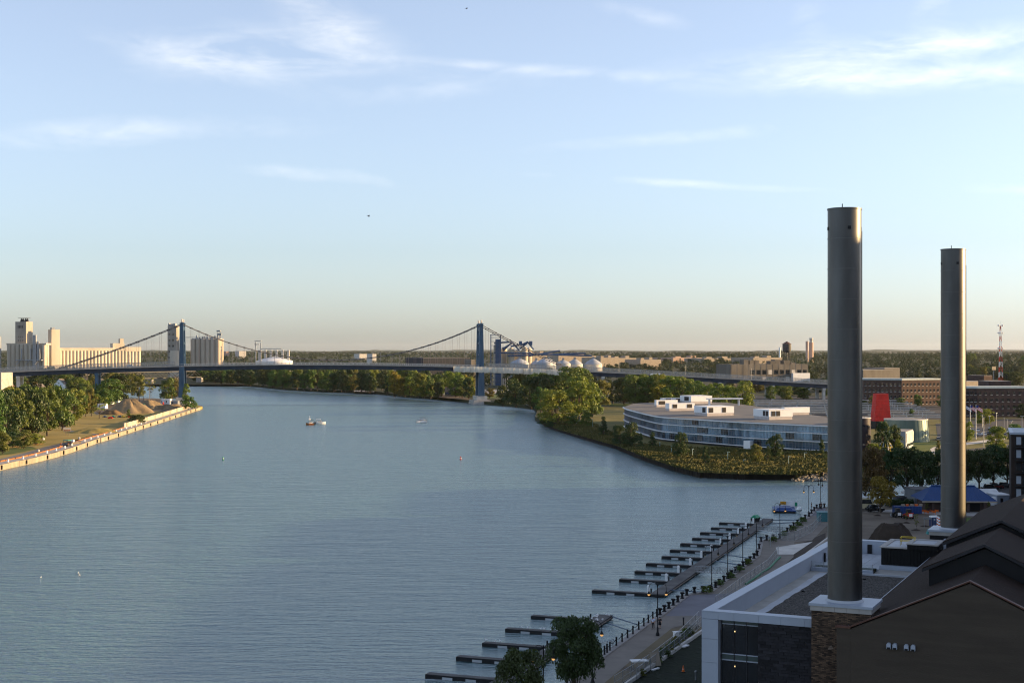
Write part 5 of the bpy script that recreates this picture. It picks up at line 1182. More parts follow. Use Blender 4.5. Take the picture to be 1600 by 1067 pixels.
ZL_ = ['around the red brick block', 'beyond the solar canopies left of the big stack', 'around the dark brick office', 'beside the big stack behind the bridge end', 'before the radio mast', 'under the bridge approach end', 'behind the tarpaulined part of the bridge']
for zi, (x0, x1, y0, y1, n, h0, h1) in enumerate(ZONES):
    for i in range(n):
        px, by = rr.uniform(x0, x1), rr.uniform(y0, y1)
        if (1362 < px < 1480 and 596 < by < 634) or (1508 < px and 606 < by < 653): by = max(574, by - 40) if by < 640 else by
        if 760 < px < 800 and by > 610: continue
        ptree(px, by, by - rr.uniform(h0, h1), rr.uniform(14, 26), pick('round'), rr.choice(['dark', 'mid', 'mid', 'olive', 'far']), 'green street tree ' + ZL_[zi], ZR, 'town trees on the right')
# ---------------------------------------------------------------- near bank: riverfront building with two stacks
BO = Vector((19.4, 145.4, 0)); BA = R(-25)
BM = Matrix.Translation(BO) @ Matrix.Rotation(BA, 4, 'Z')
def bl_(x, y, z=0): return BM @ Vector((x, y, z))
RZ, PZ = 13.6, 15.4
hq = thing('white_office', 'modern flat roofed office with white parapet and dark tile front', 'office building', BO, BA)
MB().box(.9, 15.8, 5.0, 61, ZN, RZ - .25).build('core', dark_metal, hq)
# white frame: left wall panels, fascia panels, parapet caps
ys = np.linspace(0, 62, 13)
for a, b in zip(ys, ys[1:]):
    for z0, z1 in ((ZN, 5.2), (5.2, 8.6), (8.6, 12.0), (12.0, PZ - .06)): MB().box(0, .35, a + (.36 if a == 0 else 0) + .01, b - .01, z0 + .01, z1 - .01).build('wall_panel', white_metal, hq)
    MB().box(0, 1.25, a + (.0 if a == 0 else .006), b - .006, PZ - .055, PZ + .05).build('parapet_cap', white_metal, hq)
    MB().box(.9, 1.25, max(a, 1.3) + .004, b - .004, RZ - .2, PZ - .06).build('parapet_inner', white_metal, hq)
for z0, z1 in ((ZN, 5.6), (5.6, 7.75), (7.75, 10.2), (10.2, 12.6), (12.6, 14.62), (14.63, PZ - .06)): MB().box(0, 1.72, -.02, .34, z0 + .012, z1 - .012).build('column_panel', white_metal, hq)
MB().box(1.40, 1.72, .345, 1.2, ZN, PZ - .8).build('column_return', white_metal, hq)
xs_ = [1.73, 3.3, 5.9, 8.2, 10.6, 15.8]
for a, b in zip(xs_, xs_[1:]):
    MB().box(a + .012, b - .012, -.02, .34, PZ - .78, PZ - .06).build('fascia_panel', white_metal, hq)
    MB().box(a if a > 2 else 1.26, b - .006, -.02, 1.25, PZ - .055, PZ + .05).build('parapet_cap', white_metal, hq)
MB().box(1.26, 15.8, .9, 1.25, RZ - .2, PZ - .06).build('parapet_inner', white_metal, hq)
MB().box(1.26, 12, 60.7, 62, PZ - .055, PZ + .05).build('parapet_cap', white_metal, hq)
MB().box(1.26, 12, 60.7, 61, RZ - .2, PZ - .06).build('parapet_inner', white_metal, hq)
# roof: stained membrane, flashing, ballast
MB().box(1.25, 16, 1.25, 60.7, RZ - .15, RZ).build('roof_deck', membrane_dirty, hq)
flx = MB(); n = 26
rg = random.Random(4); va, vb = [], []
for i in range(n + 1):
    y = 1.3 + (41.5 - 1.3) * i / n; va.append((2.7 + rg.uniform(-.12, .12), y, RZ + .012)); vb.append((3.7 + rg.uniform(-.1, .1), y, RZ + .012))
flx.add(va + vb, [(i, n + 1 + i, n + 2 + i, i + 1) for i in range(n)]); flx.build('flashing', membrane, hq)
gv = MB(); gv.add([(v[0] - .02, v[1], RZ + .03) for v in vb] + [(16, v[1], RZ + .03) for v in vb], [(i, n + 1 + i, n + 2 + i, i + 1) for i in range(n)]); gv.build('ballast', gravel_roof, hq)
rs = np.random.default_rng(8); P = np.stack([rs.uniform(3.9, 15.9, 5200), rs.uniform(1.6, 41.2, 5200), np.full(5200, RZ + .05)], 1); s_ = rs.uniform(.03, .085, 5200)[:, None]
v = np.stack([P + s_ * np.array([[-1, -.7, 0]]), P + s_ * np.array([[1, -.6, .1]]), P + s_ * np.array([[.6, .9, .35]]), P + s_ * np.array([[-.7, .8, .5]])], 1).reshape(-1, 3)
o = place('ballast_stones', np_mesh('ballast_stones', v, 4, gravel_roof), hq); stuff(o)
for x, y in ((5.0, 8), (4.2, 26), (9, 38)): MB().lathe([(.16, RZ + .03), (.22, RZ + .16), (.1, RZ + .22)], 10, x, y).build('roof_drain', black, hq)
MB().box(3.6, 16, 41.6, 41.9, RZ, RZ + .22).build('curb', membrane, hq)
MB().box(1.3, 9.2, 42.4, 42.7, RZ, RZ + .5).build('planter_wall', white_metal, hq); MB().box(1.3, 9.2, 45.3, 45.5, RZ, RZ + .4).build('planter_wall', white_metal, hq)
MB().box(1.6, 9.1, 42.75, 45.25, RZ + .05, RZ + .42).build('sedum', grass_dark, hq)
for x in np.arange(1.4, 9.3, 1.55): MB().box(x - .03, x + .03, 42.5, 42.56, RZ + .5, RZ + 1.3).build('glass_rail_post', galvanised, hq)
MB().box(1.4, 9.2, 42.51, 42.54, RZ + .55, RZ + 1.25).build('glass_rail', mesh_mat('clear rail', (.5, .55, .55), .16), hq)
for i in range(6):
    for j in range(5): MB().box(1.4 + i * 1.28, 2.64 + i * 1.28, 45.8 + j * 2.9, 48.65 + j * 2.9, RZ + .01, RZ + .07 + .004 * ((i + j) % 3)).build('paver', membrane, hq)
for y in (50, 56): MB().box(1.30, 1.5, y, y + .35, RZ + .1, PZ - .5).build('door', black, hq)
MB().box(5, 5.6, 60.5, 60.66, RZ + .1, PZ - .45).build('door', black, hq)
# front: glazing bays and dark tiles
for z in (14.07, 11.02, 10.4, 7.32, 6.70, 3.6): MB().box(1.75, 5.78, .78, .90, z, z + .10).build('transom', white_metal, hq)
for z0, z1, m_ in ((14.18, PZ - .8, glass_green), (11.13, 14.06, glass_dark), (10.51, 11.01, glass_green), (7.43, 10.39, glass_dark), (6.81, 7.31, glass_green), (3.71, 6.69, glass_dark)):
    for i in range(3): MB().box(1.9 + i * 1.31, 3.15 + i * 1.31, .86, .92, z0, z1).build('pane', m_, hq)
for i in range(4): MB().box(1.83 + i * 1.31, 1.90 + i * 1.31, .76, .95, ZN, PZ - .8).build('mullion', dark_metal, hq)
MB().box(1.75, 5.8, .96, 5.0, ZN, PZ - .82).build('dark_interior', black, hq)
for x, z in ((3.2, 13.4), (3.2, 9.85)): MB().cbox((x, .84, z), (.14, .05, .12)).build('interior_light', M('warm lamp', (.9, .7, .4), .5, emit=((1, .7, .3), 1.1)), hq)
MB().box(5.8, 11.8, .30, 5.0, ZN, PZ - .82).build('tile_backing', black, hq)
tl = None; rg = random.Random(9); rows = 26
for r_ in range(rows):
    z1 = PZ - .84 - r_ * .30; off = (0, .55, .25, .8)[r_ % 4]
    x = 5.82 - off
    while x < 11.7:
        a, b = max(5.82, x), min(11.72, x + 1.05)
        if b - a > .1:
            if tl is None: tl = MB().box(0, 1, 0, .1, -.28, 0).build('tile', dark_tile, hq); o = tl
            else: o = tl.copy(); COL.objects.link(o)
            o.location = (a, .18 - rg.random() * .06, z1); o.scale = (b - a - .02, 1, 1)
        x += 1.06
# roof pavilion in black cladding
rp = thing('black_roof_box', 'black corrugated plant room with pale coping on the office roof', 'plant room', bl_(0, 0), BA)
def corr(x0, x1, y0, y1, z0, z1):
    m_ = MB().box(x0, x1, y0, y1, z0, z1)
    for x in np.arange(x0 + .15, x1, .42): m_.box(x, x + .2, y0 - .06, y0, z0, z1)
    return m_
corr(9.2, 16.5, 48.0, 56, RZ, 16.35).build('wall', black_clad, rp)
corr(12.6, 16.4, 47.4, 52.5, 16.36, 17.0).build('upper_wall', black_clad, rp)
MB().box(9.0, 12.55, 47.85, 48.45, 16.36, 16.52).box(9.0, 9.7, 48.46, 56.1, 16.36, 16.52).box(9.71, 12.5, 55.5, 56.1, 16.36, 16.52).build('coping', stone_cap, rp)
MB().box(12.5, 16.5, 47.3, 47.9, 17.01, 17.16).box(12.5, 13.1, 47.91, 52.6, 17.01, 17.16).box(15.9, 16.5, 47.91, 52.6, 17.01, 17.16).box(13.11, 15.89, 52.0, 52.6, 17.01, 17.16).build('coping', stone_cap, rp)
MB().box(9.71, 12.5, 48.46, 55.5, 16.37, 16.42).box(13.11, 15.89, 47.91, 52.0, 17.02, 17.06).build('roof', membrane, rp)
MB().box(9.1, 16.5, 47.3, 47.9, RZ + .01, RZ + .55).build('base_flashing', white_metal, rp)
for p, q in (((11.2, 50.5), (13.0, 50.5)), ((11.2, 51.6), (13.0, 51.6)), ((11.2, 50.5), (11.2, 51.6))):
    m_ = MB()
    for z in (17.0, 17.5): m_.tube((*p, z), (*q, z), .04, 5)
    for e in (p, q): m_.tube((*e, 16.4), (*e, 17.5), .04, 5)
    m_.build('guard_rail', yellow_paint, rp)
ac = thing('chiller', 'white upright chiller unit beside the second stack base', 'chiller', bl_(17.6, 49.5, 15.4), BA)
MB().box(-.7, .7, -.6, .6, 0, 2.3).build('casing', white_metal, ac); MB().box(-.35, .1, -.66, -.6, .3, 1.9).build('grille', black, ac)
MB().box(.75, 1.3, -.5, .5, 0, 1.2).build('side_unit', grey_metal, ac)
# stacks
def stack(loc, zt, label, slab=None):
    t = thing('smokestack', label, 'smokestack', loc, BA); r = 1.63; h = zt - loc.z; n = 13; ring = h / n
    for i in range(n): MB().lathe([(r, i * ring + .02), (r, (i + 1) * ring - .02)], 64, cap=(i in (0, n - 1))).build('shell_ring', stack_mat, t, smooth=True)
    for i in range(1, n): MB().lathe([(r - .02, i * ring - .031), (r + .03, i * ring - .03), (r + .03, i * ring + .03), (r - .02, i * ring + .031)], 64, cap=False).build('seam', M('stack seam', (.10, .10, .098), .4, metal=.8), t)
    MB().lathe([(r + .05, h - .12), (r + .05, h + .02), (r - .12, h + .03), (r - .12, h - .6)], 64, cap=False).build('rim', stack_mat, t)
    for a in (-152, -62, 28, 118):
        o = MB().box(-.16, .16, -.05, .03, -.16, .16).build('port', black, t, loc=((r + .0) * math.cos(R(a)), (r + .0) * math.sin(R(a)), h - 1.95)); o.rotation_euler = (0, 0, R(a + 90))
    MB().tube((-.3, .4, h), (-.3, .4, h + .55), .05, 5).build('rod', black, t)
    for a in (10, 16): MB().tube((r * 1.02 * math.cos(R(a)), r * 1.02 * math.sin(R(a)), .2), (r * 1.02 * math.cos(R(a)), r * 1.02 * math.sin(R(a)), h - 2.2), .035, 5).build('conduit', stack_mat, t)
    MB().lathe([(r + .22, .0), (r + .02, .22)], 64, cap=False).build('skirt', membrane, t)
    return t
st1 = stack(bl_(14.45, .35, 17.45), 55.85, 'large grey smokestack in the right foreground nearest the camera')
st2 = stack(bl_(16.6, 60.0, 17.85), 55.65, 'farther grey smokestack with sunlit right side')
def pier(o, w, dpt, zt, label, brick=True):
    t = thing('stack_base', label, 'stack base', o, BA)
    MB().box(-w / 2 + .1, w / 2 - .1, -dpt / 2 + .1, dpt / 2 - .1, ZN - o.z, zt - .75 - o.z).build('shaft', brick_pier if brick else black, t)
    nb = 5
    for i in range(nb): a = -w / 2 + w * i / nb; MB().box(a + .01, a + w / nb - .01, -dpt / 2, dpt / 2, zt - .74 - o.z, zt - .26 - o.z).build('cap_stone', stone_cap, t)
    MB().box(-w / 2 - .12, w / 2 + .12, -dpt / 2 - .12, dpt / 2 + .12, zt - .255 - o.z, zt - .004 - o.z).build('slab', white_metal, t)
    return t
pier(bl_(14.6, .25, 0), 5.9, 4.9, 17.45, 'brown brick pier with pale slab under the near stack')
pier(bl_(16.7, 60.0, 0), 5.9, 4.9, 17.85, 'pier with pale slab under the farther stack', False)
# gabled hall with roof monitors
gh = thing('gabled_hall', 'dark gabled hall with brown shingle roof and copper coping', 'hall', bl_(15.9, -4, 0), BA)
E_, RG, HW = 15.55, 20.6, 10.9; LN = 64
MB().yprism([(0, ZN), (2 * HW, ZN), (2 * HW, E_), (HW, RG), (0, E_)], 0, .5).build('gable_wall', gable_brick, gh)
MB().box(0, .5, .51, LN, ZN, E_ - .05).build('side_wall', gable_brick, gh); MB().box(2 * HW - .5, 2 * HW, .51, LN, ZN, E_ - .05).build('side_wall', gable_brick, gh)
MB().yprism([(.5, E_), (2 * HW - .5, E_), (HW, RG - .3)], LN - .5, LN).build('gable_wall', gable_brick, gh)
def slope(x0, z0, x1, z1, y0, y1, t, over=0):
    return MB().yprism([(x0, z0), (x1, z1), (x1, z1 + t), (x0, z0 + t)], y0, y1)
sl = (RG - E_) / HW
slope(-.45, E_ - .2 - .01, HW, RG + .004, .3, LN, .16).build('roof_slope', shingle, gh); slope(2 * HW + .45, E_ - .2 - .01, HW + .002, RG + .004, .3, LN, .16).build('roof_slope', shingle, gh)
for sgn in (-1, 1):
    nseg = 9
    for i in range(nseg):
        u0, u1 = i / nseg, (i + 1) / nseg; xa, xb = HW + sgn * HW * u0, HW + sgn * HW * u1; za, zb_ = RG - (RG - E_) * u0, RG - (RG - E_) * u1
        slope(xa, za + .16, xb, zb_ + .16, -.12, .42, .13).build('coping', copper, gh)
MB().box(-1.4, .02, -.1, .5, E_ + .05, E_ + .22).build('coping', copper, gh); MB().box(-1.3, -.01, .0, .4, ZN, E_ + .04).build('wing_wall', gable_brick, gh)
MB().tube((-.5, .5, E_ - .12), (-.5, LN, E_ - .12), .09, 6).build('eave_trim', white_metal, gh)
def monitor(y0, y1, hw, ze, za, name):
    t = thing('roof_monitor', name, 'roof monitor', bl_(15.9, -4, 0), BA)
    MB().yprism([(HW - hw + .3, E_ + (HW - hw + .3) * sl - .05), (HW - hw + .3, ze - .1), (HW, za - .25), (HW + hw - .3, ze - .1), (HW + hw - .3, E_ + (HW - hw + .3) * sl - .05), (HW, RG - .05)], y0 + .5, y1 - .5).build('wall', black, t)
    for s_ in (-1, 1):
        slope(HW + s_ * (hw + .25), ze - .15, HW + s_ * .001, za, y0, y1, .28).build('roof_slope', shingle, t)
        slope(HW + s_ * (hw + .3), ze - .32, HW + s_ * .002, za - .02, y0 - .08, y0 - .005, .3).build('fascia', dark_metal, t)
    return t
monitor(11.0, 25.4, 5.7, 20.05, 22.6, 'front black walled roof monitor on the gabled hall'); monitor(26.0, 60, 5.9, 20.8, 23.35, 'rear higher roof monitor on the gabled hall')
vm = None
for i, px in enumerate((1389, 1398.5, 1416.5, 1427)):
    # wall vents on the gable, one by one
    a = ((px - 800) / F * 141.8 - 17.7) / (.9063 + .4226 * (px - 800) / F)
    c = bl_(a, -4.02, 14.05); vt_ = thing('wall_vent', ['leftmost white vent hood on the gable wall', 'second white vent hood from the left on the gable wall', 'third white vent hood from the left on the gable wall', 'rightmost white vent hood on the gable wall'][i], 'vent', c, BA, 'white vent hoods on the gable')
    MB().yprism([(-.2, 0), (.2, 0), (.2, .42), (.1, .55), (-.1, .55), (-.2, .42)], -.34, 0).build('hood', white_metal, vt_); MB().box(-.15, .15, -.36, -.345, -.02, .16).build('outlet', black, vt_)
c = bl_(17.2, 46, 15.5); m_ = MB()
for q in (0, .35): m_.tube((q, 0, 0), (q + 1.6, .6, 3.0), .05, 4)
for i in range(9): m_.tube((i * .17, i * .06, i * .33), (i * .17 + .35, i * .06, i * .33), .035, 4)
tag(m_.build('ladder', orange_plastic, loc=c, rz=BA), 'orange ladder leaning on the hall roof beside the black plant room', 'ladder')
# ---------------------------------------------------------------- promenade
INL = offset_line(EDGE, -8.5)
tag(ribbon('promenade', [(-36, 52), (-18, 102)] + EDGE[:5], -.6, -4.3, ZN + .02, pavement), kind='structure')
tag(ribbon('promenade', EDGE[4:], -.6, -7.0, ZN + .024, pavement), kind='structure')
kb = tag(ribbon('quay_kerb', [(-36, 52), (-18, 102)] + EDGE, .25, -.62, ZN - .02, kerb_mat, .16), kind='structure')
qw = thing('quay_wall', 'dark timber and steel quay wall below the near promenade', 'quay wall')
for i, (p, a) in enumerate(walk([(-36, 52), (-18, 102)] + EDGE + EDGE_R, 3.0)): MB().box(0, 2.95, -.06, .24, -1, ZN - .05).build('sheet', sheetpile, qw, loc=(p.x, p.y, 0), rz=a)
slab('plaza', [wp(*p, ZN) for p in [(1075, 930), (1150, 926), (1120, 962), (1040, 962)]], ZN + .035, pavement_blue)
slab('plaza', [wp(*p, ZN) for p in [(1266, 806), (1290, 806), (1290, 794), (1277, 794)]], ZN + .035, pavement_blue)
slab('pavement', [wp(*p, ZN) for p in [(1212, 855), (1244, 850), (1270, 846), (1240, 866), (1215, 866)]], ZN + .03, concrete_pale)
slab('lawn', [wp(*p, ZN) for p in [(1030, 985), (1078, 978), (1110, 978), (1085, 1012), (1010, 1052), (985, 1042), (962, 1036)]], ZN + .012, grass_brown)
slab('lawn', [wp(*p, ZN) for p in [(960, 1046), (985, 1048), (1005, 1056), (950, 1085), (900, 1105)]], ZN + .016, grass_brown)
slab('path', [wp(*p, ZN) for p in [(1030, 962), (1130, 960), (1110, 978), (1070, 976), (1036, 984)]], ZN + .027, pavement)
slab('lawn', [wp(*p, ZN) for p in [(1100, 985), (1180, 985), (1180, 1200), (960, 1200), (972, 1066)]], ZN + .02, grass_dark)
slab('yard', [wp(*p, ZN) for p in [(1346, 842), (1346, 794), (1400, 790), (1480, 790), (1480, 842)]], ZN + .014, dirt)
slab('pavement', [wp(*p, ZN) for p in [(1346, 800), (1400, 795), (1500, 797), (1600, 800), (1600, 806), (1500, 806), (1400, 800)]], ZN + .03, concrete)
slab('lawn', [wp(*p, ZN) for p in [(1490, 810), (1560, 806), (1560, 840), (1480, 840)]], ZN + .034, grass_green)
slab('car_park', [wp(*p, ZN) for p in [(1470, 774), (1540, 760), (1640, 752), (1640, 790), (1480, 790)]], ZN + .02, asphalt)
slab('earth', [wp(*p, ZN) for p in [(1085, 985), (1130, 945), (1200, 905), (1290, 848), (1290, 832), (1245, 852), (1165, 905), (1120, 950), (1095, 965)]], ZN + .018, dirt_dark)
rw = thing('terrace_wall', 'long pale coping of the low terrace wall beside the office', 'retaining wall')
for i, (p, a) in enumerate(walk([wp(955, 1082, 2.2), wp(1094, 986, 2.2), wp(1290, 842, 2.2)], 4.0)): MB().box(0, 3.97, -.16, .16, ZN, 2.25 + .01 * (i % 2)).build('coping_stone', concrete_pale, rw, loc=(p.x, p.y, 0), rz=a)
# bollards: heavy ones with swags of chain, slim posts nearer
heavy = [(x, y) for x, y in ((1031, 960), (1038, 955), (1045, 950), (1052, 945), (1059, 940), (1066, 934.5), (1073, 929.5), (1085, 926), (1098, 924.5), (1110, 923), (1118, 917.5), (1124, 913), (1131, 908), (1137, 903.5), (1143, 899), (1149, 894), (1155, 889.5), (1161, 885), (1166, 881), (1172, 877), (1178, 872), (1183, 868),
         (1186, 857), (1189, 846), (1198, 843), (1208, 842), (1218, 841), (1224, 836), (1230, 831), (1235, 827), (1240, 822.5), (1246, 818.5), (1252, 814.5), (1258, 810.5), (1264, 806.5), (1268, 802), (1272, 798), (1276, 794), (1281, 793), (1288, 792.5))]
slim = [(886, 1066), (899, 1056), (912, 1046.5), (925, 1037), (939.5, 1026), (944.5, 1022), (948.5, 1019), (953, 1015.5), (963, 1008), (972, 1002), (980.5, 996), (989, 990), (998, 983), (1006, 977.5), (1013, 972.5), (1020, 967.5), (1026, 963)]
def bollard_row(pix, prof_, label, group, sag):
    pr_ = None; pts = [W(x, y, ZN + .14) for x, y in pix]
    for i, p in enumerate(pts):
        t = thing('bollard', label, 'bollard', p, 0, group)
        if pr_ is None:
            pr_ = MB().lathe(prof_, 12).build('post', black, t, smooth=True); mesh = pr_.data
        else: place('post', mesh, t)
        if i + 1 < len(pts):
            q = pts[i + 1] - p; h = prof_[-1][1] * .82; c_ = [(q.x * u, q.y * u, h - sag * 4 * u * (1 - u)) for u in np.linspace(0, 1, 7)]
            MB().path(c_, .045, 4).build('chain', black, t)
bollard_row(heavy, [(.34, 0), (.34, .1), (.22, .18), (.20, .72), (.34, .80), (.36, 1.0), (.20, 1.06)], 'heavy black bollard with chain along the promenade edge', 'heavy chain bollards of the promenade', .32)
bollard_row(slim, [(.14, 0), (.12, .1), (.11, 1.05), (.15, 1.1), (.06, 1.2)], 'slim black chain post along the near promenade edge', 'slim chain posts of the near promenade', .3)
# double lamp posts
def lamp(px, by, label, lit, rz=0):
    c = W(px, by, ZN + .03); t = thing('lamp_post', label, 'lamp post', c, R(rz)); H = 7.0
    MB().lathe([(.28, 0), (.28, .25), (.16, .5), (.13, 1.1), (.075, 1.3), (.065, H), (.10, H + .05), (.10, H + .3), (.02, H + .5)], 10).build('post', black, t, smooth=True)
    for s_ in (-1, 1):
        pts = [(s_ * (.62 - .62 * math.cos(u)), 0, H - .35 + .85 * math.sin(u)) for u in np.linspace(0, math.pi, 10)]
        arm = MB().path(pts + [(s_ * 1.24, 0, H - .75)], .04, 5).build('arm', black, t)
        MB().lathe([(.05, H - .72), (.12, H - .85), (.27, H - 1.12)], 12, s_ * 1.24, 0).build('shade', black, arm, smooth=True)
        MB().lathe([(.10, H - 1.36), (.19, H - 1.25), (.2, H - 1.13)], 10, s_ * 1.24, 0).build('globe', lamp_glow if lit else lamp_off, arm, smooth=True)
    return t
for a in ((1027.5, 992.5, 'double armed lamp post standing by the two walkers', 1, 5), (1112, 921, 'double armed lamp post at the corner of the first bay', 0, 20), (1137, 902, 'double armed lamp post between the gangway and first bay', 0, 20), (1160.5, 885, 'double armed lamp post at the end of the gangway', 0, 20), (1182, 868, 'double armed lamp post before the jog in the quay', 0, 10),
          (1218.5, 840.5, 'double armed lamp post rising in front of the blue raft', 1, 10), (1263.7, 806, 'lit double armed lamp post near the quay end', 1, 5), (1282, 794, 'farthest lamp post at the quay corner', 0, 100), (926, 1068, 'lamp post half hidden by the larger foreground tree', 1, 25), (849, 1112, 'lamp post rising behind the smaller foreground tree', 1, 25)):
    lamp(*a)
# planters of greenery between bollards
for px, by in ((1126, 914), (1141, 903), (1156, 892), (1169, 882), (1226, 838), (1239, 829), (1247, 822), (1255, 816), (1208, 846), (1105, 926)):
    p = W(px, by, ZN + .14); tree(p, .9 + rnd.random() * .5, 1.5 + rnd.random() * .6, pick('bush'), 'mid', 'green shrub planted among the heavy bollards', 'shrubs among the bollards', 'shrub', 'shrub')
# ---------------------------------------------------------------- construction fence
def fence(pix, h, label, z=ZN, mat=None):
    t = thing('site_fence', label, 'fence'); pts = [wp(*p, z) for p in pix]; w_ = walk(pts, 3.0)
    for (p, a), (q, b) in zip(w_, w_[1:]):
        L = (q - p).length
        if L > 4: continue
        fr = MB().tube((0, 0, 0), (0, 0, h), .035, 5).tube((L - .06, 0, 0), (L - .06, 0, h), .035, 5).tube((0, 0, h), (L, 0, h), .03, 5).tube((0, 0, .1), (L, 0, .1), .03, 5).tube((0, 0, h * .5), (L, 0, h * .5), .02, 4)
        aa = math.atan2(q.y - p.y, q.x - p.x)
        f_ = fr.build('panel_frame', galvanised, t, loc=(p.x, p.y, z), rz=aa)
        MB().add([(0, 0, .1), (L, 0, .1), (L, 0, h), (0, 0, h)], [(0, 1, 2, 3)]).build('wire_mesh', MATS.get('site wire') or mesh_mat('site wire', (.36, .38, .38), .22), f_)
    return t
fence([(1118, 950), (1160, 918), (1200, 890), (1217, 868)], 1.9, 'grey site fence panels along the promenade lawn')
fence([(1204, 855), (1203, 848), (1213, 843)], 1.9, 'short return of site fence at the white paving')
fence([(1213, 843), (1238, 846), (1268, 832), (1292, 806)], 1.9, 'grey site fence running to the quay end')
fence([(960, 1075), (1012, 1042), (1050, 1012), (1078, 985), (1094, 968)], 1.5, 'low wire fence beside the brown lawn')
fence([(995, 1062), (1030, 1036), (1062, 1010), (1096, 978)], 1.5, 'second wire fence below the brown lawn')
sk = thing('silt_sock', 'green silt sock lying along the site fence', 'silt sock')
w_ = [W(x, y, ZN + .15) for x, y in ((1165, 912), (1180, 902), (1192, 893), (1202, 887), (1213, 875), (1219, 870))]
for a, b in zip(w_, w_[1:]): MB().tube(a, b, .2, 8).build('segment', green_plastic, sk)
# weeds and litter on the terrace slope
for i in range(20):
    u = rnd.random(); p = W(1000 + 92 * u, 1058 - 80 * u + rnd.uniform(-3, 4), ZN); tree(p, .6 + rnd.random() * .8, .9 + rnd.random(), pick('bush'), rnd.choice(['dark', 'mid', 'olive']), 'weed clump on the slope below the wire fence', 'weeds below the wire fence', 'weed', 'weed')
def crate(name, px, by, dims, mat, label, cat, z=ZN + .05, rz=20, tilt=0):
    c = W(px, by, z); o = tag(MB().box(-dims[0] / 2, dims[0] / 2, -dims[1] / 2, dims[1] / 2, 0, dims[2]).box(-dims[0] / 2 - .05, dims[0] / 2 + .05, -dims[1] / 2 - .05, dims[1] / 2 + .05, dims[2] + .002, dims[2] + .08).build(name, mat, loc=c, rz=R(rz)), label, cat)
    o.rotation_euler = (R(tilt), 0, R(rz)); return o
c = W(999, 1044, ZN); bs = thing('site_table', 'white topped site table on the promenade lawn', 'table', c, R(10))
MB().box(-1.1, 1.1, -.6, .6, .95, 1.08).build('table_top', tent_white, bs)
for x in (-.9, .9):
    for y in (-.45, .45): MB().tube((x, y, 0), (x, y, .95), .05, 5).build('leg', galvanised, bs)
crate('wrapped_pallet', 1058, 996, (.9, .8, .8), tent_white, 'white wrapped bundle beside the wire fence', 'bundle'); crate('wrapped_pallet', 1063, 994.5, (.7, .7, .7), tent_white, 'second smaller white wrapped bundle by the fence', 'bundle')
crate('plywood_sheet', 1026, 1040, (1.3, .06, 1.7), brick_tan, 'tan plywood sheet leaning below the wire fence', 'board', tilt=-25)
crate('white_board', 1070, 1010, (1.5, .5, .1), white_paint, 'white board lying on the weedy slope', 'board', rz=55); crate('white_board', 1024, 1046, (1.4, .25, .1), white_paint, 'white plank near the plywood sheet', 'board', rz=50)
def cone(px, by, z, label):
    c = W(px, by, z); t = thing('traffic_cone', label, 'traffic cone', c); MB().box(-.28, .28, -.28, .28, 0, .05).build('foot', black, t)
    MB().lathe([(.2, .05), (.04, .8)], 12).build('cone', orange_plastic, t, smooth=True); MB().lathe([(.135, .36), (.09, .54)], 12, cap=False).build('band', white_paint, t)
cone(1067.5, 1049, ZN + .03, 'orange traffic cone with white band on the dark lawn')
for px, by, lab in ((1087, 1062, 'grey bollard light by the office corner'), (1068, 976, 'short dark post with chain at the lawn corner')):
    c = W(px, by, ZN); tag(MB().lathe([(.11, 0), (.11, .95), (.15, 1.0), (.12, 1.15)], 10).build('bollard_light', dark_metal if 'dark' in lab else galvanised, loc=c, smooth=True), lab, 'post')
# ---------------------------------------------------------------- floating docks
def dock(o, ang, length, fingers, flen, label, ped=True, fl0=None):
    """local y runs along the dock, fingers go to -x"""
    t = thing('floating_dock', label, 'dock', o, ang); wd = 2.4
    npl = int(length / 6)
    for i in range(npl):
        a, b = length * i / npl, length * (i + 1) / npl; MB().box(0, wd, a + .015, b - .015, .42, .60).build('deck_panel', dock_deck, t)
    MB().box(-.04, 0, 0, length, .08, .56).build('edge_beam', dock_black, t); MB().box(wd, wd + .04, 0, length, .08, .56).build('edge_beam', dock_black, t)
    MB().box(.1, wd - .1, .1, length - .1, -.3, .415).build('pontoon', dock_black, t)
    MB().box(wd + .05, wd + .2, 0, length, .30, .44).build('waler', timber, t)
    fm = {}
    for i, y in enumerate(fingers):
        L = (fl0 if (fl0 and i == 0) else flen) + rnd.uniform(-.35, .35)
        f_ = MB().box(-L, -.05, -.6, .6, .40, .58).build('finger', dock_deck, t, loc=(0, y + rnd.uniform(-.25, .25), rnd.uniform(-.05, .03)), rz=R(rnd.uniform(-1.2, 1.2)))
        MB().box(-L, -.05, -.66, -.605, .0, .55).box(-L - .05, -L, -.66, .6, .0, .55).box(-L, -.05, .605, .66, .0, .55).build('fascia', dock_black, f_)
        MB().box(-L + .05, -.1, -.5, .5, -.3, .39).build('float', dock_black, f_)
        for u in (.34, .68): MB().box(-L * u - .7, -L * u + .7, -.70, -.663, .02, .36).build('white_float', membrane, f_)
        if ped: MB().box(-.75, -.35, -.15, .15, .59, 1.75).build('power_pedestal', white_paint, f_); MB().taper(-.55, 0, 1.752, 1.95, .44, .34, .2, .2).build('pedestal_cap', white_paint, f_)
        MB().cyl(-.3, .95, -1, 1.2, .14, n=8).build('guide_pile', dock_black, f_)
    return t
DA = R(-19.5)
o1 = W(1016, 927, .6); o1.z = 0
DK1 = dock(o1, DA, 115, [1.0, 14.0] + [24 + 10 * i for i in range(9)], 8.8, 'long floating dock with eleven fingers beside the promenade', True, 10.5)
o2 = W(930, 961.5, .6); u_ = Vector((math.sin(R(19.5)), math.cos(R(19.5)), 0)); o2 = o2 - u_ * 62; o2.z = 0
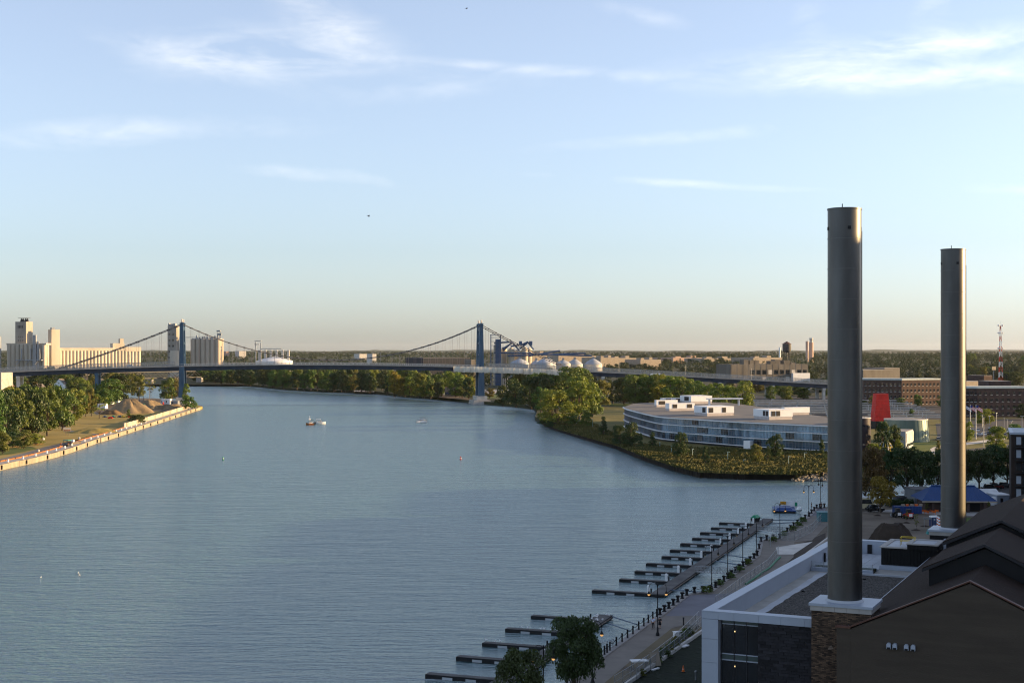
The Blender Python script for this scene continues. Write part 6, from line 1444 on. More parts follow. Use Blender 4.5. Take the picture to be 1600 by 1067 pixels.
DK2 = dock(o2, DA, 63.5, [59.5, 48.5, 38, 28, 17, 6], 9.6, 'shorter floating dock with gulls nearer the camera', False)
def gangway(a, b, label):
    a, b = Vector(a), Vector(b); d = b - a; L = Vector((d.x, d.y)).length; t = thing('gangway', label, 'gangway', a, math.atan2(d.y, d.x)); sl_ = d.z / L
    MB().add([(0, -.6, 0), (L, -.6, d.z), (L, .6, d.z), (0, .6, 0), (0, -.6, .08), (L, -.6, d.z + .08), (L, .6, d.z + .08), (0, .6, .08)], [(3, 2, 1, 0), (4, 5, 6, 7), (0, 1, 5, 4), (1, 2, 6, 5), (2, 3, 7, 6), (3, 0, 4, 7)]).build('walkway', galvanised, t)
    for y in (-.6, .6):
        m_ = MB().tube((0, y, 1.1), (L, y, d.z + 1.1), .045, 5).tube((0, y, .55), (L, y, d.z + .55), .03, 4); n = max(4, int(L / 1.0))
        for i in range(n + 1): x = L * i / n; m_.tube((x, y, sl_ * x), (x, y, sl_ * x + 1.1), .035, 4)
        for i in range(n): x, x2 = L * i / n, L * (i + 1) / n; m_.tube((x, y, sl_ * x + (0 if i % 2 else 1.1)), (x2, y, sl_ * x2 + (1.1 if i % 2 else 0)), .025, 4)
        m_.build('side_truss', galvanised, t)
gangway(W(1090, 893, .65), W(1146, 897, ZN), 'pale lattice gangway from the long dock to the promenade'); gangway(W(1186, 828, .65), W(1226, 831, ZN), 'pale lattice gangway at the far end of the long dock'); gangway(W(938, 1024, .65) - Vector((1.6, -.3, 0)), W(958, 1012, ZN), 'short lattice gangway to the nearer dock')
for a, b, dk_ in (((1045, 921), (1105, 925), 0), ((1118, 876), (1165, 884), 0), ((1132, 866), (1172, 872), 0), ((1205, 812), (1248, 812), 0), ((1203, 818), (1238, 816), 0), ((957, 963), (995, 975), 1), ((952, 974), (985, 985), 1), ((1180, 838), (1206, 840), 0)):
    inv = (Matrix.Translation((o1, o2)[dk_]) @ Matrix.Rotation(DA, 4, 'Z')).inverted(); p, q = inv @ W(*a, .5), inv @ W(*b, 1.2); MB().tube(p, q, .11, 6).build('mooring_arm', M('blue grey mooring arm', (.12, .15, .19), .6), (DK1, DK2)[dk_])
# blue raft with white hut
c = W(1227, 801, 0); rf = thing('blue_raft', 'blue topped floating raft off the end of the dock', 'raft', c, R(-8))
MB().box(-2.9, 2.6, -1, 8, -.2, .5).build('hull', dock_black, rf); MB().box(-3.0, 2.7, -1.1, 8.1, .5, .75).build('deck', blue_paint, rf); MB().taper(-.2, 3.5, .75, 1.2, 4.4, 6.5, 3.4, 5.4).build('cover', blue_paint, rf)
MB().box(-.5, 3.6, 8.2, 8.5, .3, 2.2).build('banner_panel', tent_white, rf); MB().box(-.9, .6, 8.12, 8.18, 1.3, 2.1).build('banner_mark', orange_paint, rf); MB().box(2.9, 3.5, 8.12, 8.18, .9, 1.9).build('banner_mark', green_buoy, rf)
MB().lathe([(.3, .2), (.8, .9), (.5, 1.5)], 10, 3.6, .5).build('white_float', tent_white, rf, smooth=True)
# small boat under a green cover on the dock
c = W(1181, 815, .6); tb2 = thing('covered_boat', 'small dark boat with green cover at the far end of the dock', 'boat', c, R(60))
MB().add([(-1.6, -.8, .9), (-1.6, .8, .9), (1.0, -.85, .95), (1.0, .85, .95), (1.9, 0, 1.1), (-1.4, -.5, 0), (-1.4, .5, 0), (.9, -.5, 0), (.9, .5, 0), (1.5, 0, .2)], [(0, 2, 7, 5), (1, 6, 8, 3), (0, 5, 6, 1), (2, 4, 9, 7), (3, 8, 9, 4), (5, 7, 9, 8, 6), (0, 1, 3, 4, 2)]).build('hull', dock_black, tb2)
MB().taper(-.2, 0, 1.0, 1.7, 2.9, 1.5, 1.8, .5).build('cover', green_buoy, tb2)
# gulls on the near docks
gull = None; rg = random.Random(12)
dm = Matrix.Translation(o2) @ Matrix.Rotation(DA, 4, 'Z')
spots = [(rg.uniform(.2, 2.2), rg.uniform(50, 63)) for _ in range(26)] + [(-rg.uniform(1, 9), 48.5 + rg.uniform(-.4, .4)) for _ in range(9)] + [(rg.uniform(.2, 2.2), rg.uniform(20, 36)) for _ in range(14)] + [(-rg.uniform(6, 9.4), 38 + rg.uniform(-.3, .3)) for _ in range(3)]
for x, y in spots:
    p = dm @ Vector((x, y, .6))
    if gull is None:
        gull = thing('gull', 'small white gull resting on the nearer dock', 'gull', p, 0, 'gulls on the nearer dock')
        MB().lathe([(.02, .05), (.10, .12), (.12, .2), (.05, .3)], 8).tube((.05, 0, .22), (.14, 0, .36), .05, 6).add([(-.1, -.07, .2), (-.34, 0, .2), (-.1, .07, .2), (0, 0, .27)], [(0, 3, 1), (1, 3, 2), (0, 1, 2)]).build('body', white_paint, gull, smooth=True)
        MB().tube((.14, 0, .36), (.22, 0, .35), .02, 5, .005).build('beak', orange_paint, gull)
    else: dup(gull, p, rg.uniform(0, 6.3))
# ---------------------------------------------------------------- foreground and promenade trees
tree(Vector((7.2, 161, ZN)), 9.5, 6.3, 'near0', 'dark', 'dark leafy tree in the foreground on the promenade', None)
tree(Vector((1.0, 151, ZN)), 8.0, 5.6, 'near1', 'dark', 'smaller foreground tree cut by the bottom edge', None)
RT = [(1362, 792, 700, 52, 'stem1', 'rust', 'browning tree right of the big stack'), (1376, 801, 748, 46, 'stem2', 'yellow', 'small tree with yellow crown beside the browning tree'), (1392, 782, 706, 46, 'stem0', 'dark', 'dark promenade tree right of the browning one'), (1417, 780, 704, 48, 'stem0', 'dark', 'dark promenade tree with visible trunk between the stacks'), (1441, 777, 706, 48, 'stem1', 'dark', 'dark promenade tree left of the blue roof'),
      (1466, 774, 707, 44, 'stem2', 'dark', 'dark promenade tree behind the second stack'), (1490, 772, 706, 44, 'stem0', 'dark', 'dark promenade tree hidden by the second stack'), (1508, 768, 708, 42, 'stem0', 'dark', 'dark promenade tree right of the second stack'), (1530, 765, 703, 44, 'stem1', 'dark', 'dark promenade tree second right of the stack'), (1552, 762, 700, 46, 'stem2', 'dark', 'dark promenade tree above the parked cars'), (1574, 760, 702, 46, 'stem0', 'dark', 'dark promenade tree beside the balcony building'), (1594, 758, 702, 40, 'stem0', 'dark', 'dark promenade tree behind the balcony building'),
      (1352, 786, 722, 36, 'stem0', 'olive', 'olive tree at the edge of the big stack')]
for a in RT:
    t_ = ptree(*a[:6], a[6], ZN)
for i in range(12): ptree(1385 + rnd.uniform(0, 50), rnd.uniform(789, 793), 783 - rnd.uniform(0, 4), rnd.uniform(10, 16), pick('bush'), 'dark', 'dark hedge shrub behind the construction yard', ZN, 'hedge behind the yard', 'shrub', 'shrub')
for px, by, ty, lb_ in ((1417, 816, 800, 'thin sapling by the red loader'), (1432, 828, 803, 'thin sapling in front of the portable toilet'), (1448, 800, 785, 'thin sapling near the blue roofed pavilion'), (1545, 806, 784, 'thin sapling right of the blue roof')):
    ptree(px, by, ty, 10, 'thin0', 'olive', lb_, ZN)
for px, by, w_, lb_ in ((1417, 817.5, 14, 'dark soil ring under the sapling by the loader'), (1432, 829, 16, 'dark soil ring under the sapling by the toilet'), (1446, 823, 16, 'dark soil heap left of the toilet'), (1372, 806, 14, 'dark soil heap by the parked bus')): pile('soil_heap', px, by, by - 2.2, w_, dirt_dark, lb_, ZN, 'soil heap', .5, 9, .3)
pile('soil_heap', 1398, 846, 820, 70, dirt_dark, 'big dark topsoil heap behind the black plant room', ZN, 'soil heap', .6, 10, .42)
# ---------------------------------------------------------------- construction yard
c = W(1498, 800, ZN); pv = thing('blue_pavilion', 'brick pavilion with bright blue metal hip roof', 'pavilion', c, R(-3)); k = c.y / F
MB().box(-50 * k, 50 * k, 1, 10, 0, 17 * k).build('wall', brick_dark, pv)
e0, e1, zr0, zr1 = 58 * k, 34 * k, 18 * k, 38 * k
MB().add([(-e0, -1, zr0), (e0, -1, zr0), (e0, 12, zr0), (-e0, 12, zr0), (-e1, 5.5, zr1), (e1, 5.5, zr1)], [(3, 2, 1, 0), (0, 1, 5, 4), (1, 2, 5), (2, 3, 4, 5), (3, 0, 4)]).build('roof', blue_roof, pv)
for x in np.arange(-e0 + .4, e0, .75):
    u = min(1, (e0 - abs(x)) / (e0 - e1)); MB().tube((x, -1.02, zr0 + .04), (x, -1 + 6.5 * u, zr0 + (zr1 - zr0) * u + .04), .05, 4).build('roof_seam', blue_roof, pv)
MB().box(-e1, e1, 5.2, 5.8, zr1 - .05, zr1 + .2).build('ridge_cap', blue_roof, pv); MB().box(-e0, e0, -1.12, -1.0, zr0 - .35, zr0).build('fascia', brick_tan, pv)
for x in (-40, -14, 14, 40): MB().box(x * k - .3, x * k + .3, -.6, -.1, 0, zr0 - .4).build('column', brick_dark, pv)
MB().box(-26 * k, -2 * k, .9, 1.02, .2, 13 * k).build('opening', black, pv); MB().box(8 * k, 34 * k, .9, 1.02, .2, 13 * k).build('opening', black, pv)
hut('site_office', 1429, 1462, 790, 765, M('grey siding', (.17, .185, .20), .7), 'grey two storey clad cabin left of the blue roof', 'cabin', 8, ZN, 3, roof_tan, 2)
hut('ticket_booth', 1402, 1430, 786, 777, M('dark siding', (.05, .055, .06), .7), 'dark low booth with pale domed canopies beside the grey cabin', 'booth', 4, ZN, 3)
for px in (1413, 1427): c = W(px, 783, ZN); tag(MB().lathe([(1.1, 2.1), (.9, 2.6), (.3, 2.9)], 12).tube((0, 0, 0), (0, 0, 2.1), .05, 5).build('canopy_tent', tent_white, loc=c, smooth=True), 'small pale domed canopy over the dark booth' + (', left one' if px == 1413 else ', right one'), 'canopy')
hut('white_trailer', 1558, 1582, 790, 774, white_metal, 'white trailer beside the balcony building', 'trailer', 7, ZN, 4, tent_white)
c = W(1553, 788, ZN); mt_ = thing('marquee', 'white canvas marquee behind the blue roof end', 'marquee', c, R(5)); MB().box(-2, 4, 6, 11, 0, 2.0).build('wall', tent_white, mt_); MB().xprism([(5.6, 2.0), (11.4, 2.0), (8.5, 3.3)], -2.3, 4.3).build('roof', tent_white, mt_)
tag(MB().lathe([(1.3, 0), (1.45, 1.4), (.9, 2.2)], 16).build('tank', tent_white, loc=W(1556, 789, ZN), smooth=True), 'white round tank in front of the marquee', 'tank')
for i, (px, by, m_, lb_) in enumerate(((1547, 765.5, car_black, 'black car leftmost of the row under the promenade trees'), (1555, 763.5, car_red, 'maroon car in the middle under the promenade trees'), (1571, 762.5, car_black, 'dark car rightmost under the promenade trees'))):
    car_proto('parked_car', m_, lb_, 'car', W(px, by, ZN + .03), R(8 + i * 4), None, True)
car_proto('parked_car', car_black, 'dark suv parked by the beige bus in the yard', 'car', W(1367, 799, ZN + .03), R(10), None, True)
c = W(1352, 797, ZN); bus = thing('beige_bus', 'beige shuttle bus in the yard right of the big stack', 'bus', c, R(-6))
MB().yprism([(-5, .45), (3.1, .45), (3.1, 1.3), (2.2, 1.7), (1.5, 3.0), (-5, 3.0)], 0, 2.4).build('body', beige, bus); MB().yprism([(-4.9, 3.0), (1.5, 3.0), (.8, 3.3), (-4.7, 3.3)], .1, 2.3).build('roof', tent_white, bus)
MB().yprism([(-4.6, 1.7), (1.8, 1.7), (1.35, 2.7), (-4.6, 2.7)], -.05, -.01).build('windows', glass_dark, bus)
for x in (-3.4, 2.0): MB().tube((x, -.1, .5), (x, 2.5, .5), .5, 12).build('wheels', tyre, bus)
def loader(px, by, mat, label, rz):
    c = W(px, by, ZN + .03); t = thing('skid_loader', label, 'loader', c, R(rz))
    MB().yprism([(-1.4, .5), (1.0, .5), (1.1, 1.0), (.4, 1.3), (-1.4, 1.5)], -.55, .55).build('body', mat, t); MB().box(-.7, .5, -.5, .5, 1.3, 2.25).build('cab', dark_metal, t)
    for y in (-.75, .75):
        MB().tube((-1.3, y, 1.5), (1.2, y, .9), .1, 5).tube((1.2, y, .9), (1.6, y, .3), .1, 5).build('lift_arm', mat, t)
        for x in (-.8, .7): MB().tube((x, y - .15, .42), (x, y + .15, .42), .42, 12).build('wheel', tyre, t)
    MB().xprism([(-.9, .1), (.9, .1), (.9, .7), (-.9, .7)], 1.6, 2.2).build('bucket', grey_metal, t)
    MB().box(-1.5, -1.42, -.4, .4, .6, 1.3).build('grille', white_paint, t)
loader(1419.5, 810, red_paint, 'red skid loader with white cab in the yard', 95); loader(1402, 808, black, 'dark skid loader left of the red one', 95)
c = W(1419, 803, ZN); bx = thing('blue_skip', 'long blue skip container behind the loaders', 'skip', c, R(1)); w_ = 21 * c.y / F
MB().box(-w_, w_, 0, 2.2, .1, 1.9).build('body', blue_paint, bx); [MB().box(-w_ + i * (2 * w_ / 9) - .06, -w_ + i * (2 * w_ / 9) + .06, -.1, 0, .1, 1.9).build('rib', blue_paint, bx) for i in range(10)]
for i in range(5): MB().cbox((-w_ * .3 + i * 1.1, 1, 2.1), (.8, .6, .5), i).build('debris', orange_plastic if i % 2 else brick_tan, bx)
c = W(1457.5, 822, ZN); pt_ = thing('portable_toilet', 'dark blue portable toilet with white roof', 'portable toilet', c, R(12))
MB().box(-.6, .6, -.6, .6, .08, 2.1).build('body', M('navy plastic', (.02, .03, .10), .5), pt_); MB().xprism([(-.65, 2.1), (.65, 2.1), (.5, 2.35), (0, 2.5), (-.5, 2.35)], -.65, .65).build('roof', tent_white, pt_)
MB().box(-.4, .4, -.63, -.605, .2, 1.95).build('door', car_blue, pt_); MB().box(-.1, .25, -.66, -.635, 1.5, 1.7).build('sign', white_paint, pt_)
tag(MB().tube((-.8, 0, 0), (-.8, 0, 2.2), .05, 5).tube((.8, 0, 0), (.8, 0, 2.2), .05, 5).cbox((0, 0, 2.1), (1.9, .1, .4)).build('site_sign', galvanised, loc=W(1449.5, 824, ZN)), 'grey site sign on two posts left of the portable toilet', 'sign')
for i in range(9):
    px, by = 1463 + (i % 3) * 2.2, 812 + i * 1.6; c = W(px, by, ZN); t = thing('barrier_drum', 'orange and white barrier drum left of the second stack', 'barrier', c, 0, 'orange barrier drums')
    for j in range(4): MB().lathe([(.3 - j * .02, .02 + j * .27), (.28 - j * .02, .02 + j * .27 + .262)], 10).build('band', orange_plastic if j % 2 == 0 else white_paint, t)
for i in range(7): c = W(1443 + i * 3.4, 802 + (i % 3), ZN); tag(MB().box(-.5, .5, -.05, .05, .5, .9).tube((-.4, 0, 0), (-.4, 0, 1), .04, 4).tube((.4, 0, 0), (.4, 0, 1), .04, 4).build('barricade', orange_plastic, loc=c, rz=R(i * 23)), 'small orange barricade before the pavilion', 'barricade', 'orange barricades before the pavilion')
tag(MB().taper(0, 0, 0, 1.1, 1.8, 1.3, 1.0, .7).build('tarp_heap', aqua, loc=W(1454, 834, ZN)), 'teal tarpaulin heap beside the second stack base', 'tarpaulin')
tag(MB().box(-1.6, 1.6, 0, 2.4, 0, 2.1).box(-1.8, 1.8, -.1, 2.5, 2.103, 2.25).build('teal_cabin', M('teal cabin', (.05, .16, .18), .5), loc=W(1290, 815, ZN)), 'teal cabin half hidden by the big stack', 'cabin')
# ---------------------------------------------------------------- dark balcony building at the right edge
c = Vector((123.2, 351, ZN)); bb = thing('balcony_block', 'dark timber clad block with white blinds at the right edge', 'apartment block', c, R(-18)); H_ = 19.4
MB().box(0, 26, 0, 22, 0, H_).build('wall', M('dark timber cladding', (.032, .022, .018), .8, var=.3), bb); MB().box(-.3, 26.3, -.3, 22.3, H_ + .003, H_ + .5).build('parapet', white_metal, bb); MB().box(.6, 25.6, .6, 21.6, H_ + .51, H_ + .56).build('roof', membrane, bb)
for j in range(6):
    MB().box(.9, 26, -1.4, -.01, j * 3.2 + .2, j * 3.2 + .4).build('balcony_slab', black, bb)
    for i in range(7): MB().box(1.2 + i * 3.6, 2.3 + i * 3.6, -.06, .02, j * 3.2 + .9, j * 3.2 + 2.8).build('blind', white_metal if (i + j) % 3 else glass_dark, bb); MB().box(2.6 + i * 3.6, 3.9 + i * 3.6, -.06, .02, j * 3.2 + .45, j * 3.2 + 2.8).build('pane', glass_dark, bb)
for i in range(8): MB().box(.8 + i * 3.6, .98 + i * 3.6, -1.5, -1.3, 0, H_).build('fin', black, bb)
# ---------------------------------------------------------------- boats, buoys and birds on the river
def boat(px, by, L, mat, label, rz, cabin=1, canopy=None):
    c = W(px, by, 0); t = thing('motor_boat', label, 'boat', c, R(rz)); B = L * .17
    st = [(-.5, .95, .0, .9), (-.2, 1.0, -.1, .95), (.15, .95, -.1, 1.05), (.38, .55, 0, 1.25), (.5, .05, .3, 1.45)]; vs, fs = [], []
    for x, w, zk, zs in st: vs += [(x * L, -B * w, zs), (x * L, -B * w * .72, .1 + zk), (x * L, 0, -.35), (x * L, B * w * .72, .1 + zk), (x * L, B * w, zs)]
    for i in range(4):
        for j in range(4): fs.append((5 * i + j, 5 * i + j + 1, 5 * i + 6 + j, 5 * i + 5 + j))
    fs += [(0, 1, 2, 3, 4)] + [(5 * i, 5 * i + 5, 5 * i + 9, 5 * i + 4) for i in range(4)]
    MB().add(vs, fs).build('hull', mat, t)
    MB().box(-L * .32, L * .12, -B * .72, B * .72, .9, 1.9).build('cabin', white_paint, t)
    MB().box(-L * .28, L * .125, -B * .74, B * .74, 1.35, 1.75).build('windows', glass_dark, t)
    MB().box(-L * .46, L * .02, -B * .8, B * .8, 2.75, 2.87).build('canopy', canopy or white_paint, t)
    for x in (-L * .44, 0):
        for y in (-B * .7, B * .7): MB().tube((x, y, 1.0), (x, y, 2.75), .05, 5).build('canopy_post', galvanised, t)
    MB().box(-L * .5 - .7, -L * .5, -.4, .4, .1, 1.3).build('outboard', dark_metal, t)
    return t
b1 = boat(484, 664, 4.4, rust, 'dark little tug boat leftmost of the three boats', 200, canopy=cloth_black); MB().tube((0, 0, 2.8), (0, 0, 5.2), .08, 5).box(-.5, .5, -.4, .4, 2.87, 3.7).build('mast', white_paint, b1)
boat(501, 662.5, 5.6, white_paint, 'white cabin boat beside the little tug', 12)
boat(658, 660, 8.5, white_paint, 'white cabin boat with dark canopy heading towards us alone', -125, canopy=cloth_black)
for px, by, m_, lb_ in ((719.5, 718, cloth_red, 'dark red channel marker buoy in mid river'), (348.5, 718.5, green_buoy, 'small green channel marker buoy on the left of the river')):
    c = W(px, by, 0); t = thing('channel_buoy', lb_, 'buoy', c); MB().lathe([(.3, -.4), (.32, .3), (.25, .7), (.18, 1.1), (.05, 1.3)], 12).build('float', m_, t, smooth=True); MB().lathe([(.34, .45), (.36, .7)], 12, cap=False).build('band', white_paint, t)
rg = random.Random(31); g2 = None
for i in range(3):
    px, by = rg.gauss(105, 35), 895 + rg.gauss(0, 8)
    if i > 12: px, by = rg.uniform(20, 560), rg.uniform(830, 1040)
    p = W(px, by, .02)
    if g2 is None: g2 = thing('floating_gull', 'tiny white gull floating on the left part of the river', 'gull', p, 0, 'gulls floating on the river'); MB().lathe([(.02, -.02), (.13, .04), (.14, .1), (.04, .2)], 8).tube((.06, 0, .14), (.13, 0, .3), .05, 5).build('body', white_paint, g2, smooth=True)
    else: dup(g2, p, rg.uniform(0, 6.3))
for px, py, d, s_, lb_ in ((576, 338, 260, 1.0, 'dark gull flying in the sky above the bridge'), (729, 14, 300, .9, 'tiny gull high in the sky near the top edge')):
    p = at(px, py, d); t = thing('flying_gull', lb_, 'gull', p, R(30)); t.scale = (s_,) * 3
    MB().lathe([(.02, -.2), (.09, 0), (.07, .15), (.01, .3)], 8).build('body', cloth_black, t, smooth=True).rotation_euler = (0, R(90), 0)
    for sg in (-1, 1): MB().add([(-.1, 0, .05), (.12, 0, .05), (.1, sg * .32, .2), (-.08, sg * .32, .18), (-.12, sg * .68, .04)], [(0, 1, 2, 3), (3, 2, 4)]).build('wing', cloth_black, t)
# ---------------------------------------------------------------- people
def skin_obj(name, chains, mat, parent, sub=1):
    bm = bmesh.new(); lay = bm.verts.layers.skin.verify(); idx = {}
    for ch in chains:
        prev = None
        for p, r in ch:
            key = tuple(round(q, 4) for q in p)
            if key not in idx: v = bm.verts.new(p); v[lay].radius = (r, r); idx[key] = v
            v = idx[key]
            if prev is not None and bm.edges.get((prev, v)) is None: bm.edges.new((prev, v))
            prev = v
    bm.verts.ensure_lookup_table(); bm.verts[0][lay].use_root = True
    me = bpy.data.meshes.new(name); bm.to_mesh(me); bm.free(); me.materials.append(mat)
    o = place(name, me, parent); o.modifiers.new('Skin', 'SKIN').use_smooth_shade = True; s_ = o.modifiers.new('Sub', 'SUBSURF'); s_.levels = sub; s_.render_levels = sub
    return o
def person(pos, rz, h, top, bottom, label, dress=False, step=.16, sit=False):
    t = thing('person', label, 'person', pos, rz); t.scale = (h / 1.75,) * 3; s_ = step
    legs = []
    for sg, st in ((-1, s_), (1, -s_)):
        legs.append([((0, 0, .93), .13), ((0, sg * .09, .86), .085), ((st * .45, sg * .10, .48), .058), ((st * .9 - (.06 if st < 0 else 0), sg * .10, .09), .038), ((st * .9 + .12, sg * .11, .03), .034)])
    arms = []
    for sg, st in ((-1, -s_), (1, s_)):
        arms.append([((0, 0, 1.38), .10), ((0, sg * .19, 1.40), .062), ((st * .25, sg * .25, 1.12), .046), ((st * .8 + .05, sg * .25, .88), .034), ((st * .9 + .08, sg * .25, .79), .036)])
    spine = [((0, 0, .93), .13), ((0, 0, 1.12), .125), ((0, 0, 1.38), .10), ((0, 0, 1.50), .05), ((.01, 0, 1.60), .082), ((.015, 0, 1.69), .075)]
    skin_obj('body', [spine, *legs, *arms], skin, t, 1)
    skin_obj('shirt', [[((0, 0, .95), .145), ((0, 0, 1.12), .140), ((0, 0, 1.38), .118), ((0, 0, 1.45), .065)], *[[((0, 0, 1.38), .118), (a[1][0], .074), (a[2][0], .058)] for a in arms]], top, t, 1)
    if dress: MB().lathe([(.17, 1.0), (.20, .85), (.25, .55), (.24, .53)], 14).build('skirt', bottom, t, smooth=True)
    else: skin_obj('trousers', [[((0, 0, .97), .14), ((0, 0, .92), .14)]] + [[((0, 0, .92), .14), (l[1][0], .098), (l[2][0], .072), (l[3][0], .056)] for l in legs], bottom, t, 1)
    MB().lathe([(.088, 1.60), (.098, 1.66), (.085, 1.74), (.03, 1.78)], 12, -.012, 0).build('hair', hair_dark, t, smooth=True)
    for y in (-.03, .03): MB().cbox((.088, y, 1.645), (.012, .018, .012)).build('eye', black, t)
    MB().taper(.095, 0, 1.60, 1.64, .03, .028, .012, .014).build('nose', skin, t); MB().cbox((.085, 0, 1.572), (.012, .05, .012)).build('mouth', cloth_red, t)
    for a in arms:
        hd = a[4][0]
        for q in range(5): MB().tube((hd[0] + .012 * (q - 2), hd[1], hd[2] - .02), (hd[0] + .018 * (q - 2) + (.03 if q == 4 else .01), hd[1], hd[2] - (.06 if q == 4 else .095)), .011, 5).build('finger', skin, t)
    for l in legs:
        f_ = l[4][0]; MB().box(f_[0] - .17, f_[0] + .06, f_[1] - .045, f_[1] + .045, 0, .07).build('shoe', black, t)
    return t
person(W(1020.5, 982, ZN + .03), R(-105), 1.76, shirt_blue, cloth_black, 'person in pale blue shirt and dark trousers walking on the promenade', False)
person(W(1031, 981, ZN + .03), R(-100), 1.66, cloth_black, cloth_black, 'person in a short black dress walking beside the blue shirted one', True)
person(W(1268, 795, ZN + .03), R(150), 1.75, cloth_black, cloth_black, 'dark clothed person standing at the quay end beside the lamp', False, .03)
person(W(1283.5, 795.5, ZN + .03), R(-80), 1.78, cloth_black, cloth_black, 'dark clothed person at the far quay corner lamp', False, .03)
person(W(95, 697.5, ZL + .06), R(-40), 1.7, cloth_red, cloth_black, 'person in red shirt standing by the kiosk on the left quay', False, .04)
person(W(94.2, 701.5, ZL + .06), R(-20), 1.7, orange_plastic, cloth_red, 'person in orange shirt on the left quay edge', False, .04)
# ---------------------------------------------------------------- downtown blocks to the right of the view, which shade the near bank
def tower_block(x0, x1, y0, y1, h, wall, label):
    t = thing('office_tower', label, 'office building', ((x0 + x1) / 2, (y0 + y1) / 2, ZN)); w, d = x1 - x0, y1 - y0
    MB().box(-w / 2, w / 2, -d / 2, d / 2, 0, h).build('wall', wall, t); MB().box(-w / 2 + 4, w / 2 - 4, -d / 2 + 4, d / 2 - 4, h, h + 2.5).build('roof_plant', grey_metal, t)
    n = int(h / 3.8)
    for i in range(n):
        z = 1.2 + i * 3.8; MB().box(-w / 2 - .12, w / 2 + .12, -d / 2 - .12, d / 2 + .12, z, z + 2.1).build('window_band', glass_dark, t)
tower_block(150, 186, 128, 186, 70, concrete_pale, 'pale office tower downtown outside the right edge nearest the stacks')
tower_block(150, 190, 76, 124, 62, brick_tan, 'tan office tower downtown outside the right edge')
tower_block(196, 236, 189, 318, 40.5, brick_tan, 'long tan office block downtown outside the right edge')
tower_block(214, 250, 322, 392, 44, concrete_pale, 'pale office block downtown outside the right edge by the creek')
tower_block(226, 262, 396, 462, 42, brick_dark, 'brown office block downtown outside the right edge by the creek mouth')
tower_block(140, 190, 14, 72, 60, concrete_pale, 'pale wide office tower downtown outside the right edge beside the viewpoint')
# ---------------------------------------------------------------- distant woodland (uncountable)
rng = np.random.default_rng(77)
N = 9000
px = rng.uniform(-260, 1860, N); q = rng.uniform(3.4, 36, N) ** 1.0
q = 3.4 + (36 - 3.4) * rng.random(N) ** 1.35
d = (EYE - ZR) * F / q; X = (px - 800) / F * d
keep = np.ones(N, bool)
sx = np.array([p[0] for p in SHORE_R]); 
left_lim = np.interp(px, [-900, 100, 230, 290, 310, 357, 405, 440, 507, 587, 634, 676, 735, 800, 834, 871, 965, 1092, 1400, 2600], [585, 590, 592, 596, 597, 601, 604, 608, 612, 615, 619, 622, 628, 634, 638, 670, 700, 744, 740, 725]) - 547 - 4
keep &= q < left_lim
blocked = [(755, 945, 1480, 1700), (390, 475, 1890, 2080), (295, 350, 1880, 2010), (255, 285, 1900, 1990), (-10, 240, 2080, 2420), (1130, 1275, 1380, 1470), (655, 750, 1900, 2080)]
for a, b, d0, d1 in blocked: keep &= ~((px > a) & (px < b) & (d > d0) & (d < d1))
keep &= ~((d < 1300) & (px > 930))
px, d, X = px[keep], d[keep], X[keep]; N = len(px)
h = rng.uniform(7, 15, N) * (1 + .12 * np.sin(px * .02 + d * .001)); w = rng.uniform(6, 13, N); K = 56
h = np.where((d < 2100) & (px < 760) , np.minimum(h, 11), h)
far_sc = np.clip(d / 3500, 1, 3.2)
dirs = rng.normal(size=(N, K, 3)); dirs /= np.linalg.norm(dirs, axis=2)[:, :, None]; dirs[:, :, 2] = np.abs(dirs[:, :, 2]) * 1.3 - .3
lump = 1 + .25 * np.sin(dirs[:, :, 0] * 5 + rng.random((N, 1)) * 6) * np.cos(dirs[:, :, 1] * 5 + rng.random((N, 1)) * 6)
rad = (.62 + .42 * rng.random((N, K))) * lump
wd = (w * (1 + .35 * (far_sc - 1)))[:, None]
cx = X[:, None] + dirs[:, :, 0] * rad * wd * .5; cy = d[:, None] + dirs[:, :, 1] * rad * wd * .5; cz = terr(X, d)[:, None] + h[:, None] * (.52 + .46 * dirs[:, :, 2] * rad)
c = np.stack([cx, cy, cz], 2).reshape(-1, 3); n_ = len(c)
nn = dirs.reshape(-1, 3) + rng.normal(size=(n_, 3)) * .5; a = np.cross(nn, rng.normal(size=(n_, 3))); a /= np.linalg.norm(a, axis=1)[:, None]; b = np.cross(nn, a); b /= np.linalg.norm(b, axis=1)[:, None]
s = (.85 * np.repeat(far_sc, K) * (.7 + .6 * rng.random(n_)))[:, None]
v = np.stack([c - a * s, c + b * s * .7, c + a * s * .9, c - b * s * .7], 1).reshape(-1, 3)
o = place('distant_woodland', np_mesh('distant_woodland', v, 4, leaf['far'])); tag(o, 'distant green woodland stretching to the horizon', 'woodland', kind='stuff')
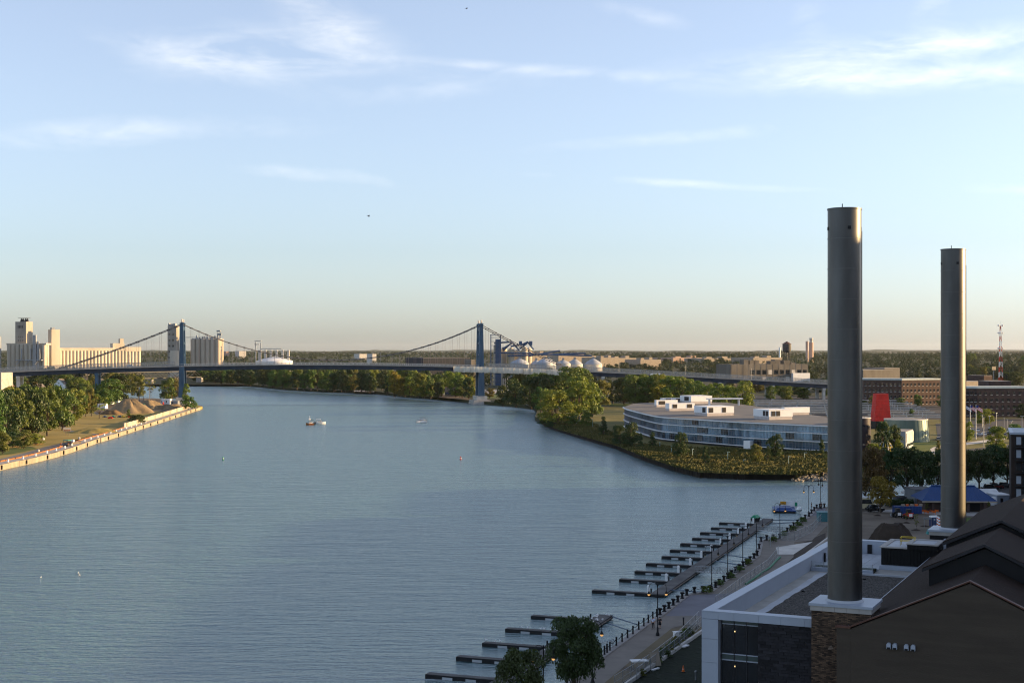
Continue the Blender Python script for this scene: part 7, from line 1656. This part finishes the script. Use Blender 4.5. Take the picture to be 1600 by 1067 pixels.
# trees of the town beyond the bridge, too many to tell apart
rng = np.random.default_rng(99); boxes = [(1340, 1620, 562, 596, 330), (925, 1180, 568, 598, 240), (1136, 1345, 586, 600, 60), (740, 930, 596, 606, 60), (1060, 1140, 562, 580, 40), (1270, 1345, 566, 590, 50), (300, 760, 592, 600, 60), (60, 226, 588.2, 590.2, 60), (660, 750, 572, 590, 30), (300, 660, 570, 590, 60)]
px = np.concatenate([rng.uniform(a, b, n) for a, b, c_, d_, n in boxes]); py = np.concatenate([rng.uniform(c_, d_, n) for a, b, c_, d_, n in boxes])
d = (EYE - ZR) * F / (py - HY); X = (px - 800) / F * d; kp = ~(((px > 1130) & (px < 1275) & (d > 1375) & (d < 1460)) | ((px > 760) & (px < 940) & (d > 1540) & (d < 1680))); px, d, X = px[kp], d[kp], X[kp]
vv = []
for x_, y_ in zip(X, d):
    cs, rs2 = crown(rng, 'round'); vv.append(leaves(rng, cs, rs2, 330, .075) * np.array([rng.uniform(9, 16), rng.uniform(9, 16), rng.uniform(9, 15)]) + np.array([x_, y_, float(terr(x_, y_))]))
o = place('town_woodland', np_mesh('town_woodland', np.concatenate(vv), 4, leaf['far'])); tag(o, 'green tree crowns filling the town beyond the bridge approach', 'woodland', kind='stuff')
# low wooded rise on the horizon
n = 240; xs = np.linspace(-9500, 9500, n); rg2 = np.random.default_rng(5); vs, fs = [], []
for j, (yy, zz) in enumerate(((15500, 14), (16500, 26), (18500, 36), (21000, ZR))):
    for x in xs: vs.append((x, yy, zz if j in (0, 3) else zz + rg2.normal() * 3 + 7 * math.sin(x * .0011 + j) + 5 * math.sin(x * .0047 + 2 * j)))
for j in range(3):
    for i in range(n - 1): fs.append((j * n + i, j * n + i + 1, (j + 1) * n + i + 1, (j + 1) * n + i))
structure('hills', MB().add(vs, fs), M('far wooded hills', (.036, .056, .026), .95, var=.35, scale=.004), smooth=False)
# ---------------------------------------------------------------- haze
HAZE = 8e-6
hz = MB().box(-27500, 27500, -1500, 27500, -5, 150).build('haze', None)
hm = bpy.data.materials.new('haze'); hm.use_nodes = True; nn_ = hm.node_tree.nodes; nn_.clear()
pvn = nn_.new('ShaderNodeVolumePrincipled'); pvn.inputs['Color'].default_value = (.92, .95, 1.0, 1); pvn.inputs['Density'].default_value = HAZE; pvn.inputs['Anisotropy'].default_value = .25
mo = nn_.new('ShaderNodeOutputMaterial'); hm.node_tree.links.new(pvn.outputs[0], mo.inputs['Volume']); hz.data.materials.append(hm); tag(hz, 'thin pale summer haze in the air over the river', 'haze', kind='stuff')
